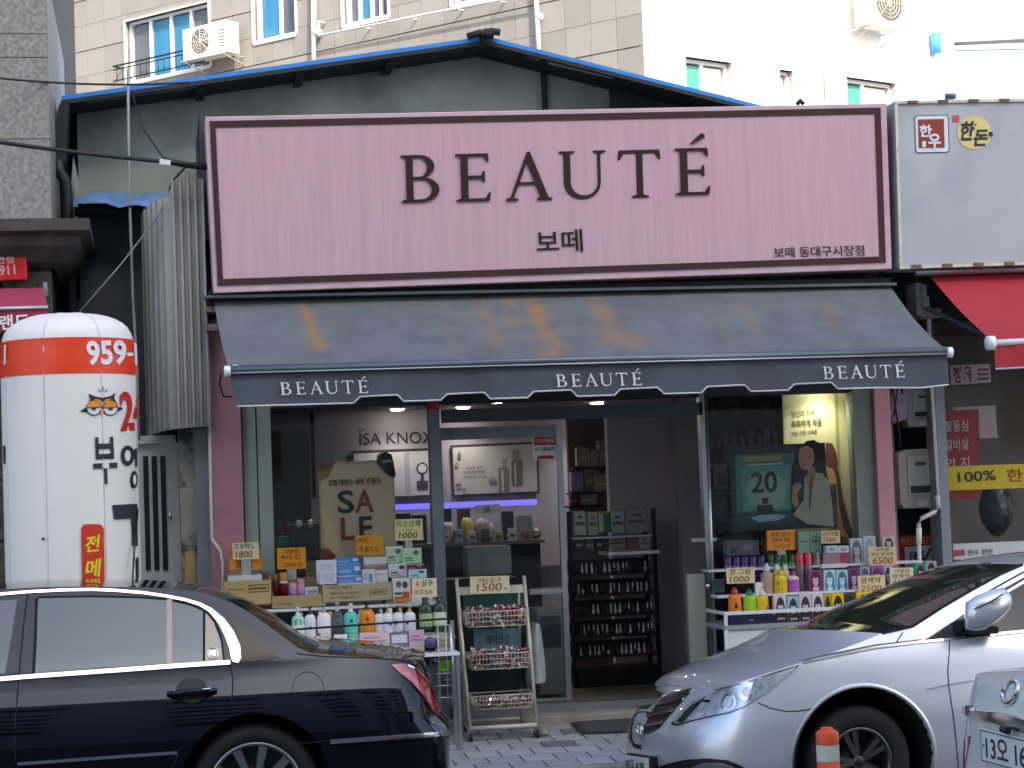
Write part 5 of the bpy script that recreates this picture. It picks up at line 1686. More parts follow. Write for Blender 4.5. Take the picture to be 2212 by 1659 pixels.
# doormat
q = [atg(x, y) for x, y in ((1220, 1549), (1420, 1537), (1440, 1580), (1256, 1588))]
mt_ = thing('doormat', (q[0] + q[2]) / 2, 'dark rubber doormat lying in front of the entrance', 'doormat')
qi = [q[0] + (q[2] - q[0]).normalized() * .05, q[1] + (q[3] - q[1]).normalized() * .05, q[2] + (q[0] - q[2]).normalized() * .05, q[3] + (q[1] - q[3]).normalized() * .05]
B().prism([V((p.x, p.y, p.z + .003)) for p in q], (0, 0, .008)).done('rubber_edge', mat('mat_rubber', '2a2b2e', .8), mt_)
B().prism([V((p.x, p.y, p.z + .0115)) for p in qi], (0, 0, .004)).done('pile', mat('mat_pile', '3f4146', .95, var=.25, sc=40, bump=.5, bsc=150), mt_)

# ------------------------------------------------------------------ right display table
TY = -.78
tb = thing('display_table', V((at(1700, 1400, TY + .3).x, TY + .3, 0)), 'white sale table with rail, full of hair dye, right of the entrance', 'table')
xL, xR_ = at(1564, 1330, TY).x, at(1990, 1310, TY).x
zr_, zt_ = at(1600, 1324, TY).z, at(1600, 1350.5, TY).z
B().box((xL, TY, zt_ - .03), (xR_, TY + .62, zt_)).done('tabletop', mat('grey_tabletop', '8b9298', .5), tb)
B().box((xL + .03, TY + .015, .25), (xR_ - .03, TY + .03, zt_ - .032)).done('front_panel', mat('white_panel', 'c9cfd2', .45, var=.03), tb)
for x in (xL, xR_ - .025):
    for y in (TY, TY + .595):
        B().box((x, y, gnd(y)), (x + .025, y + .025, zt_ - .031)).done('leg', M_white_b, tb)
rl_ = B()
for z in (zr_,):
    rl_.box((xL, TY - .012, z - .012), (xR_, TY + .012, z + .012))
    rl_.box((xL, TY + .013, z - .011), (xL + .02, TY + .6, z + .011))
rl_.done('guard_rail', M_white_b, tb)
for i, x in enumerate((xL, xL + (xR_ - xL) * .545, xR_ - .02)):
    B().box((x, TY - .010, zt_ + .001), (x + .022, TY + .010, zr_ - .0125)).done('rail_post', M_white_b, tb)
zr2 = at(1700, 1281, TY + .2).z
zr3 = at(1700, 1224, TY + .42).z
B().box((xL + .02, TY + .20, zr2 - .015), (xR_, TY + .40, zr2)).done('riser_shelf', M_white_b, tb)
B().box((xL + .02, TY + .41, zr3 - .015), (xR_ + .2, TY + .60, zr3)).done('upper_shelf', M_white_b, tb)
for x in (xL + .03, xL + 1.1, xR_ - .03):
    B().box((x, TY + .385, zt_ + .001), (x + .015, TY + .398, zr2 - .016)).done('shelf_support', M_steel, tb)
    B().box((x, TY + .585, zt_ + .001), (x + .015, TY + .598, zr3 - .016)).done('shelf_support', M_steel, tb)
carton('long_box', 1571, 1331, 1676, 1348, TY + .05, .1, '2b2a52', 'long dark blue box lying behind the table rail', 'box', [(.45, .4, .54, .6, '8a8ab0')])
bottle(1573, 1269, 1601, 1324, TY + .12, 'd0681a', 'b02a2a', 'orange bottle with red cap at the left end of the table', style='squeeze', band=('d8741c', .04, .5), logo=[(0, .28, .25, .1)])
bottle(1605, 1272, 1633, 1324, TY + .12, '86b81e', '1f6a44', 'lime green bottle with dark green cap on the table', style='squeeze', band=('8fbf22', .04, .5), logo=[(.1, .36, .4, .03), (0, .18, .55, .025)])
bottle(1633, 1273, 1660, 1323, TY + .12, 'd0b012', 'd0c8b0', 'yellow bottle third from the left on the table', style='squeeze', band=('cfae10', .04, .55), logo=[(.5, .2, .1, .05)])
carton('white_pack', 1633, 1258, 1650, 1284, TY + .25, .04, 'd2d4d6', 'narrow white pack with yellow print behind the yellow bottle', 'box', [(.35, .05, .95, .3, 'd2b21a'), (.2, .5, .8, .62, 'c9b68a')])
PC = [(1564 + i * 18, 1203 - i * .5, 1581 + i * 18, 1262) for i in range(5)]
for i, (x0, y0, x1, y1) in enumerate(PC):
    bottle(x0, y0, x1, y1, TY + .5, '7a3f92', '3a2260', ORD[i] + ' purple can from the left on the upper table shelf', 'can', 'can', group='purple hair product cans')
card(1569, 1227, 1630, 1261, TY + .28, 'd6c79c', [('퀸 그림', .12, .56, .85, .93, '3a3326'), ('1000', .1, .08, .8, .45, '7a3418')], 'cream price card reading 1000 in front of the purple cans')
bottle(1644, 1217, 1670, 1283, TY + .27, 'b08f84', 'c2c4c6', 'slim pinkish beige bottle with silver top', style='squeeze', squash=1)
bottle(1669, 1219, 1688, 1274, TY + .34, 'cfc48e', 'd8dce2', 'pale yellow bottle with white cap, left of two', style='flip')
bottle(1688, 1219, 1706, 1274, TY + .34, 'd6c67a', 'd8dce2', 'pale yellow bottle with white cap, right of two', style='flip')
bottle(1671, 1228, 1700, 1282, TY + .24, 'cdb83a', 'cba91c', 'squat bottle with bright yellow label and cap', style='squeeze', band=('cdae10', .05, .6), logo=[(-.5, .42, .1, .04), (-.2, .16, .3, .02)])
bottle(1701, 1230, 1726, 1281, TY + .24, 'c9bdb6', '7a2a66', 'squat bottle with purple label and maroon cap', style='squeeze', band=('9a52a8', .05, .58))
for i in range(4):
    bottle(1658 + i * 15, 1198, 1672 + i * 15, 1250, TY + .52, '3f7a34', '1f4a22', ORD[i] + ' dark green capped bottle from the left at the table back', 'bottle', 'can', group='dark green bottles at the table back')
bottle(1719, 1195, 1736, 1275, TY + .3, '6d5f66', 'c0304a', 'left grey tube with pinkish red cap', 'tube', 'can')
bottle(1737, 1194, 1754, 1275, TY + .32, '746670', 'c8344e', 'right grey tube with pinkish red cap', 'tube', 'can')
bottle(1756, 1194, 1771, 1240, TY + .45, '857b7d', '7a6a70', 'plain grey tube right of the red capped pair', 'tube', 'can')
card(1657, 1146, 1716, 1189, TY + .6, 'd0852a', [('풍림 염모', .15, .66, .85, .9, '5a3a14'), ('전품목 세일', .16, .4, .84, .6, '5a3a14'), ('2000원', .2, .1, .85, .3, 'a05a24')], 'orange price card below the 20 poster', (1680, 1188, 1698, 1215))
slab('card_back', rc(1654, 1147, 1719, 1190), TY + .613, .004, flat('c0622a'), label='reddish backing board behind the orange card by the poster', cat='board')
for i in range(2):
    carton('green_box', 1725 + i * 25, 1148, 1749 + i * 25, 1196, TY + .58, .05, '6d9480', ['left one of two sage green boxes beside the orange card', 'right one of two sage green boxes beside the orange card'][i], 'box', [(.15, .52, .75, .58, '2f4a40')])
card(1774, 1147, 1814, 1174, TY + .52, 'c9b48c', [('순수하젤', .06, .56, .92, .93, '4a3a2c'), ('1500', .1, .08, .75, .45, '8a3420')], 'small cream price card reading 1500 over the mauve box')
carton('mauve_box', 1778, 1194, 1837, 1218, TY + .45, .1, '8d7484', 'wide mauve box under two pale boxes', 'box', [(.62, .02, .98, .98, '93385a')])
carton('pale_box', 1785, 1179, 1809, 1194, TY + .46, .07, 'b3c2cc', 'left pale blue box on top of the mauve box', 'box', [(.2, .2, .8, .8, '8c9daa', 'o')])
carton('pale_box', 1810, 1179, 1834, 1194, TY + .46, .07, 'b6c4cc', 'right pale blue box on top of the mauve box', 'box', [(.2, .2, .8, .8, '8c9daa', 'o')])
carton('white_slab', 1774, 1218, 1830, 1227, TY + .40, .12, 'cfd0cc', 'flat white box between the mauve box and dye packs', 'box')
for i, (x0, y0, x1, y1, hr, bgc, lab) in enumerate(((1837, 1163, 1864, 1216, '5a6470', 'a9b2bc', 'grey face mask pack left of two on the upper shelf'), (1865, 1158, 1892, 1214, '87929c', 'aab4be', 'pale grey face mask pack right of two on the upper shelf'), (1907, 1160, 1932, 1186, '2c2c32', 'b4bcc2', 'small pack with dark haired portrait behind the 6500 card'))):
    carton('face_pack', x0, y0, x1, y1, TY + .5 + .02 * i, .03, bgc, lab, 'pack', face(hr, 'b4a9ae', bgc))
DY2 = [(1747, 1232, 1776, 1276, '4a1c3a', 'd0a0b8', '8a3a72', 'purple dye box with portrait, leftmost of the middle row'), (1779, 1231, 1805, 1278, '4a7a92', 'bcd8e0', 'a4c4d4', 'light blue dye box with portrait, left of its pair'), (1806, 1231, 1832, 1278, '3f6a86', 'b6d4e0', '92c0d2', 'light blue dye box with portrait, right of its pair'), (1833, 1226, 1856, 1275, '3a1c4a', 'c4a0b8', '7a3462', 'violet dye box with portrait beside the 2500 card'), (1858, 1224, 1880, 1272, '4a4a58', 'b8aab4', '8d92a4', 'grey dye box behind the 2500 card'), (1882, 1223, 1908, 1271, '5a2a5a', 'c4a8b8', '8a4a94', 'purple dye box behind the 2500 card'), (1909, 1222, 1930, 1270, '4a2a3a', 'c0a8b0', 'a0a4c4', 'lilac dye box between the two price cards'), (1976, 1218, 2002, 1262, '241f26', 'c8a89c', '2f8a7c', 'teal dye box right of the 4900 card'), (2000, 1212, 2024, 1256, '1d1a20', 'c8a498', '8d9296', 'dye box with black haired portrait beside the corner post')]
for x0, y0, x1, y1, hr, sk, bgc, lab in DY2:
    carton('dye_box', x0, y0, x1, y1, TY + .27, .05, bgc, lab, 'dye box', face(hr, sk, bgc))
DY1 = [(1673, 1285, 1699, 1346, '33242e', 'c8b4c0', 'c4c0c6', 'dye box with smiling portrait, first of the front row'), (1701, 1288, 1726, 1346, '2a3440', 'a4c0c8', '8fb0bc', 'bluish dye box with portrait, second of the front row'), (1727, 1284, 1753, 1345, '32263a', 'c0aabc', 'bcb4c2', 'lilac dye box with portrait, third of the front row'), (1754, 1283, 1780, 1344, '3a2626', 'd0b4bc', 'c6bcc0', 'dye box with brown haired portrait, fourth of the front row'), (1781, 1283, 1796, 1343, '2a1f1a', '3a2a20', 'b09a1c', 'narrow dark and yellow dye box in the front row'), (1797, 1282, 1824, 1343, '1f171c', 'bca0a8', 'cfae12', 'first yellow edged dye box with portrait'), (1825, 1281, 1848, 1342, '1f1a18', '8d7460', '3a2c24', 'dark brown dye box with tanned portrait'), (1850, 1280, 1880, 1341, '241a1e', 'c4a4ac', 'd0b012', 'second yellow edged dye box with portrait'), (1882, 1279, 1912, 1340, '4a2f1e', 'b98a66', 'd2b214', 'yellow dye box with brown haired portrait nearest the car'), (1914, 1278, 1944, 1339, '5a3a24', 'c09a7a', 'd4b416', 'last yellow dye box hidden mostly by the car')]
for i, (x0, y0, x1, y1, hr, sk, bgc, lab) in enumerate(DY1):
    carton('dye_box', x0, y0, x1, y1, TY + .06, .05, bgc, lab, 'dye box', face(hr, sk, bgc) + ([(.02, 0, .98, .36, 'a8405e' if i > 4 else '3a3034'), (.2, .12, .8, .2, 'c8a8b4')]))
card(1853, 1244, 1912, 1282, TY + .17, 'd2bf94', [('염색약', .1, .56, .85, .92, '33402c'), ('2500', .08, .1, .85, .46, '8a5a3a')], 'cream price card reading 2500 over the dye boxes')
card(1922, 1227, 1973, 1270, TY + .2, 'cfc3a6', [('대용량', .2, .74, .85, .94, '3a3a34'), ('염색약', .1, .46, .85, .7, '2f3a2f'), ('4900', .08, .1, .85, .4, '8a6040')], 'cream price card reading 4900 nearest the windshield')
card(1877, 1182, 1936, 1222, TY + .35, 'cdb98e', [('새치용', .2, .76, .75, .95, '4a2a24'), ('헤어 염색약', .06, .5, .9, .7, '33402c'), ('6500', .12, .08, .86, .44, '6a3a20')], 'cream price card reading 6500 beside the pink pillar')
b = B()
for x in range(1790, 1950, 22):
    b.tube([at(x + 8 * cos(a), 1283 - (x - 1790) * .03 + 6 * sin(a), TY + .14) for a in [pi * q / 8 for q in range(9)]], .004, 5)
b.done('wire_hook', M_cream, tb)
# pole with steel clamp and paper covered post left of the table
wbox('paper_roll', 1490, 1240, 1527, 1510, -.30, .05, mat('pale_card_post', '9b988f', .8, var=.08, sc=4, stretch=(3, 1, .3)), label='pale cardboard upright leaning at the right door post', cat='board')
pl_ = thing('clamp_pole', V((at(1545, 1400, -.35).x, -.35, 0)), 'thin steel pole with chrome clamp beside the right table', 'pole')
B().tube([at(1524, 850, -.35), at(1549, 1500, -.35)], .012, 8).done('tube', M_steel, pl_)
wbox('clamp', 1539, 1251, 1566, 1281, -.38, .06, mat('blue_steel_clamp', '54606e', .3, .6), pl_, bevel=.006)
B().lathe([(0, -.03), (.018, -.026), (.018, .0), (0, .0)], at(1532, 1265, -.38), 10, 'x').done('knob', mat('chrome', 'd8dadd', .12, 1.0, var=0), pl_)
wbox('cross_bar', 1494, 1162, 1549, 1170, -.33, .02, M_steel, pl_)

# ------------------------------------------------------------------ inside the shop
WY = RY - .03
ik = thing('wall_lettering', at(850, 945, WY), 'black raised brand lettering high on the shop back wall', 'lettering')
b = B()
letter(b, 'ISA KNOX', [(777, 936), (936, 931), (937, 957), (778, 960)], onY(RY - .006), 0, .0)
poly(b, [(773, 926), (780, 930), (787, 925), (786, 928), (780, 933), (775, 929)], onY(RY - .006))
b.done('letters', flat('16161a'), ik, fix=False)
def poster(name, px, Y, bgc, prints, lab, th=.01, edge=None, cat='poster'):
    t = thing(name, at(px[3][0], px[3][1], Y), lab, cat)
    slab('sheet', px, Y, th, flat(bgc) if edge is None else flat(edge), t)
    b, ms = B(), []
    for i, p in enumerate(prints):
        kind, data, cc = p[:3]
        if cc not in ms: ms.append(cc)
        f = onY(Y - .002 - .0012 * i)
        if kind == 'p': poly(b, data, f, ms.index(cc))
        else: letter(b, kind, data, f, ms.index(cc), .02)
    if ms:
        b.done('print', [flat(x) for x in ms], t, fix=False)
    return t
poster('framed_poster', [(758, 974), (950, 967), (954, 1074), (762, 1082)], WY, '2a2522', [('p', [(764, 980), (944, 973), (948, 1068), (768, 1076)], 'a3a0a4'), ('p', [(872, 975), (884, 975), (888, 1072), (876, 1072)], '8d8894'), ('p', ell(912, 1012, 12.5, 13, 20), '2a2428'), ('p', ell(912, 1012, 9, 9.5, 20), 'b0adae'), ('p', [(909, 1024), (915, 1024), (916, 1040), (909, 1040)], '2a2428'), ('p', [(900, 1039), (924, 1038), (925, 1056), (901, 1057)], '3a2430'), ('p', ell(830, 985, 16, 8, 14), '2f2620'), ('p', ell(834, 1000, 12, 14, 14), '3a2a22')], 'framed compact advert on the back wall left of the mullion')
poster('framed_poster', [(973, 962), (1162, 954), (1166, 1066), (978, 1075)], WY, '231d1b', [('p', [(978, 967), (1158, 959), (1161, 1061), (982, 1069)], 'a19c98'), ('p', rrectp(1076, 1010, 1100, 1066, 5), '6f6658'), ('p', [(1084, 992), (1095, 991), (1095, 1010), (1085, 1010)], '8a7a64'), ('p', rrectp(1104, 994, 1128, 1050, 5), '5d5a50'), ('p', [(1106, 972), (1121, 971), (1122, 994), (1108, 994)], '77746a'), ('p', [(1083, 1016), (1087, 1016), (1089, 1062), (1085, 1062)], 'b0aa9c'), ('p', [(1110, 1000), (1114, 1000), (1116, 1046), (1112, 1046)], 'a8a498'), ('p', ell(1064, 1038, 9, 7, 14), '7d756c'), ('p', ell(992, 984, 4, 8, 10), '5d5048'), ('p', ell(986, 1004, 4, 5, 10), '94706e'), ('p', ell(990, 1048, 7, 4, 10), '6a5458'), ('p', ell(1003, 1058, 5, 5, 10), '7d7468'), ('새로운 피부', [(1006, 1008), (1044, 1006), (1044, 1013), (1006, 1015)], '55555c'), ('자연의 선물', [(1000, 1018), (1048, 1016), (1048, 1023), (1000, 1025)], '66666c')], 'framed advert with two silver bottles behind the sliding door')
wbox('led_strip', 850, 1084, 1160, 1096, WY - .25, .04, mat('violet_led', '6a62d8', .5, var=0, emit=.45), label='violet lit strip lamp under the framed adverts', cat='lamp')
ct = thing('counter', V((at(1020, 1400, RY - 1.0).x, RY - 1.0, FZ)), 'dark product counter along the back wall behind the door glass', 'counter')
B().box((at(845, 1200, RY - .9).x, RY - .9, FZ), (at(1168, 1200, RY - .9).x, RY - .25, at(1000, 1180, RY - .9).z)).done('cabinet', mat('dark_counter', '3b383c', .4, var=.1), ct)
B().box((at(840, 1200, RY - .9).x, RY - .95, at(1000, 1180, RY - .9).z + .002), (at(1176, 1200, RY - .9).x, RY - .22, at(1000, 1172, RY - .9).z)).done('worktop', mat('counter_top', '6f6a6c', .3), ct)
GOODS = [(858, 1108, 888, 1150, '24303c'), (890, 1112, 922, 1152, '1d2126'), (950, 1098, 976, 1140, '22232a'), (990, 1098, 1016, 1130, '3a322e'), (1086, 1104, 1110, 1150, '20242e'), (1116, 1112, 1150, 1130, '77777a'), (1040, 1130, 1070, 1160, '8a8480'), (1126, 1140, 1170, 1166, '6a645e'), (952, 1128, 982, 1150, '9a9092'), (995, 1118, 1022, 1140, '9d8a4e'), (1024, 1120, 1060, 1146, '7d7274')]
for i, (x0, y0, x1, y1, cc) in enumerate(GOODS):
    Y = RY - .85 + .06 * (i % 4)
    ccx, rr_, z0, z1 = ctr(x0, y0, x1, y1, Y)
    zt0_ = at(1000, 1172, RY - .9).z + .003
    nm = ['dark navy case', 'black tester case', 'black box', 'brown case', 'dark blue bottle stand', 'grey card holder', 'pale jar', 'beige jar', 'round puff', 'yellow puff', 'spotted puff'][i]
    t = thing('counter_item', V((ccx, Y, zt0_)), nm + ' standing on the back counter', 'cosmetic item')
    if i in (6, 7, 8, 9, 10):
        B().lathe([(0, 0), (rr_ * .8, 0), (rr_, (z1 - z0) * .3), (rr_, (z1 - zt0_) * .7), (rr_ * .6, z1 - zt0_), (0, z1 - zt0_)], (ccx, Y, zt0_), 14).done('body', mat('plastic_' + cc, cc, .4), t)
    else:
        B().box((ccx - rr_, Y, zt0_), (ccx + rr_, Y + .1, z1)).done('body', mat('plastic_' + cc, cc, .4), t, bevel=.006)
    b = B().box((ccx - rr_ * .5, Y - .004 - (rr_ if 6 <= i <= 10 else 0), zt0_ + .03), (ccx + rr_ * .5, Y - .001 - (rr_ if 6 <= i <= 10 else 0), zt0_ + .05))
    b.done('label_print', flat('9a989a'), t)
poster('shelf_card', [(1026, 1092), (1078, 1088), (1086, 1106), (1030, 1110)], RY - 1.0, 'b3b1b4', [('AK', [(1044, 1095), (1060, 1093), (1062, 1104), (1046, 1106)], '3a3a40')], 'tilted white shelf card under the violet strip', cat='sign')
# low cabinet and dark screens behind the sliding door
B().box((at(955, 1300, .8).x, .8, FZ), (at(1120, 1300, .8).x, 1.2, at(1030, 1250, .8).z)).done('low_cabinet', mat('dark_cabinet', '2a2b2f', .4), label='dark low cabinet behind the sliding door glass', cat='cabinet')
wbox('white_machine', 1010, 1180, 1105, 1243, .75, .25, mat('grey_machine', '77797c', .4), label='grey box machine on the low cabinet behind the glass', cat='machine', bevel=.01)
cn_ = thing('display_cabinet', V((at(1190, 1400, .45).x, .45, FZ)), 'pale wheeled cabinet with framed prints right behind the door glass', 'cabinet')
wbox('body', 1164, 1316, 1218, 1500, .45, .4, mat('pale_cabinet', '77746f', .5), cn_)
wbox('framed_print', 1168, 1330, 1212, 1398, .44, .008, mat('framed_dark_print', '3a4048', .15, var=.4, sc=8), cn_)
wbox('framed_print', 1170, 1222, 1212, 1268, .44, .2, mat('framed_brown_print', '4a403c', .2, var=.4, sc=10), cn_)
# sale poster inside the left window
poster('sale_poster', [(688, 1000), (850, 992), (858, 1200), (695, 1212)], .10, 'c0a585', [
    ('p', [(694, 1006), (846, 999), (854, 1196), (700, 1207)], 'ccb596'),
    ('p', [(688, 1000), (722, 1000), (712, 1028), (690, 1042)], '8f7a1e'), ('p', [(688, 1000), (724, 999), (716, 1010), (690, 1020)], '7a4a16'),
    ('p', [(812, 998), (848, 992), (852, 1034), (836, 1026), (822, 1012)], '4a3024'),
    ('p', [(694, 1092), (718, 1130), (748, 1205), (722, 1208), (704, 1170)], 'dcc08c'), ('p', [(692, 1184), (712, 1186), (732, 1208), (696, 1212)], '9a3c22'),
    ('크림·에센스·세트 전품목', [(708, 1036), (822, 1031), (823, 1046), (709, 1051)], '2c2420'),
    ('S', [(728, 1060), (764, 1058), (766, 1108), (730, 1110)], '2a2226'), ('A', [(768, 1058), (806, 1056), (808, 1106), (767, 1108)], '8a2f1c'),
    ('L', [(735, 1118), (763, 1116), (765, 1166), (737, 1168)], '8a2f1c'), ('E', [(775, 1116), (803, 1114), (806, 1164), (777, 1166)], '221c1c')], 'tan SALE poster standing in the left window')
poster('hair_cutout', [(812, 998), (820, 983), (834, 976), (846, 982), (850, 1000), (856, 1030), (840, 1022), (824, 1010)], .085, '33241e', [('p', [(824, 995), (844, 992), (846, 998), (826, 1000)], 'a09484')], 'dark brown ornament topping the right corner of the sale poster', .012, None, 'ornament')
LW = [(594, 1126, 612, 1156, '5a2430', 'dark red jar at the left of the window sill'), (612, 1128, 630, 1156, '4a2a32', 'maroon jar beside the dark red one'), (628, 1132, 690, 1180, '3a3434', 'dark gift basket with silver bow in the left window'), (598, 1158, 650, 1182, '2f7d6a', 'green box under the red jars in the left window'), (652, 1170, 690, 1210, '38302e', 'dark woven basket low in the left window'), (662, 1182, 700, 1262, '8f9a84', 'pale green folded board in the left window')]
for i, (x0, y0, x1, y1, cc, lab) in enumerate(LW):
    Y = .16 + .03 * i
    a, c, z0, z1 = wrect(x0, y0, x1, y1, Y)
    t = thing('window_item', V(((a + c) / 2, Y, z0)), lab, 'window goods')
    if i < 2:
        B().lathe([(0, 0), ((c - a) / 2, 0), ((c - a) / 2, (z1 - z0) * .75), ((c - a) / 3, z1 - z0), (0, z1 - z0)], ((a + c) / 2, Y, z0), 14).done('body', mat('plastic_' + cc, cc, .3), t)
    else:
        B().box((a, Y, z0), (c, Y + .1, z1)).done('body', mat('plastic_' + cc, cc, .4, var=.2, sc=12), t, bevel=.008)
    if i == 2:
        b = B()
        for sgn in (-1, 1):
            b.lathe([(0, -.03), (.028, -.02), (.035, .0), (.028, .02), (0, .03)], ((a + c) / 2 + sgn * .045, Y - .02, z1 + .0), 10, 'x')
        b.done('bow', mat('silver_ribbon', 'a5a69a', .3, .4), t)
# faint lettering on the side wall seen through the left pane
b = B()
letter(b, 'BEAUTÉ', [(592, 985), (664, 976), (665, 995), (593, 1004)], onY(RY - .5), 0, -.01)
lf = b.done('wall_lettering', flat('4a4548'), fix=False, label='faint dark BEAUTÉ lettering at the left end of the window', cat='lettering')
B().box((at(588, 1000, RY - .45).x, RY - .48, FZ), (at(668, 1000, RY - .45).x, RY - .40, at(630, 930, RY - .45).z)).done('side_display', mat('dark_display', '55504f', .6), label='dark display panel at the left rear of the shop', cat='panel')
wbox('dark_slot', 672, 972 - 100, 680, 1075, RY - .06, .03, M_black, label='narrow dark vertical gap between wall displays', cat='panel')

# nail polish rack in the doorway
NY = 1.05
nr = thing('nail_polish_rack', V((at(1330, 1450, NY).x, NY, FZ)), 'black tiered nail polish rack inside the open entrance', 'rack')
def nrx(x, y): return at(x, y, NY).x
xn0, xn1 = nrx(1232, 1300), nrx(1424, 1300)
ztopn = at(1400, 1098, NY).z
for x, y in ((xn0, NY), (xn1 - .03, NY), (xn0, NY + .3), (xn1 - .03, NY + .3)):
    B().box((x, y, FZ), (x + .03, y + .03, ztopn)).done('post', M_black, nr)
B().box((xn0 + .03, NY - .05, FZ), (xn1 - .03, NY + .3, at(1330, 1440, NY).z)).done('base', M_black, nr)
zsh_ = []
cols_n = ['cfd0d4', '2a2326', '8a2a40', 'b9a29a', '3a3a44', 'a04a5a', 'd8c8c4', '55303a', 'c4c6cc', '6a4a5a']
first_n = {}
for k, y in enumerate((1236, 1280, 1324.6, 1368.7, 1413)):
    z = at(1330, y, NY).z
    B().box((xn0 + .031, NY - .06, z - .02), (xn1 - .031, NY + .2, z)).done('tier', M_black, nr)
    B().box((xn0 + .031, NY + .21, z + .0), (xn1 - .031, NY + .22, z + .1)).done('tier_back', mat('dark_tier_back', '2e2f33', .6), nr)
    n = 17
    for i in range(n):
        x = xn0 + .05 + (xn1 - xn0 - .1) * (i + .5) / n
        ci = random.choice((0, 0, 1, 2, 3, 3, 6, 6, 7, 8, 9, 9))
        lab_ = 'nail polish bottle with %s cap on the %s black tier from the top' % ('dark' if ci % 3 else 'pale', ORD[k])
        if ci not in first_n:
            b = B().lathe([(0, 0), (.011, 0), (.011, .028), (.006, .034)], (0, 0, 0), 8).lathe([(.0065, .034), (.0055, .075), (0, .076)], (0, 0, 0), 8, mi=1)
            o = b.done('nail_polish_bottle', [mat('polish_' + cols_n[ci], cols_n[ci], .15), mat('polish_cap', '26262a', .3) if ci % 3 else mat('polish_cap_white', 'c4c4c8', .3)], fix=False, origin=(0, 0, 0), cat='nail polish')
            first_n[ci] = o
        else:
            o = first_n[ci].copy()
            COL.objects.link(o)
        o.location = (x, NY - .02 + random.uniform(-.01, .03), z + .001)
        o['label'], o['group'] = lab_, 'nail polish bottles on the %s tier' % ORD[k]
wz = at(1370, 1190, NY).z
B().box((nrx(1308, 1190), NY - .08, wz - .025), (xn1, NY + .25, wz)).done('white_tier', M_white_b, nr)
B().box((xn0 + .031, NY, at(1330, 1158, NY).z - .015), (xn1 - .031, NY + .25, at(1330, 1158, NY).z)).done('upper_tier', M_steel, nr)
UP_ = [(1240, 1104, 1266, 1156, 'a3a6a4', 'white pack at the left of the upper rack tier'), (1270, 1106, 1292, 1156, 'a09e98', 'beige pack second on the upper rack tier'), (1293, 1104, 1317, 1150, '2f7a58', 'green and white pack on the upper rack tier'), (1320, 1106, 1348, 1152, '9da8a8', 'clear bottle pack on the upper rack tier'), (1352, 1100, 1400, 1150, '8f8688', 'large floral pack at the right of the upper rack tier'), (1316, 1160, 1350, 1186, '8d8a88', 'pale pair of boxes on the white tier'), (1356, 1158, 1378, 1184, '8a5a56', 'reddish box on the white tier'), (1380, 1160, 1404, 1186, '9a9898', 'white small box at the right of the white tier')]
for i, (x0, y0, x1, y1, cc, lab) in enumerate(UP_):
    carton('cosmetic_box', x0, y0, x1, y1, NY + .05 + .01 * (i % 3), .06, cc, lab, 'box', [(.1, .4, .9, .55, '5d5a58'), (.3, .7, .7, .8, '4a4a4a')] if i != 2 else [(.02, .0, .4, 1, 'a8aca8'), (.02, .86, .98, 1, '9a9a2a')])
# wall shelves behind
ws = thing('wall_shelf', V((at(1290, 1060, 2.4).x, 2.4, at(1290, 1060, 2.4).z)), 'dark wall shelves of boxes seen over the nail polish rack', 'shelf')
SHV = [(1232, 1086, 1330, 1006), (1232, 1134, 1350, 1062), (1232, 1094, 1290, 1094)]
for x0, y, x1, _ in ((1240, 1008, 1340, 0), (1236, 1062, 1345, 0), (1230, 1092, 1300, 0)):
    a, c, z0, z1 = wrect(x0, y, x1, y + 5, 2.4)
    B().box((a, 2.4, z0), (c, 2.65, z1)).done('board', M_black, ws)
B().box((at(1228, 1000, 2.66).x, 2.66, FZ), (at(1345, 1000, 2.66).x, 2.72, zc)).done('back_panel', mat('mauve_panel', '5f565a', .7), ws)
SB = [(1246, 966, 1272, 1007, '8d8884'), (1276, 972, 1292, 1007, '9a9490'), (1293, 953, 1318, 1006, '7d8886'), (1316, 965, 1330, 1006, '868c8a'), (1234, 1020, 1260, 1060, '8a84a0'), (1262, 1010, 1296, 1060, '77737d'), (1282, 1024, 1318, 1061, '7f826c'), (1320, 1024, 1338, 1061, '6d675a'), (1232, 1070, 1250, 1091, '8a2a44'), (1254, 1066, 1290, 1091, '77706e')]
for i, (x0, y0, x1, y1, cc) in enumerate(SB):
    carton('shelf_box', x0, y0, x1, y1, 2.42 + .02 * (i % 3), .08, cc, ['cream box at the left of the top wall shelf', 'small cream box on the top wall shelf', 'tall pale green box on the top wall shelf', 'slim grey box at the right of the top wall shelf', 'lilac box on the second wall shelf', 'grey bag on the second wall shelf', 'olive box on the second wall shelf', 'brown box at the right of the second wall shelf', 'crimson pack on the lowest wall shelf', 'grey pack on the lowest wall shelf'][i], 'box', [(.15, .35, .85, .5, 'a8a4a2')])

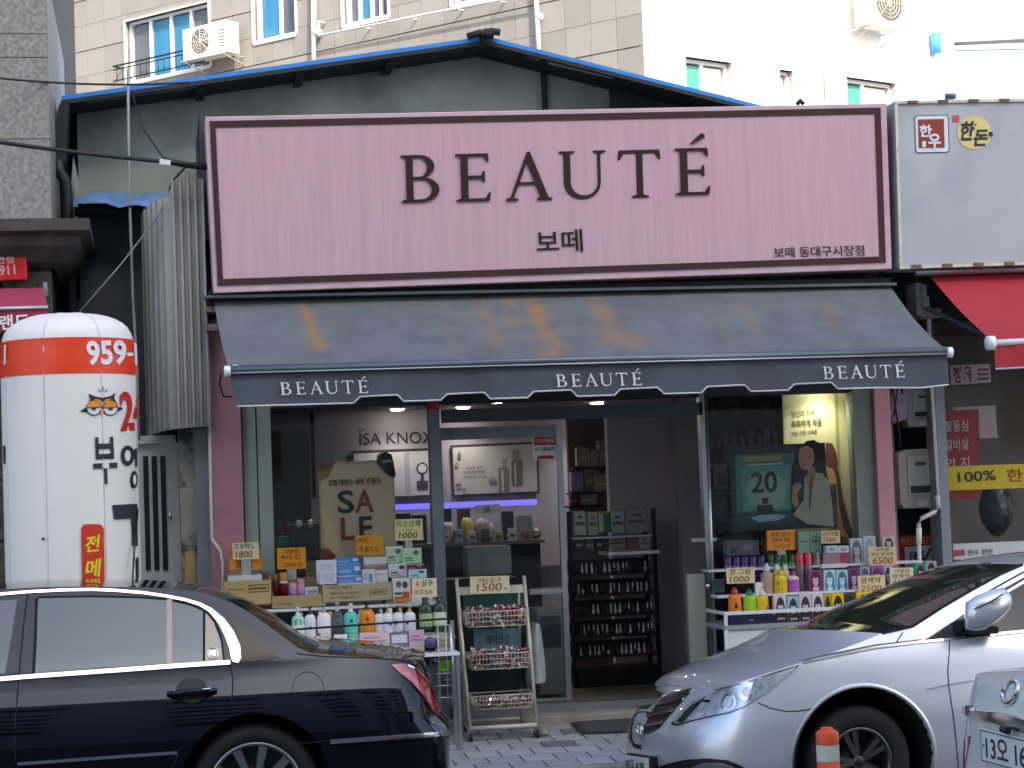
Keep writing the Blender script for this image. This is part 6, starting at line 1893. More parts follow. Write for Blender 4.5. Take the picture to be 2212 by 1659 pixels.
# right window: posters and shelves
poster('perfume_poster', [(1575, 964), (1782, 956), (1790, 1140), (1582, 1148)], .08, '16222e', [
    ('p', [(1588, 984), (1716, 978), (1722, 1116), (1592, 1122)], '35706e'), ('p', [(1600, 1010), (1708, 1005), (1712, 1100), (1606, 1104)], '4f8d86'), ('p', ell(1655, 1060, 44, 42, 24), '7fa398'),
    ('p', [(1592, 1108), (1722, 1102), (1724, 1130), (1594, 1136)], '1d3d4a'), ('p', [(1607, 987), (1687, 983), (1688, 993), (1608, 998)], '8f8542'),
    ('p', [(1612, 1003), (1690, 999), (1690, 1003), (1612, 1007)], '9db4b0'), ('20', [(1622, 1020), (1678, 1017), (1680, 1063), (1623, 1066)], '142a26'),
    ('p', rrectp(1634, 1090, 1670, 1116, 6), '1c2a32'), ('p', [(1640, 1074), (1665, 1073), (1666, 1090), (1641, 1091)], '8d9490'), ('p', [(1646, 1076), (1659, 1075), (1660, 1088), (1647, 1089)], '2a2a34'),
    ('p', [(1620, 1118), (1645, 1112), (1680, 1111), (1700, 1114), (1680, 1124), (1640, 1128)], '78a8b0')], 'dark teal poster with a large 20 in the right window')
poster('portrait_cutout', [(1722, 985), (1730, 966), (1742, 953), (1758, 950), (1772, 958), (1780, 976), (1784, 1010), (1790, 1040), (1800, 1090), (1804, 1142), (1740, 1136), (1712, 1110), (1710, 1060), (1712, 1010)], .068, '17161c', [
    ('p', [(1738, 1030), (1752, 1020), (1776, 1022), (1790, 1038), (1798, 1090), (1801, 1138), (1744, 1132), (1714, 1112), (1726, 1094), (1736, 1080)], '9c9a8e'),
    ('p', [(1745, 1012), (1760, 1008), (1762, 1028), (1752, 1070), (1742, 1040)], '9a7062'), ('p', [(1724, 986), (1728, 968), (1742, 962), (1756, 970), (1760, 992), (1752, 1010), (1738, 1016), (1728, 1008)], 'ab8272'),
    ('p', [(1729, 985), (1736, 984), (1736, 986), (1729, 987)], '2a1c1c'), ('p', [(1744, 986), (1752, 985), (1752, 987), (1744, 988)], '2a1c1c'), ('p', [(1729, 1001), (1740, 1004), (1744, 1001), (1738, 1007), (1732, 1006)], '7a3434'),
    ('p', [(1712, 1050), (1722, 1042), (1732, 1046), (1730, 1056), (1722, 1066), (1726, 1090), (1718, 1098), (1710, 1086)], 'a07868'), ('p', [(1752, 1030), (1755, 1030), (1752, 1090), (1748, 1100)], '4a4640')], 'printed cutout of a dark haired woman in a pale jacket', .01, None, 'poster')
poster('yellow_banner', [(1689, 836), (1842, 830), (1856, 1172), (1700, 1178)], .33, 'b4b37c', [
    ('p', [(1692, 838), (1800, 834), (1806, 1000), (1696, 1004)], 'bcba88'), ('p', [(1802, 834), (1808, 834), (1822, 1172), (1815, 1172)], '8d8c54'),
    ('당신의 피부', [(1709, 888), (1760, 884), (1761, 899), (1710, 903)], '77714c'), ('촉촉하게 채움', [(1709, 909), (1775, 904), (1776, 920), (1710, 925)], '5a5238'), ('보습 크림 신제품', [(1709, 932), (1765, 928), (1766, 936), (1710, 941)], '4a4430'),
    ('p', [(1784, 956), (1798, 958), (1806, 975), (1810, 1000), (1806, 1020), (1790, 1010), (1782, 990)], '5a3426'), ('p', [(1784, 1010), (1800, 1012), (1812, 1060), (1830, 1130), (1838, 1168), (1820, 1160), (1800, 1150), (1786, 1100)], 'b88a4a'), ('p', [(1804, 1010), (1812, 1020), (1822, 1080), (1842, 1150), (1838, 1166), (1822, 1140), (1812, 1090)], '4a2c1e')], 'tall yellow green banner at the right side of the window', .004)
poster('small_stand_card', [(1790, 1047), (1806, 1046), (1810, 1140), (1794, 1142)], .085, '3d4a4c', [('p', [(1794, 1064), (1806, 1063), (1807, 1090), (1796, 1091)], '15191e')], 'narrow grey green card between cutout and banner')
rs = thing('wall_rack', V((at(1620, 1150, 1.2).x, 1.2, FZ)), 'dim wall rack of hanging packs in the right window', 'rack')
B().box((at(1525, 1000, 1.45).x, 1.45, FZ), (at(1880, 1000, 1.45).x, 1.5, zc + .1)).done('back_panel', mat('rack_panel', '4d4346', .7, var=.1), rs)
for y in (1000, 1062, 1120):
    a, c, z0, z1 = wrect(1530, y, 1690, y + 4, 1.2)
    B().box((a, 1.2, z0), (c, 1.44, z1)).done('board', M_steel, rs)
b = B()
for x, y in ((1549, 871), (1605, 866), (1666, 857)):
    b.prism([at(px, py, 1.44) for px, py in rrectp(x, y, x + 36, y + 34, 6)], (0, -.02, 0))
b.done('grille', mat('dark_grille', '2a2427', .6), rs)
hp = [('6a4a50', 1531), ('4a2a30', 1546), ('7a6a70', 1562), ('6a3c46', 1580), ('5a2c36', 1598), ('7d5a60', 1616), ('4a1f28', 1634), ('84686c', 1650), ('6a3a42', 1668)]
for i, (cc, x) in enumerate(hp):
    carton('hanging_pack', x, 940 - i * 2.5, x + 14, 996, 1.3, .03, cc, ORD[i] + ' reddish hanging pack from the left in the right window', 'pack', [(.2, .5, .8, .8, '8d787c')], group='hanging packs on the window rack')
carton('white_pack', 1545, 1060 - 56, 1571, 1058, 1.22, .06, '8f8c92', 'white pack with dark lettering left of the 20 poster', 'pack', [(.3, .2, .4, .6, '3a3036'), (.5, .15, .6, .65, '3a3036'), (.7, .2, .8, .6, '5a3036')])
B().lathe([(0, 0), (.06, .01), (.1, .05), (.08, .13), (.03, .17), (0, .18)], (at(1552, 1110, 1.3).x, 1.3, at(1552, 1118, 1.3).z), 10, sy=.5).done('foil_bag', mat('pink_foil', '9a7a78', .15, .7, var=.5, sc=12, bump=.7, bsc=20), label='shiny pink foil bag low at the left of the right window', cat='bag')
carton('lilac_pack', 1570, 1168, 1640, 1200, .4, .1, '6a6c84', 'lilac grey bag low in the right window', 'pack', [(.1, .2, .3, .5, '3a3c50'), (.5, .4, .8, .7, '8a8ca4')])
carton('dark_pack', 1645, 1160, 1715, 1204, .45, .1, '3a342c', 'dark brown pack low in the right window', 'pack', [(.3, .2, .8, .5, '55493a')])

# more stock: crowded lower window sill and wall shelves
EX = [(1540, 1062, 1568, 1118, 1.24, '6a5a5e', 'mauve pack on the middle board of the right window rack'), (1532, 1125, 1548, 1160, 1.24, '8a8488', 'pale slim pack low on the right window rack'), (1548, 1128, 1566, 1160, 1.25, '4a3036', 'maroon slim pack low on the right window rack'),
      (1240, 1162, 1262, 1188, NY + .06, '3a3a3e', 'dark small box under the upper rack tier'), (1264, 1164, 1284, 1188, NY + .07, '5a5658', 'grey small box under the upper rack tier'), (1286, 1160, 1304, 1188, NY + .06, '2e2c30', 'black small box under the upper rack tier')]
for x0, y0, x1, y1, Y, cc, lab in EX:
    carton('cosmetic_box', x0, y0, x1, y1, Y, .05, cc, lab, 'box', [(.2, .3, .8, .5, '8d898c')])
for i in range(7):
    x = 954 + i * 29
    cc = ['b5a89c', '8a90a4', 'c4b4b8', '5a4a52', 'a49a6c', 'b0b4b8', '7a5a62'][i]
    carton('counter_pack', x, 1150 - (i * 7) % 13, x + 17, 1172, RY - .93, .05, cc, ORD[i] + ' small pack from the left along the front of the back counter', 'cosmetic item', [(.2, .4, .8, .6, '4a464a')])

# ------------------------------------------------------------------ cars
def carpaint(name, hx, metal, rough, coat=1.0, tint=None, ior=1.45):
    mt = mat(name, hx, rough, metal, var=.03, sc=3, coat=coat, tint=tint, ior=ior)
    return mt
M_tyre = mat('tyre_rubber', '1b1b1d', .85, var=.15, sc=20)
M_well = mat('wheel_well', '0b0b0c', .95)
M_chrome = mat('chrome', 'd8dadd', .12, 1.0, var=0)
M_tint = mat('tinted_glass', '10151c', .03, var=0, ior=1.62, tint=(.66, .84, 1))
M_gap = mat('panel_gap', '060607', .8, var=0)
M_blackp = mat('black_plastic', '121315', .5, var=.05)

def lerp_tab(tab, x):
    """smooth curve through a table (cubic, limited slopes)"""
    n = len(tab)
    if x <= tab[0][0]: return tab[0][1]
    if x >= tab[-1][0]: return tab[-1][1]
    i = 0
    while tab[i + 1][0] < x: i += 1
    def sl(k):
        if k <= 0 or k >= n - 1:
            return (tab[min(k + 1, n - 1)][1] - tab[max(k - 1, 0)][1]) / (tab[min(k + 1, n - 1)][0] - tab[max(k - 1, 0)][0])
        a = (tab[k][1] - tab[k - 1][1]) / (tab[k][0] - tab[k - 1][0])
        b = (tab[k + 1][1] - tab[k][1]) / (tab[k + 1][0] - tab[k][0])
        return 0 if a * b <= 0 else 2 * a * b / (a + b)
    h = tab[i + 1][0] - tab[i][0]
    t = (x - tab[i][0]) / h
    return (2 * t ** 3 - 3 * t * t + 1) * tab[i][1] + (t ** 3 - 2 * t * t + t) * h * sl(i) + (3 * t * t - 2 * t ** 3) * tab[i + 1][1] + (t ** 3 - t * t) * h * sl(i + 1)

class Car:
    """body skin: a plan curve swept in height, leaning in by a section profile"""
    def __init__(s, origin, yaw, plan, side, end, width, dz=-.1, camber=0.0):
        s.k = camber
        side, end = [(a + dz, b) for a, b in side], [(a + dz, b) for a, b in end]
        s.o, s.w = V((origin[0], origin[1], 0)), width
        s.ex, s.ey = V((cos(yaw), sin(yaw), 0)), V((-sin(yaw), cos(yaw), 0))
        s.side, s.end = side, end
        pts = []
        n = len(plan)
        for i in range(n - 1):
            p0, p1, p2, p3 = plan[max(i - 1, 0)], plan[i], plan[i + 1], plan[min(i + 2, n - 1)]
            L = math.hypot(p2[0] - p1[0], p2[1] - p1[1])
            m = max(3, int(L / .03))
            t1 = [(p2[k] - p0[k]) * .5 for k in (0, 1)]
            t2 = [(p3[k] - p1[k]) * .5 for k in (0, 1)]
            l0 = math.hypot(p1[0] - p0[0], p1[1] - p0[1]) or L
            l2 = math.hypot(p3[0] - p2[0], p3[1] - p2[1]) or L
            t1 = [(p2[k] - p0[k]) * L / (L + l0) for k in (0, 1)]
            t2 = [(p3[k] - p1[k]) * L / (L + l2) for k in (0, 1)]
            for j in range(m):
                t = j / m
                h = (2 * t ** 3 - 3 * t ** 2 + 1, t ** 3 - 2 * t ** 2 + t, -2 * t ** 3 + 3 * t ** 2, t ** 3 - t ** 2)
                pts.append(tuple(h[0] * p1[k] + h[1] * t1[k] + h[2] * p2[k] + h[3] * t2[k] for k in (0, 1)))
        pts.append(plan[-1])
        s.p = pts
        s.u = [0.0]
        for a, b in zip(pts, pts[1:]):
            s.u.append(s.u[-1] + math.hypot(b[0] - a[0], b[1] - a[1]))
        nr = []
        for i in range(len(pts)):
            a, b = pts[max(i - 1, 0)], pts[min(i + 1, len(pts) - 1)]
            d = V((b[0] - a[0], b[1] - a[1])).normalized()
            nr.append(V((d.y, -d.x)))
        mid = len(pts) // 2
        # outward: away from the car's axis
        k = max(range(len(pts)), key=lambda i: abs(pts[i][1] - width / 2))
        if (nr[k].y > 0) == (pts[k][1] < width / 2):
            nr = [-q for q in nr]
        s.n = nr
        s.cache = None
    def W(s, x, y, z):
        return s.o + s.ex * x + s.ey * y + V((0, 0, z - s.k * y))
    def S(s, u, z, off=0.0):
        u = max(0, min(u, s.u[-1] - 1e-6))
        import bisect
        i = min(max(bisect.bisect_right(s.u, u) - 1, 0), len(s.u) - 2)
        t = (u - s.u[i]) / (s.u[i + 1] - s.u[i])
        px = s.p[i][0] + (s.p[i + 1][0] - s.p[i][0]) * t
        py = s.p[i][1] + (s.p[i + 1][1] - s.p[i][1]) * t
        n = (s.n[i] * (1 - t) + s.n[i + 1] * t).normalized()
        k = min(1, n.x * n.x * 1.4)
        ins = lerp_tab(s.side, z) * (1 - k) + lerp_tab(s.end, z) * k - off
        return s.W(px - n.x * ins, py - n.y * ins, z)
    def uz(s, px, py):
        """surface coordinates of the skin point on this sight line"""
        if s.cache is None:
            s.cache = []
            nu = int(s.u[-1] / .05)
            for i in range(nu + 1):
                for j in range(32):
                    u, z = s.u[-1] * i / nu, -.15 + j * .048
                    s.cache.append((u, z, *pix(s.S(u, z)), (s.S(u, z) - CAM).length))
        d = min(s.cache, key=lambda c: (c[2] - px) ** 2 + (c[3] - py) ** 2 + (c[4] * 6) ** 2 * .25)
        u, z = d[0], d[1]
        for _ in range(8):
            x0, y0 = pix(s.S(u, z))
            xu, yu = pix(s.S(u + .004, z))
            xz, yz = pix(s.S(u, z + .004))
            a, b, c, e = (xu - x0) / .004, (xz - x0) / .004, (yu - y0) / .004, (yz - y0) / .004
            D = a * e - b * c
            if abs(D) < 500: break
            du, dz = ((px - x0) * e - (py - y0) * b) / D, ((py - y0) * a - (px - x0) * c) / D
            u += max(-.08, min(.08, du)); z += max(-.05, min(.05, dz))
            u = max(0, min(u, s.u[-1]))
        return u, z
    def q(s, pt):
        if pt[0] == 'u': return pt[1], pt[2]
        if pt[0] == 'x':   # along the near side by length coordinate
            for i in range(len(s.p) - 1):
                a_, b_ = s.p[i], s.p[i + 1]
                if a_[1] < s.w / 2 and (a_[0] - pt[1]) * (b_[0] - pt[1]) <= 0 and a_[0] != b_[0]:
                    return s.u[i] + (s.u[i + 1] - s.u[i]) * (pt[1] - a_[0]) / (b_[0] - a_[0]), pt[2]
            i = min((i for i in range(len(s.p)) if s.p[i][1] < s.w / 2), key=lambda i: abs(s.p[i][0] - pt[1]))
            return s.u[i], pt[2]
        return s.uz(*pt)
    def panel(s, name, pts, mt, parent, off=.003, step=.06, holes=(), uv=False, rim=.012, **kw):
        P = pts if uv else [s.q(p) for p in pts]
        loops = [[V((u, z, 0)) for u, z in P]] + [[V((u, z, 0)) for u, z in h] for h in holes]
        flat_ = [p for l in loops for p in l]
        bm = bmesh.new()
        vs = [bm.verts.new(p) for p in flat_]
        for t in tessellate_polygon(loops):
            try: bm.faces.new([vs[i] for i in t])
            except ValueError: pass
        us, zs = [p.x for p in flat_], [p.y for p in flat_]
        def cut(lo, hi, ax):
            k = math.ceil(lo / step + 1e-6)
            while k * step < hi:
                co_ = V((k * step, 0, 0)) if ax == 0 else V((0, k * step, 0))
                no = V((1, 0, 0)) if ax == 0 else V((0, 1, 0))
                bmesh.ops.bisect_plane(bm, geom=bm.verts[:] + bm.edges[:] + bm.faces[:], plane_co=co_, plane_no=no, dist=1e-5)
                k += 1
        cut(min(us), max(us), 0); cut(min(zs), max(zs), 1)
        bm.verts.index_update()
        co_ = [(v.co.x, v.co.y) for v in bm.verts]
        fs = [[v.index for v in f.verts] for f in bm.faces]
        edge = [(e.verts[0].index, e.verts[1].index) for e in bm.edges if len(e.link_faces) == 1]
        bm.free()
        pos = [s.S(u, z, off) for u, z in co_]
        nrm = []
        for u, z in co_:
            e = .05
            du = s.S(min(u + e, s.u[-1]), z, off) - s.S(max(u - e, 0), z, off)
            e = .03
            dz = s.S(u, z + e, off) - s.S(u, z - e, off)
            n = du.cross(dz).normalized()
            c = s.W(s.p[len(s.p) // 2][0], s.w / 2, z)
            nrm.append(n)
        i0 = len(co_) // 2
        # orientation: outward from the car axis
        ctr_ = V((0, 0, 0))
        for p in s.p: ctr_ += s.W(p[0], s.w / 2, .6)
        ctr_ /= len(s.p)
        if sum((pos[i] - ctr_).dot(nrm[i]) for i in range(0, len(pos), max(1, len(pos) // 30))) < 0:
            nrm = [-n for n in nrm]
        for f in fs:
            fa, fb, fc = pos[f[0]], pos[f[1]], pos[f[2]]
            if (fb - fa).cross(fc - fa).dot(nrm[f[0]] + nrm[f[1]] + nrm[f[2]]) < 0:
                f.reverse()
        b = B()
        b.add(pos, fs, 0, True)
        nb = len(pos)
        if rim:
            inner = {}
            for a_, c_ in edge:
                for i in (a_, c_):
                    if i not in inner:
                        inner[i] = len(b.v)
                        u, z = co_[i]
                        b.v.append(tuple(s.S(u, z, off - rim)))
                b.f.append([a_, c_, inner[c_], inner[a_]]); b.mi.append(0); b.sm.append(False)
        o = b.done(name, mt, parent, fix=False, **kw)
        me = o.data
        allN = nrm + [V((0, 0, 0))] * (len(b.v) - nb)
        me.normals_split_custom_set_from_vertices([tuple(n) for n in allN])
        return o
    def strip(s, name, pts, w, mt, parent, off=.004, **kw):
        """a trim strip or shut line following surface points; w in metres"""
        P = [s.q(p) for p in pts]
        up, dn = [], []
        for i, (u, z) in enumerate(P):
            a, b = P[max(i - 1, 0)], P[min(i + 1, len(P) - 1)]
            d = V((b[0] - a[0], b[1] - a[1])).normalized()
            ww = w[i] if isinstance(w, (list, tuple)) else w
            up.append((u - d.y * ww / 2, z + d.x * ww / 2)); dn.append((u + d.y * ww / 2, z - d.x * ww / 2))
        return s.panel(name, up + dn[::-1], mt, parent, off, .08, uv=True, rim=min(.006, off + .002), **kw)
    def top(s, name, near, mt, parent, crown=.05, bow0=0.0, bow1=0.0, pw=2.2, n=None, full=.8, off=.0, bpow=1, crown1=None):
        """a sheet from the near edge to its mirror image on the far side"""
        P = [s.S(*s.q(p)) for p in near]
        L = []
        for p in P:
            d = p - s.o
            L.append(V((d.dot(s.ex), d.dot(s.ey), p.z + s.k * d.dot(s.ey))))
        # resample
        acc = [0]
        for a, b in zip(L, L[1:]): acc.append(acc[-1] + (b - a).length)
        N = n or max(6, int(acc[-1] / .05))
        rows = []
        for i in range(N + 1):
            t = acc[-1] * i / N
            j = 0
            while j < len(acc) - 2 and acc[j + 1] < t: j += 1
            k = (t - acc[j]) / max(1e-9, acc[j + 1] - acc[j])
            p0, p1, p2, p3 = L[max(j - 1, 0)], L[j], L[j + 1], L[min(j + 2, len(L) - 1)]
            p = p1.lerp(p2, k)
            # soft corner rounding
            bw = bow0 + (bow1 - bow0) * (i / N) ** bpow
            hw = s.w / 2 - p.y
            cr = (crown if crown1 is None else crown + (crown1 - crown) * i / N) * min(1, max(0, hw) / full)
            row = []
            for m_ in range(25):
                tt = -1 + 2 * m_ / 24
                y = s.w / 2 + hw * tt
                a = abs(tt)
                row.append(s.W(p.x + bw * (1 - tt * tt), y, p.z + off + cr * (1 - a ** pw)))
            rows.append(row)
        o = B().grid(rows).done(name, mt, parent, fix=False)
        return o
    def wheel(s, x, z, rt, rr, style, parent, y0=.0, rim_mat=None):
        c = s.W(x, y0, z)
        b = B()
        def ring(pr, mi=0, n=40):
            rows = []
            for r, d in pr:
                rows.append([s.W(x + r * cos(a), y0 + d, z + r * sin(a)) for a in [2 * pi * k / n for k in range(n)]])
            b.grid(rows, mi, True, True)
        ring([(rr, .03), (rr + .012, .012), (rr + (rt - rr) * .5, .0), (rt - .02, .012), (rt, .05), (rt, .17), (rt - .02, .2), (rr, .2)])
        w = b.done('wheel', M_tyre, parent, fix=False, origin=c)
        rm = rim_mat or mat('alloy', '8d9196', .28, .9, var=.03)
        b = B()
        ring([(rr + .002, .022), (rr - .002, .012), (rr - .016, .016), (rr - .024, .035), (rr - .03, .1)])
        ring([(.0, .03), (.028, .03), (.034, .036), (.036, .07)])
        nsp = style[0]
        for k in range(nsp):
            a0 = 2 * pi * k / nsp + style[2]
            for da in style[1]:
                a = a0 + da
                ca, sa = cos(a), sin(a)
                hw0, hw1 = style[3]
                r0, r1 = .03, rr - .012
                def P_(r, side, d): return s.W(x + r * ca - side * sa, y0 + d, z + r * sa + side * ca)
                b.add([P_(r0, -hw0, .034), P_(r0, hw0, .034), P_(r1, hw1, .022), P_(r1, -hw1, .022), P_(r0, -hw0, .08), P_(r0, hw0, .08), P_(r1, hw1, .08), P_(r1, -hw1, .08)], [(0, 1, 2, 3), (0, 4, 5, 1), (1, 5, 6, 2), (2, 6, 7, 3), (3, 7, 4, 0)])
        b.done('rim', rm, w)
        b = B()
        ring([(0, .095), (rr - .02, .095)])
        ring([(0, .085), (rr * .55, .085), (rr * .55, .094)])
        b.done('brake_disc', mat('dark_brake', '26272a', .5, .6), w, fix=False)
        b = B()
        ring([(0, .026), (.024, .026), (.026, .03)])
        b.done('hub_cap', M_blackp, w, fix=False)
        return w
def arch(xc, zc, r, z0, n=22):
    """points of a wheel opening from the rear foot over the top to the front foot (x, z)"""
    a0 = math.asin(max(-1, min(1, (z0 - zc) / r)))
    return [(xc + r * cos(a0 + (pi - 2 * a0) * i / n), zc + r * sin(a0 + (pi - 2 * a0) * i / n)) for i in range(n + 1)]
def pillow(pts, Y, d0, d1, b, mi=0, rings=6):
    """a rounded solid with the surveyed outline: bulges d0 toward the street, d1 away"""
    cx, cy = sum(p[0] for p in pts) / len(pts), sum(p[1] for p in pts) / len(pts)
    n = len(pts)
    for d in (-d0, d1):
        rows = []
        for k in range(rings + 1):
            a = k / rings * pi / 2
            sc_, dd = cos(a) if k < rings else 0.0, sin(a)
            rows.append([at(cx + (p[0] - cx) * sc_, cy + (p[1] - cy) * sc_, Y) + V((0, d * dd, 0)) for p in pts])
        b.grid(rows, mi, True, True)
    return b

# ---- dark sedan on the left
M_navy = carpaint('midnight_blue_paint', '0a0c14', .0, .05, .05, (.62, .72, 1), 1.36)
sx0 = at(991, 1600, -3.45).x
planL = [(0, .93), (-.005, .7), (-.03, .45), (-.085, .25), (-.2, .10), (-.45, .035), (-.9, .006), (-1.6, 0), (-2.6, 0), (-3.6, .01), (-4.2, .045), (-4.6, .13), (-4.87, .3), (-4.98, .55), (-5.02, .93)]
sideL = [(-.05, .07), (.1, .03), (.3, .005), (.5, .0), (.63, .008), (.71, .038), (.8, .088), (.88, .132), (.95, .170), (1.1, .255), (1.34, .391), (1.42, .435)]
endL = [(-.05, .06), (.2, .012), (.45, .0), (.5, .005), (.545, .05), (.62, .075), (.76, .10), (.86, .145), (.95, .2), (1.1, .3)]
L = Car((sx0, -3.78), 0, planL, sideL, endL, 1.86)
lc = thing('sedan', L.W(-2.5, .93, -.15), 'dark midnight blue sedan parked on the left with chrome trim', 'car')
zb = -.02
uR, zR = L.uz(553, 1708)
xw = L.S(uR, zR)
xw = (xw - L.o).dot(L.ex)
aR_ = arch(xw, zR, .405, zb)
xf = xw - 3.05
aF_ = arch(xf, zR, .405, zb)
def X(x, z): return ('x', x, z)
topL = [(905, 1428), (860, 1424), (800, 1420), (735, 1416), (672, 1411), (645, 1400), (612, 1376), (575, 1348), (535, 1321), (500, 1301), (460, 1286), (420, 1277), (370, 1272), (300, 1268.5), (200, 1267), (100, 1268), (0, 1273), (-120, 1285), (-200, 1300)]
zc_, = [L.uz(905, 1428)[1]]
hoodL = [(-560, 1440), (-700, 1450), (-850, 1466)]
outline = [('u', 0, zb), ('u', 0, zc_ + .006), ('u', .25, zc_ + .006), ('u', .5, zc_ + .004)] + topL + hoodL + [('u', L.u[-1] - .35, .53), ('u', L.u[-1], .57), ('u', L.u[-1], zb)]
outline += [X(x, z) for x, z in aF_[::-1]] + [X(x, z) for x, z in aR_[::-1]]
L.panel('body', outline, M_navy, lc, off=0, step=.05, rim=.02)
roofL = topL[12:]
L.top('roof', roofL, M_navy, lc, .012, 0, 0)
L.top('rear_window', topL[4:13], mat('rear_glass', '1a1712', .04, var=0, ior=1.6), lc, .012, .10, .04)
L.top('boot_lid', topL[:5], M_navy, lc, .008, .10, .10, pw=3)
L.top('windshield', [(-200, 1296), (-560, 1440)], M_tint, lc, .04, 0, -.25)
L.top('bonnet', hoodL + [('u', L.u[-1] - .35, .53)], M_navy, lc, .08, -.2, 0)
# far side and floor so the car is closed
far = [L.W(x, 1.85 - .01, z) for x, z in ((-.3, zb), (-.3, .75), (-4.7, .6), (-4.9, zb))]
B().prism(far, L.ey * -.03).done('far_side', M_navy, lc)
B().prism([L.W(x, y, zb + .02) for x, y in ((-.15, .2), (-.15, 1.7), (-4.8, 1.7), (-4.8, .2))], (0, 0, .05)).done('underbody', M_blackp, lc)
for x in (xw, xf):
    b = B()
    rows = [[L.W(x + .405 * cos(a), y, zR + .405 * sin(a)) for a in [pi * k / 24 - .35 + (.7) * k / 24 for k in range(25)]] for y in (.015, .38)]
    b.grid(rows)
    b.sheet([L.W(x + .42 * cos(a), .36, zR + .42 * sin(a)) for a in [2 * pi * k / 24 for k in range(24)]])
    b.done('wheel_well', M_well, lc, fix=False)
    L.wheel(x, zR - .005, .345, .25, (10, (-.0,), .1, (.014, .024)), lc, .05)
    L.wheel(x, zR - .005, .345, .25, (10, (-.0,), .1, (.014, .024)), lc, 1.62)
# glass, trims
WIN = [('door_window', [(83, 1292), (150, 1290), (230, 1290), (300, 1292), (361, 1297), (362, 1434), (230, 1444), (75, 1458), (78, 1390)]),
       ('door_window', [(-190, 1340), (-80, 1303), (37, 1295), (24, 1380), (10, 1459), (-120, 1468), (-260, 1476), (-250, 1420)]),
       ('quarter_window', [(373, 1300), (410, 1308), (438, 1320), (438, 1430), (368, 1434)]),
       ('rear_side_window', [(489, 1326), (524, 1346), (572, 1383), (603, 1419), (570, 1426), (522, 1430), (522, 1405), (512, 1365)])]
M_qg = mat('black_quarter_glass', '08090b', .12, var=0, ior=1.35)
for nm, p in WIN:
    L.panel(nm, p, M_qg if nm == 'rear_side_window' else M_tint, lc, off=.0035, step=.1, rim=.004)
L.panel('quarter_panel', [(444, 1322), (462, 1345), (478, 1390), (482, 1427), (443, 1430)], mat('gloss_black', '15161a', .12, var=0, coat=1), lc, off=.0035, step=.1, rim=.004)
def tri(a, b): return [a, b]
L.strip('window_chrome', [(-260, 1310), (-120, 1290), (0, 1283), (60, 1278), (138, 1274), (200, 1273), (250, 1275), (310, 1280), (358, 1287), (400, 1295), (432, 1305), (455, 1318), (478, 1341), (495, 1368), (507, 1398), (510, 1421), (508, 1430)], [.014] * 10 + [.016, .022, .038, .052, .058, .052, .03], M_chrome, lc, .007)
L.strip('belt_chrome', [(-300, 1490), (-100, 1474), (0, 1466), (80, 1459.5), (200, 1451), (350, 1440), (450, 1433), (497, 1430)], .022, M_chrome, lc, .009)
L.strip('sill_chrome', [(38, 1650), (150, 1642), (260, 1634), (383, 1625.5)], .016, M_chrome, lc, .008)
L.strip('bumper_chrome', [(713, 1602), (800, 1595.5), (880, 1590), (940, 1585.5), (968, 1583)], .024, M_chrome, lc, .014)
for p in ([(60, 1284), (52, 1340), (41, 1458), (38, 1500), (32, 1560), (32, 1645)], [(496, 1432), (502, 1460), (503, 1485), (500, 1512)], [(385, 1628), (372, 1658)], [(362, 1296), (364, 1434)]):
    L.strip('shut_line', p, .007, M_gap, lc, .002)
L.strip('window_frame', [(79, 1292), (76, 1390), (72, 1460)], .016, M_gap, lc, .0045)
L.strip('window_frame', [(82, 1290), (200, 1288), (300, 1290), (366, 1295), (405, 1304), (440, 1317), (462, 1338), (477, 1372), (484, 1428)], .010, M_gap, lc, .0045)
L.strip('window_divider', [(366, 1294), (366, 1436)], .028, mat('gloss_black', '15161a', .12, var=0, coat=1), lc, .005)
L.strip('window_divider', [(441, 1316), (440.5, 1431)], .012, M_gap, lc, .0055)
# emblem on the rear pillar
e = L.q((460, 1410))
def oncar(c, u, z, off): return c.S(u, z, off)
b = B()
for r0, r1 in ((.030, .025),):
    rows = [[L.S(e[0] + r * cos(a), e[1] + r * sin(a), o_) for a in [2 * pi * k / 24 for k in range(24)]] for r, o_ in ((.031, .004), (.030, .009), (.026, .009), (.025, .004))]
    b.grid(rows, 0, True, True)
b.sheet([L.S(e[0] + .01 * cos(a) + (.006 if k_ else -.006), e[1] + .016 * sin(a), .006) for k_ in (0,) for a in [2 * pi * k / 14 for k in range(14)]])
b.sheet([L.S(e[0] + .008 * cos(a) + .011, e[1] + .013 * sin(a) + .002, .0065) for a in [2 * pi * k / 14 for k in range(14)]])
b.done('emblem', M_chrome, lc, fix=False)
# door handle with finger bowl
h = L.q((414, 1491))
L.panel('handle_recess', [(h[0] + .085 * cos(a), h[1] + .062 * sin(a)) for a in [2 * pi * k / 26 for k in range(26)]], M_blackp, lc, off=.0025, step=.05, uv=True, rim=.002)
p0, p1 = L.uz(361, 1498), L.uz(468, 1490)
hpts = [(p0[0] + (p1[0] - p0[0]) * k / 8, p0[1] + (p1[1] - p0[1]) * k / 8) for k in range(9)]
B().tube([L.S(u, z, .012 + .028 * sin(pi * k / 8)) for k, (u, z) in enumerate(hpts)], [.010, .015, .019, .020, .020, .020, .019, .016, .011], 10).done('door_handle', M_navy, lc, fix=False)
B().tube([L.S(u, z + .012, .022 + .028 * sin(pi * k / 8)) for k, (u, z) in enumerate(hpts[1:8])], .005, 6).done('handle_chrome', M_chrome, lc, fix=False)
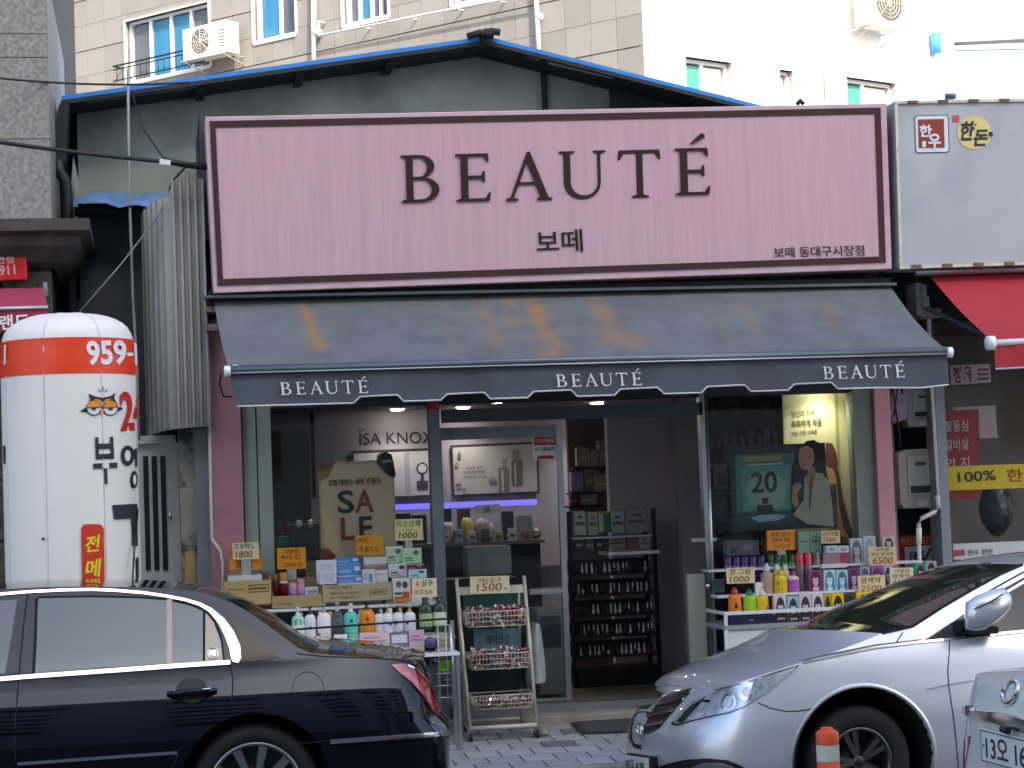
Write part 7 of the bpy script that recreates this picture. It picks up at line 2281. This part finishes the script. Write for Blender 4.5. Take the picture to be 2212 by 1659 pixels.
# fuel flap
h = L.q((666, 1487))
fl = [(h[0] + .085 * cos(a), h[1] + .085 * sin(a)) for a in [2 * pi * k / 32 for k in range(33)]]
b = B()
b.grid([[L.S(u, z, .0016) for u, z in fl], [L.S(h[0] + (u - h[0]) * .96, h[1] + (z - h[1]) * .96, .0016) for u, z in fl]])
b.done('fuel_flap_gap', M_gap, lc, fix=False)
# tail light
M_red = mat('red_lens', '8a0d14', .08, var=.1, sc=10, coat=1)
M_red2 = mat('pink_lens', 'b04350', .1, var=.1, sc=12, coat=1)
tl = L.panel('tail_light', [(845, 1436), (862, 1433), (880, 1434), (898, 1443), (915, 1460), (930, 1483), (942, 1512), (949, 1544), (937, 1540), (922, 1519), (906, 1496), (888, 1474), (866, 1456)], M_red, lc, off=.007, step=.04, rim=.012)
L.panel('lens_inner', [(868, 1455), (878, 1446), (893, 1462), (911, 1486), (925, 1513), (938, 1538), (926, 1522), (908, 1497), (890, 1474)], M_red2, tl, off=.010, step=.05, rim=.004)
L.strip('lens_trim', [(880, 1437), (898, 1447), (915, 1464), (929, 1487), (940, 1514), (947, 1542)], .012, M_chrome, tl, .011)
L.panel('reflector', [(928, 1551), (941, 1547), (955, 1560), (968, 1578), (940, 1582), (931, 1568)], mat('bumper_step', '4a5066', .2, var=0, coat=1), lc, off=.004, step=.05, rim=.004)
L.strip('shut_line', [(712, 1604), (708, 1600), (640, 1607)], .006, M_gap, lc, .002)
L.strip('shut_line', [(640, 1409.5), (645, 1412), (700, 1418), (800, 1421), (880, 1428), (900, 1436)], .006, M_gap, lc, .002)
# shark fin aerial
B().prism([L.W(-1.78 + x, .90, z) for x, z in [(x_, z_ - 1.395 + L.uz(480, 1293)[1] + .005) for x_, z_ in ((0, 1.38), (.16, 1.38), (.185, 1.44), (.17, 1.455), (.1, 1.425), (0, 1.395))]], L.ey * .05).done('aerial', M_navy, lc, bevel=.008)

# ---- silver sedan on the right
M_silver = carpaint('silver_paint', 'c6cad2', .55, .34)
planR = [(0, .92), (.01, .7), (.05, .46), (.13, .27), (.27, .13), (.52, .05), (.9, .012), (1.4, 0), (2.6, 0), (3.8, .02), (4.4, .08), (4.65, .25), (4.78, .6), (4.8, .92)]
sideR = [(-.05, .08), (.08, .035), (.25, .005), (.42, .0), (.56, .012), (.66, .03), (.74, .05), (.80, .075), (.84, .095), (1.08, .22), (1.3, .35), (1.4, .41)]
endR = [(-.05, .12), (.1, .05), (.24, .0), (.33, .006), (.42, .03), (.5, .07), (.6, .16), (.7, .3), (.85, .5), (1.2, .7)]
yawR = radians(4)
oR = V((2.6, -3.85))
for it in range(30):
    C = Car((oR.x, oR.y), yawR, planR, sideR, endR, 1.84, camber=.075)
    mn = 9999
    for zz in (.05, .1, .15, .2, .25):
        for u in range(50):
            p = C.S(u * .02, zz)
            d = p - C.o
            mn = min(mn, pix(p)[0], pix(C.W(d.dot(C.ex), 1.84 - d.dot(C.ey), zz))[0])
    oR.x += (1352 - mn) / 380
    if abs(1352 - mn) < .2: break
R_ = Car((oR.x, oR.y), yawR, planR, sideR, endR, 1.84, camber=.075)
rc_ = thing('sedan', R_.W(2.4, .92, -.15), 'silver sedan parked on the right with its nose toward the entrance', 'car')
uW, zW = R_.uz(1868, 1647)
xw2 = (R_.S(uW, zW) - R_.o).dot(R_.ex)
ra = .415
aW = arch(xw2, zW, ra, -.03)
aW2 = arch(xw2 + 2.75, zW, ra, -.03)
hood = [('u', 0, .345), ('u', .3, .365), (1440, 1500), (1500, 1493), (1541, 1491), (1575, 1481), (1609, 1470), (1674, 1448), (1729, 1431.5), (1800, 1409), (1860, 1387), (1905, 1368)]
apil = [(1905, 1368), (1971, 1353), (2036, 1311), (2098, 1274.6), (2161, 1240), (2209, 1219)]
roofR = [(2209, 1219), (2260, 1203), (2340, 1192), (2450, 1186), (2600, 1186), (2760, 1196), (2900, 1216)]
outline = [('u', 0, -.02)] + hood + apil[1:] + roofR[1:] + [('x', 4.0, .83), ('x', 4.5, .82), ('u', R_.u[-1], .8), ('u', R_.u[-1], -.02)]
outline += [X(x, z) for x, z in aW2] + [X(x, z) for x, z in aW]
R_.panel('body', outline, M_silver, rc_, off=0, step=.05, rim=.02)
R_.top('bonnet', hood, M_silver, rc_, .05, -.0, -.32, pw=2.2, full=.8, n=60, bpow=3)
R_.top('windshield', apil, mat('windshield_glass', '23261f', .03, var=.15, sc=1.2, ior=1.6), rc_, .05, -.32, -.16, pw=2.2, crown1=.04)
R_.top('roof', roofR, M_silver, rc_, .05, -.16, 0)
R_.top('rear_window', [(2900, 1216), ('x', 4.0, .83)], M_tint, rc_, .04, 0, .1)
R_.top('boot_lid', [('x', 4.0, .83), ('x', 4.5, .82)], M_silver, rc_, .04, .1, .2)
R_.strip('windshield_seal', apil, .014, M_gap, rc_, .004)
far = [R_.W(x, 1.83, z) for x, z in ((.35, -.02), (.35, .4), (1.3, .6), (4.6, .68), (4.6, -.02))]
B().prism(far, R_.ey * -.03).done('far_side', M_silver, rc_)
# far front corner, mirror of the near one, closes the nose
rows = []
for j in range(10):
    z = -.02 + (.42 + .02) * j / 9
    row = []
    for i in range(24):
        u = 1.1 * i / 23
        p = R_.S(u, min(z, .5 if u < .6 else .5))
        d = p - R_.o
        row.append(R_.W(d.dot(R_.ex), 1.84 - d.dot(R_.ey), z))
    rows.append(row)
B().grid(rows).done('nose_far_half', M_silver, rc_, fix=False)
B().prism([R_.W(x, y, -.01) for x, y in ((.15, .25), (.15, 1.6), (4.6, 1.6), (4.6, .25))], (0, 0, .05)).done('underbody', M_blackp, rc_)
for x in (xw2, xw2 + 2.75):
    b = B()
    b.grid([[R_.W(x + ra * cos(a), y, zW + ra * sin(a)) for a in [-.4 + (pi + .8) * k / 28 for k in range(29)]] for y in (.012, .38)])
    b.sheet([R_.W(x + .43 * cos(a), .36, zW + .43 * sin(a)) for a in [2 * pi * k / 24 for k in range(24)]])
    b.done('wheel_well', M_well, rc_, fix=False)
    R_.wheel(x, zW, .315, .192, (5, (-.17, .17), .62, (.012, .017)), rc_, .06, mat('dark_alloy', '5a5856', .35, .85, var=.05))
    R_.wheel(x, zW, .315, .192, (5, (-.17, .17), .62, (.012, .017)), rc_, 1.6, mat('dark_alloy', '5a5856', .35, .85, var=.05))
# raised lip round the front wheel opening
b = B()
for r, o_ in ():
    pass
lipu = [R_.q(X(xw2 + (ra + .022) * cos(a), zW + (ra + .022) * sin(a))) for a in [-.2 + (pi + .4) * k / 30 for k in range(31)]]
lipi = [R_.q(X(xw2 + ra * cos(a), zW + ra * sin(a))) for a in [-.2 + (pi + .4) * k / 30 for k in range(31)]]
b.grid([[R_.S(u, z, 0.001) for u, z in lipu], [R_.S(u, z, .005) for u, z in [((a[0] + c[0]) / 2, (a[1] + c[1]) / 2) for a, c in zip(lipu, lipi)]], [R_.S(u, z, .005) for u, z in lipi], [R_.S(u, z, -.03) for u, z in lipi]])
b.done('arch_lip', M_silver, rc_, fix=False)
R_.panel('door_window', [(1991, 1386), (2056, 1345), (2096, 1316), (2170, 1270), (2212, 1247), (2300, 1212), (2420, 1200), (2420, 1352), (2212, 1365), (2100, 1376), (2052, 1381)], mat('dark_side_glass', '0d0f16', .04, var=0), rc_, off=.004, step=.1, rim=.004)
R_.strip('belt_chrome', [(1733, 1430), (1800, 1416), (1890, 1398), (1980, 1387), (2051, 1380.5), (2120, 1372), (2212, 1363), (2420, 1350)], .014, M_chrome, rc_, .008)
R_.strip('shut_line', [(1733, 1427), (1800, 1411.5), (1890, 1393.5), (1990, 1382)], .006, M_gap, rc_, .003)
R_.strip('window_chrome', [(2136, 1302), (2170, 1281), (2212, 1256), (2300, 1218)], .012, M_chrome, rc_, .007)
R_.strip('door_seal', [(2120, 1286), (2170, 1258), (2212, 1235)], .008, M_gap, rc_, .003)
for p in ([(2054, 1345), (2051, 1384), (2047, 1444), (2049, 1480), (2055, 1520), (2068, 1634), (2070, 1658)], [(1950, 1366), (1935, 1390)], [(1637, 1518), (1665, 1530), (1700, 1537), (1725, 1536), (1752, 1532)]):
    R_.strip('shut_line', p, .006, M_gap, rc_, .002)
R_.strip('crease_shade_strip', [(2000, 1491), (2047, 1480), (2110, 1470), (2212, 1460), (2300, 1452)], .012, mat('crease_shade_silver', '9599a0', .35, .7), rc_, .001)  # darker silver strip paints the shade line of the door crease
# nose: grille, emblem, lights, plate
gr = R_.panel('grille', [(1391, 1508), (1420, 1506), (1460, 1501), (1492, 1496), (1470, 1520), (1448, 1545), (1425, 1572), (1405, 1584), (1380, 1585), (1362, 1582), (1366, 1560), (1375, 1530)], mat('grille_black', '16171a', .4), rc_, off=.005, step=.05, rim=.006)
R_.strip('grille_slat', [(1384, 1524), (1420, 1521), (1480, 1509)], .016, M_chrome, gr, .016)
R_.strip('grille_slat', [(1376, 1546), (1415, 1544), (1456, 1534)], .016, mat('dark_chrome', '8d9096', .2, 1, var=0), gr, .016)
R_.strip('grille_slat', [(1368, 1566), (1400, 1567), (1434, 1560)], .016, mat('dark_chrome', '8d9096', .2, 1, var=0), gr, .016)
R_.strip('bonnet_chrome', [(1388, 1505), (1420, 1500), (1460, 1494.5), (1496, 1491)], .022, M_chrome, rc_, .012)
# far half of the grille
b = B()
fr_ = []
for u, z in [(0.0, .41), (.15, .41), (.3, .405), (.42, .38), (.38, .32), (.30, .25), (.15, .20), (0, .195)]:
    p = R_.S(u, z, .006)
    d = p - R_.o
    fr_.append(R_.W(d.dot(R_.ex), 1.84 - d.dot(R_.ey), z))
b.sheet(fr_)
b.done('grille_far_half', mat('grille_black', '16171a', .4), gr, fix=False)
ec = R_.S(.0, .31, .03)
b = B()
def em(y, z, o_=0): return ec + R_.ey * y + V((0, 0, z)) - R_.ex * o_
ring_ = [em(.062 * cos(a), .034 * sin(a)) for a in [2 * pi * k / 24 for k in range(25)]]
b.tube(ring_, .007, 6, caps=False)
b.tube([em(.022, -.024), em(.03, .024)], .007, 6).tube([em(-.03, -.024), em(-.022, .024)], .007, 6).tube([em(-.026, -.003), em(.026, .003)], .006, 6)
b.done('emblem', M_chrome, rc_, fix=False)
HL = [(1449, 1562), (1460, 1550), (1478, 1530), (1500, 1513), (1530, 1500), (1548, 1493.5), (1609, 1474), (1674, 1452), (1727, 1436), (1718, 1447), (1695, 1466), (1663, 1492), (1640, 1508), (1609, 1527), (1577, 1540), (1535, 1549), (1491, 1559), (1468, 1567), (1455, 1567)]
R_.panel('headlight_rim', [(x, y) for x, y in HL], M_gap, rc_, off=.002, step=.06, rim=.002)
cxh, cyh = 1590, 1505
HLi = [(cxh + (x - cxh) * .965, cyh + (y - cyh) * .93) for x, y in HL]
hl = R_.panel('headlight', HLi, mat('reflector_silver', 'c4cad2', .25, .6, var=.3, sc=18), rc_, off=.004, step=.06, rim=.003)
R_.panel('dark_bezel', [(1462, 1559), (1480, 1536), (1505, 1516), (1528, 1504), (1510, 1524), (1490, 1546), (1476, 1561)], mat('bezel_grey', '3a3f46', .3, .5), hl, off=.006, step=.06, rim=.002)
def disc(cx, cy, r, off, mt, nm, sq=1.0):
    e_ = R_.q((cx, cy))
    R_.panel(nm, [(e_[0] + r * cos(a), e_[1] + r * sq * sin(a)) for a in [2 * pi * k / 22 for k in range(22)]], mt, hl, off=off, step=.05, uv=True, rim=.002)
disc(1572, 1516, .062, .007, M_chrome, 'lamp_bowl', .8)
disc(1572, 1516, .036, .010, mat('lamp_lens', 'd4dbe2', .05, .2, var=0, coat=1), 'projector_lens', .9)
disc(1613, 1493, .058, .007, M_chrome, 'lamp_bowl', .9)
disc(1613, 1494, .03, .010, mat('lamp_lens', 'd4dbe2', .05, .2, var=0, coat=1), 'projector_lens', .9)
disc(1642, 1474, .036, .008, M_chrome, 'indicator_bowl', .8)
R_.panel('side_lens', [(1660, 1460), (1720, 1440), (1692, 1464), (1650, 1492), (1655, 1475)], mat('clear_lens', 'c9ced6', .1, .3, var=.1, sc=30, coat=1), hl, off=.008, step=.06, rim=.003)
R_.panel('cover_glass', HLi, glassmat('lamp_cover', (.97, .98, 1)), hl, off=.014, step=.06, rim=0)
# plate on the nose
pz0, pz1 = .045, .155
pl = thing_plate = B().prism([R_.W(-.045, y, z) for y, z in ((.70, pz0), (1.10, pz0), (1.10, pz1), (.70, pz1))], R_.ex * .02).done('number_plate', mat('plate_white', 'c4c8c8', .4, var=.04), rc_)
vs_, fs_ = glyphs('05무 4185', .01)
b = B()
b.add([R_.W(-.048, 1.08 - .36 * u, pz0 + .018 + .075 * v) for u, v in vs_], fs_)
b.done('lettering', flat('1c2430'), pl, fix=False)
B().prism([R_.W(-.02, y, z) for y, z in ((.66, pz0 - .02), (1.14, pz0 - .02), (1.14, pz1 + .01), (.66, pz1 + .01))], R_.ex * .09).done('plate_holder', M_blackp, rc_)
# fog lamp recess low in the bumper
R_.panel('fog_recess', [(1410, 1664), (1440, 1650), (1480, 1641), (1530, 1638), (1572, 1642), (1605, 1656), (1622, 1676), (1600, 1700), (1430, 1702)], M_blackp, rc_, off=.003, step=.06, rim=.003)
R_.panel('fog_trim', [(1490, 1660), (1520, 1648), (1555, 1648), (1582, 1656), (1598, 1670), (1580, 1690), (1500, 1690)], M_chrome, rc_, off=.007, step=.06, rim=.004)
# door mirror
yM = R_.S(*R_.uz(2100, 1370)).y - .13
b = pillow([(2088, 1302), (2114, 1285), (2146, 1273), (2168, 1270), (2183, 1284), (2186, 1300), (2182, 1315), (2158, 1339), (2124, 1361), (2106, 1363), (2086, 1359), (2085, 1330)], yM, .075, .10, B(), rings=7)
mr = b.done('door_mirror', M_silver, rc_, fix=False)
B().tube([at(2104, 1316, yM - .072), at(2140, 1300, yM - .078), at(2166, 1283, yM - .055)], .004, 5).done('mirror_gap', M_gap, mr)
B().tube([at(2146, 1302, yM - .076), at(2176, 1279, yM - .05)], .006, 6).done('indicator_lens', mat('clear_lens', 'c9ced6', .1, .3, var=.1, sc=30, coat=1), mr)
B().box(at(2100, 1372, yM + .03), at(2130, 1350, yM + .2)).done('mirror_foot', M_blackp, rc_)
R_.panel('mirror_sail', [(1996, 1386), (2056, 1347), (2060, 1381)], M_blackp, rc_, off=.006, step=.1, rim=.003)
# cowl, wiper, washer jet
B().tube([R_.W(1.33, .6, .71), R_.W(1.30, 1.0, .755), R_.W(1.36, 1.5, .75)], .012, 6).done('wiper', M_blackp, rc_)

# ---- white car leaving on the right: its tail only enters the frame
M_wcar = carpaint('white_paint', 'c2c4c2', .0, .3, .6)
planW = [(4.2, 1.76), (3.0, 1.78), (1.6, 1.78), (.8, 1.765), (.42, 1.72), (.19, 1.6), (.07, 1.4), (.015, 1.15), (0, .89), (.015, .63), (.07, .38), (.19, .18), (.42, .06), (.8, .015), (1.6, 0), (3.0, 0), (4.2, .02)]
sideW = [(-.05, .06), (.2, .01), (.5, 0), (.75, .03), (.9, .06), (1.0, .1), (1.3, .3)]
endW = [(-.05, .05), (.15, .01), (.42, .0), (.5, .02), (.56, .06), (.7, .07), (.85, .085), (1.0, .12), (1.06, .16)]
yW = radians(3)
ow = at(2185, 1500, -7.85)
Wc = Car((ow.x, ow.y), yW, planW, sideW, endW, 1.78)
d_ = ow - Wc.W(.09, .89, ow.z)
Wc = Car((ow.x + d_.x, ow.y + d_.y), yW, planW, sideW, endW, 1.78)
wc = thing('white_car', Wc.W(2.2, .89, -.15), 'white car at the lower right corner showing its tail and plate', 'car')
uf = Wc.u[-1]
zt_ = .915
body = [('u', 0, -.02), ('u', 0, .82)]
n_ = 40
body += [('u', uf * k / n_, zt_ - .10 * max(0, abs(k / n_ - .5) * 2 - .35) ** 1.0) for k in range(1, n_)]
body += [('u', uf, .82), ('u', uf, -.02)]
Wc.panel('body', body, M_wcar, wc, off=0, step=.05, rim=.02)
rows = [[] for _ in range(6)]
for k in range(61):
    u = uf * k / 60
    zed = zt_ - .10 * max(0, abs(k / 60 - .5) * 2 - .35)
    if k in (0, 60): zed = .82
    P = Wc.S(u, zed)
    d = P - Wc.o
    x_, y_ = d.dot(Wc.ex), d.dot(Wc.ey)
    for j in range(6):
        f_ = j / 5
        rows[j].append(Wc.W(x_ + (max(x_, .75) - x_) * f_, y_ + (.89 - y_) * f_, zed + (zt_ + .03 - zed) * (1 - (1 - f_) ** 2.5)))
B().grid(rows).done('boot_lid', M_wcar, wc, fix=False)
gh = []
for x_, hw, z_ in ((1.0, .66, .93), (1.5, .60, 1.18), (1.9, .56, 1.27), (3.2, .58, 1.27), (4.1, .68, .9)):
    gh.append([Wc.W(x_, .89 + hw * t, z_ - .05 * abs(t) ** 4 - (.35 if abs(t) > .99 else 0) * (z_ > 1)) for t in (-1, -.95, -.7, -.35, 0, .35, .7, .95, 1)])
B().grid(gh).done('greenhouse', M_tint, wc, fix=False)
for x in (.85, 3.4):
    for y0 in (.04, 1.54):
        Wc.wheel(x, .16, .31, .2, (5, (-.17, .17), .3, (.012, .017)), wc, y0)
# emblem ring
e = Wc.q((2185, 1495))
b = B()
b.tube([Wc.S(e[0] + .052 * cos(a), e[1] + .036 * sin(a), .008) for a in [2 * pi * k / 24 for k in range(25)]], .009, 6, caps=False)
b.done('emblem', M_chrome, wc, fix=False)
Wc.panel('chrome_bar', [(2107, 1527), (2112, 1523), (2140, 1527), (2180, 1540), (2230, 1558), (2300, 1582), (2300, 1604), (2212, 1580), (2160, 1562), (2120, 1552), (2107, 1548)], M_chrome, wc, off=.02, step=.03, rim=.02)
pq = [Wc.q(p) for p in ((2134, 1572), (2300, 1622), (2290, 1700), (2118, 1647))]
u0, u1 = pq[0][0], pq[0][0] + .52
zc0 = pq[0][1]
sgn = 1 if pq[1][0] > pq[0][0] else -1
u1 = u0 + sgn * .40
P0, P1 = Wc.S(u0, zc0, .02), Wc.S(u1, zc0, .02)
hx = (P1 - P0).normalized()
nx = hx.cross(V((0, 0, 1)))
if nx.dot(CAM - P0) < 0: nx = -nx
P0 = P0 + nx * .012
pw_, phh = .52, .118
def plq(a, b_, o_=0): return P0 + hx * a + V((0, 0, b_ - phh)) + nx * o_
pb_ = B().prism([plq(0, 0), plq(pw_, 0), plq(pw_, phh), plq(0, phh)], nx * -.015).done('number_plate', mat('plate_white', 'c4c8c8', .4, var=.04), wc)
b = B()
for a0, a1, b0, b1 in ((0.006, pw_ - .006, .004, .008), (.006, pw_ - .006, phh - .008, phh - .004), (.006, .010, .008, phh - .008), (pw_ - .010, pw_ - .006, .008, phh - .008)):
    b.add([plq(a0, b0, .001), plq(a1, b0, .001), plq(a1, b1, .001), plq(a0, b1, .001)], [(0, 1, 2, 3)])
vs_, fs_ = glyphs('13오 1684', .012)
b.add([plq(.045 + .40 * u, .02 + .078 * v, .0015) for u, v in vs_], fs_)
b.add([plq(.028 + .006 * cos(2 * pi * k / 10), .06 + .006 * sin(2 * pi * k / 10), .0015) for k in range(10)], [list(range(10))])
b.done('lettering', flat('23262e'), pb_, fix=False)
Wc.panel('tail_light', [(2098, 1590), (2085, 1600), (2072, 1640), (2066, 1680), (2078, 1690), (2088, 1640)], M_red2, wc, off=.004, step=.05, rim=.004)
B().tube([plq(.20, phh + .02, .01), plq(.24, phh + .018, .01)], .014, 8).done('plate_lamp', M_blackp, wc)

# ---- flexible delineator post
bpx = at(1789, 1640, -6.9)
r_ = 24.5 * (V((bpx.x, -6.9, 1)) - CAM).dot(FW) / FPX
zt2 = at(1789, 1577, -6.9).z
dl = thing('delineator_post', (bpx.x, -6.9, -.15), 'orange and white delineator post in front of the silver front wheel', 'bollard')
M_do = mat('orange_post', 'd8481a', .5, var=.06)
c0 = (bpx.x, -6.9, 0)
hh = at(1789, 1607, -6.9).z
h2 = at(1789, 1644, -6.9).z
B().lathe([(r_, -.1), (r_, h2), (r_, h2)], c0, 24).done('shaft', M_do, dl, fix=False)
B().lathe([(r_ * 1.01, h2 + .001), (r_ * 1.01, hh - .001)], c0, 24).done('reflective_band', mat('reflective_white', 'c2c2b4', .3, var=.08, sc=30), dl, fix=False)
B().lathe([(r_, hh), (r_, zt2 - .012), (r_ * .85, zt2 - .002), (r_ * .6, zt2), (r_ * .55, zt2 + .01), (0, zt2 + .012)], c0, 24).done('cap', M_do, dl, fix=False)
B().lathe([(r_, h2 - .12), (r_ * 1.01, h2 - .12), (r_ * 1.01, h2 - .06), (r_, h2 - .06)], c0, 24).done('reflective_band', mat('reflective_white', 'c2c2b4', .3, var=.08, sc=30), dl, fix=False)
B().lathe([(r_ * 2.4, -.149), (r_ * 2.2, -.13), (r_ * 1.1, -.11), (r_, -.09)], c0, 24).done('base', mat('dark_rubber', '26262a', .7), dl, fix=False)
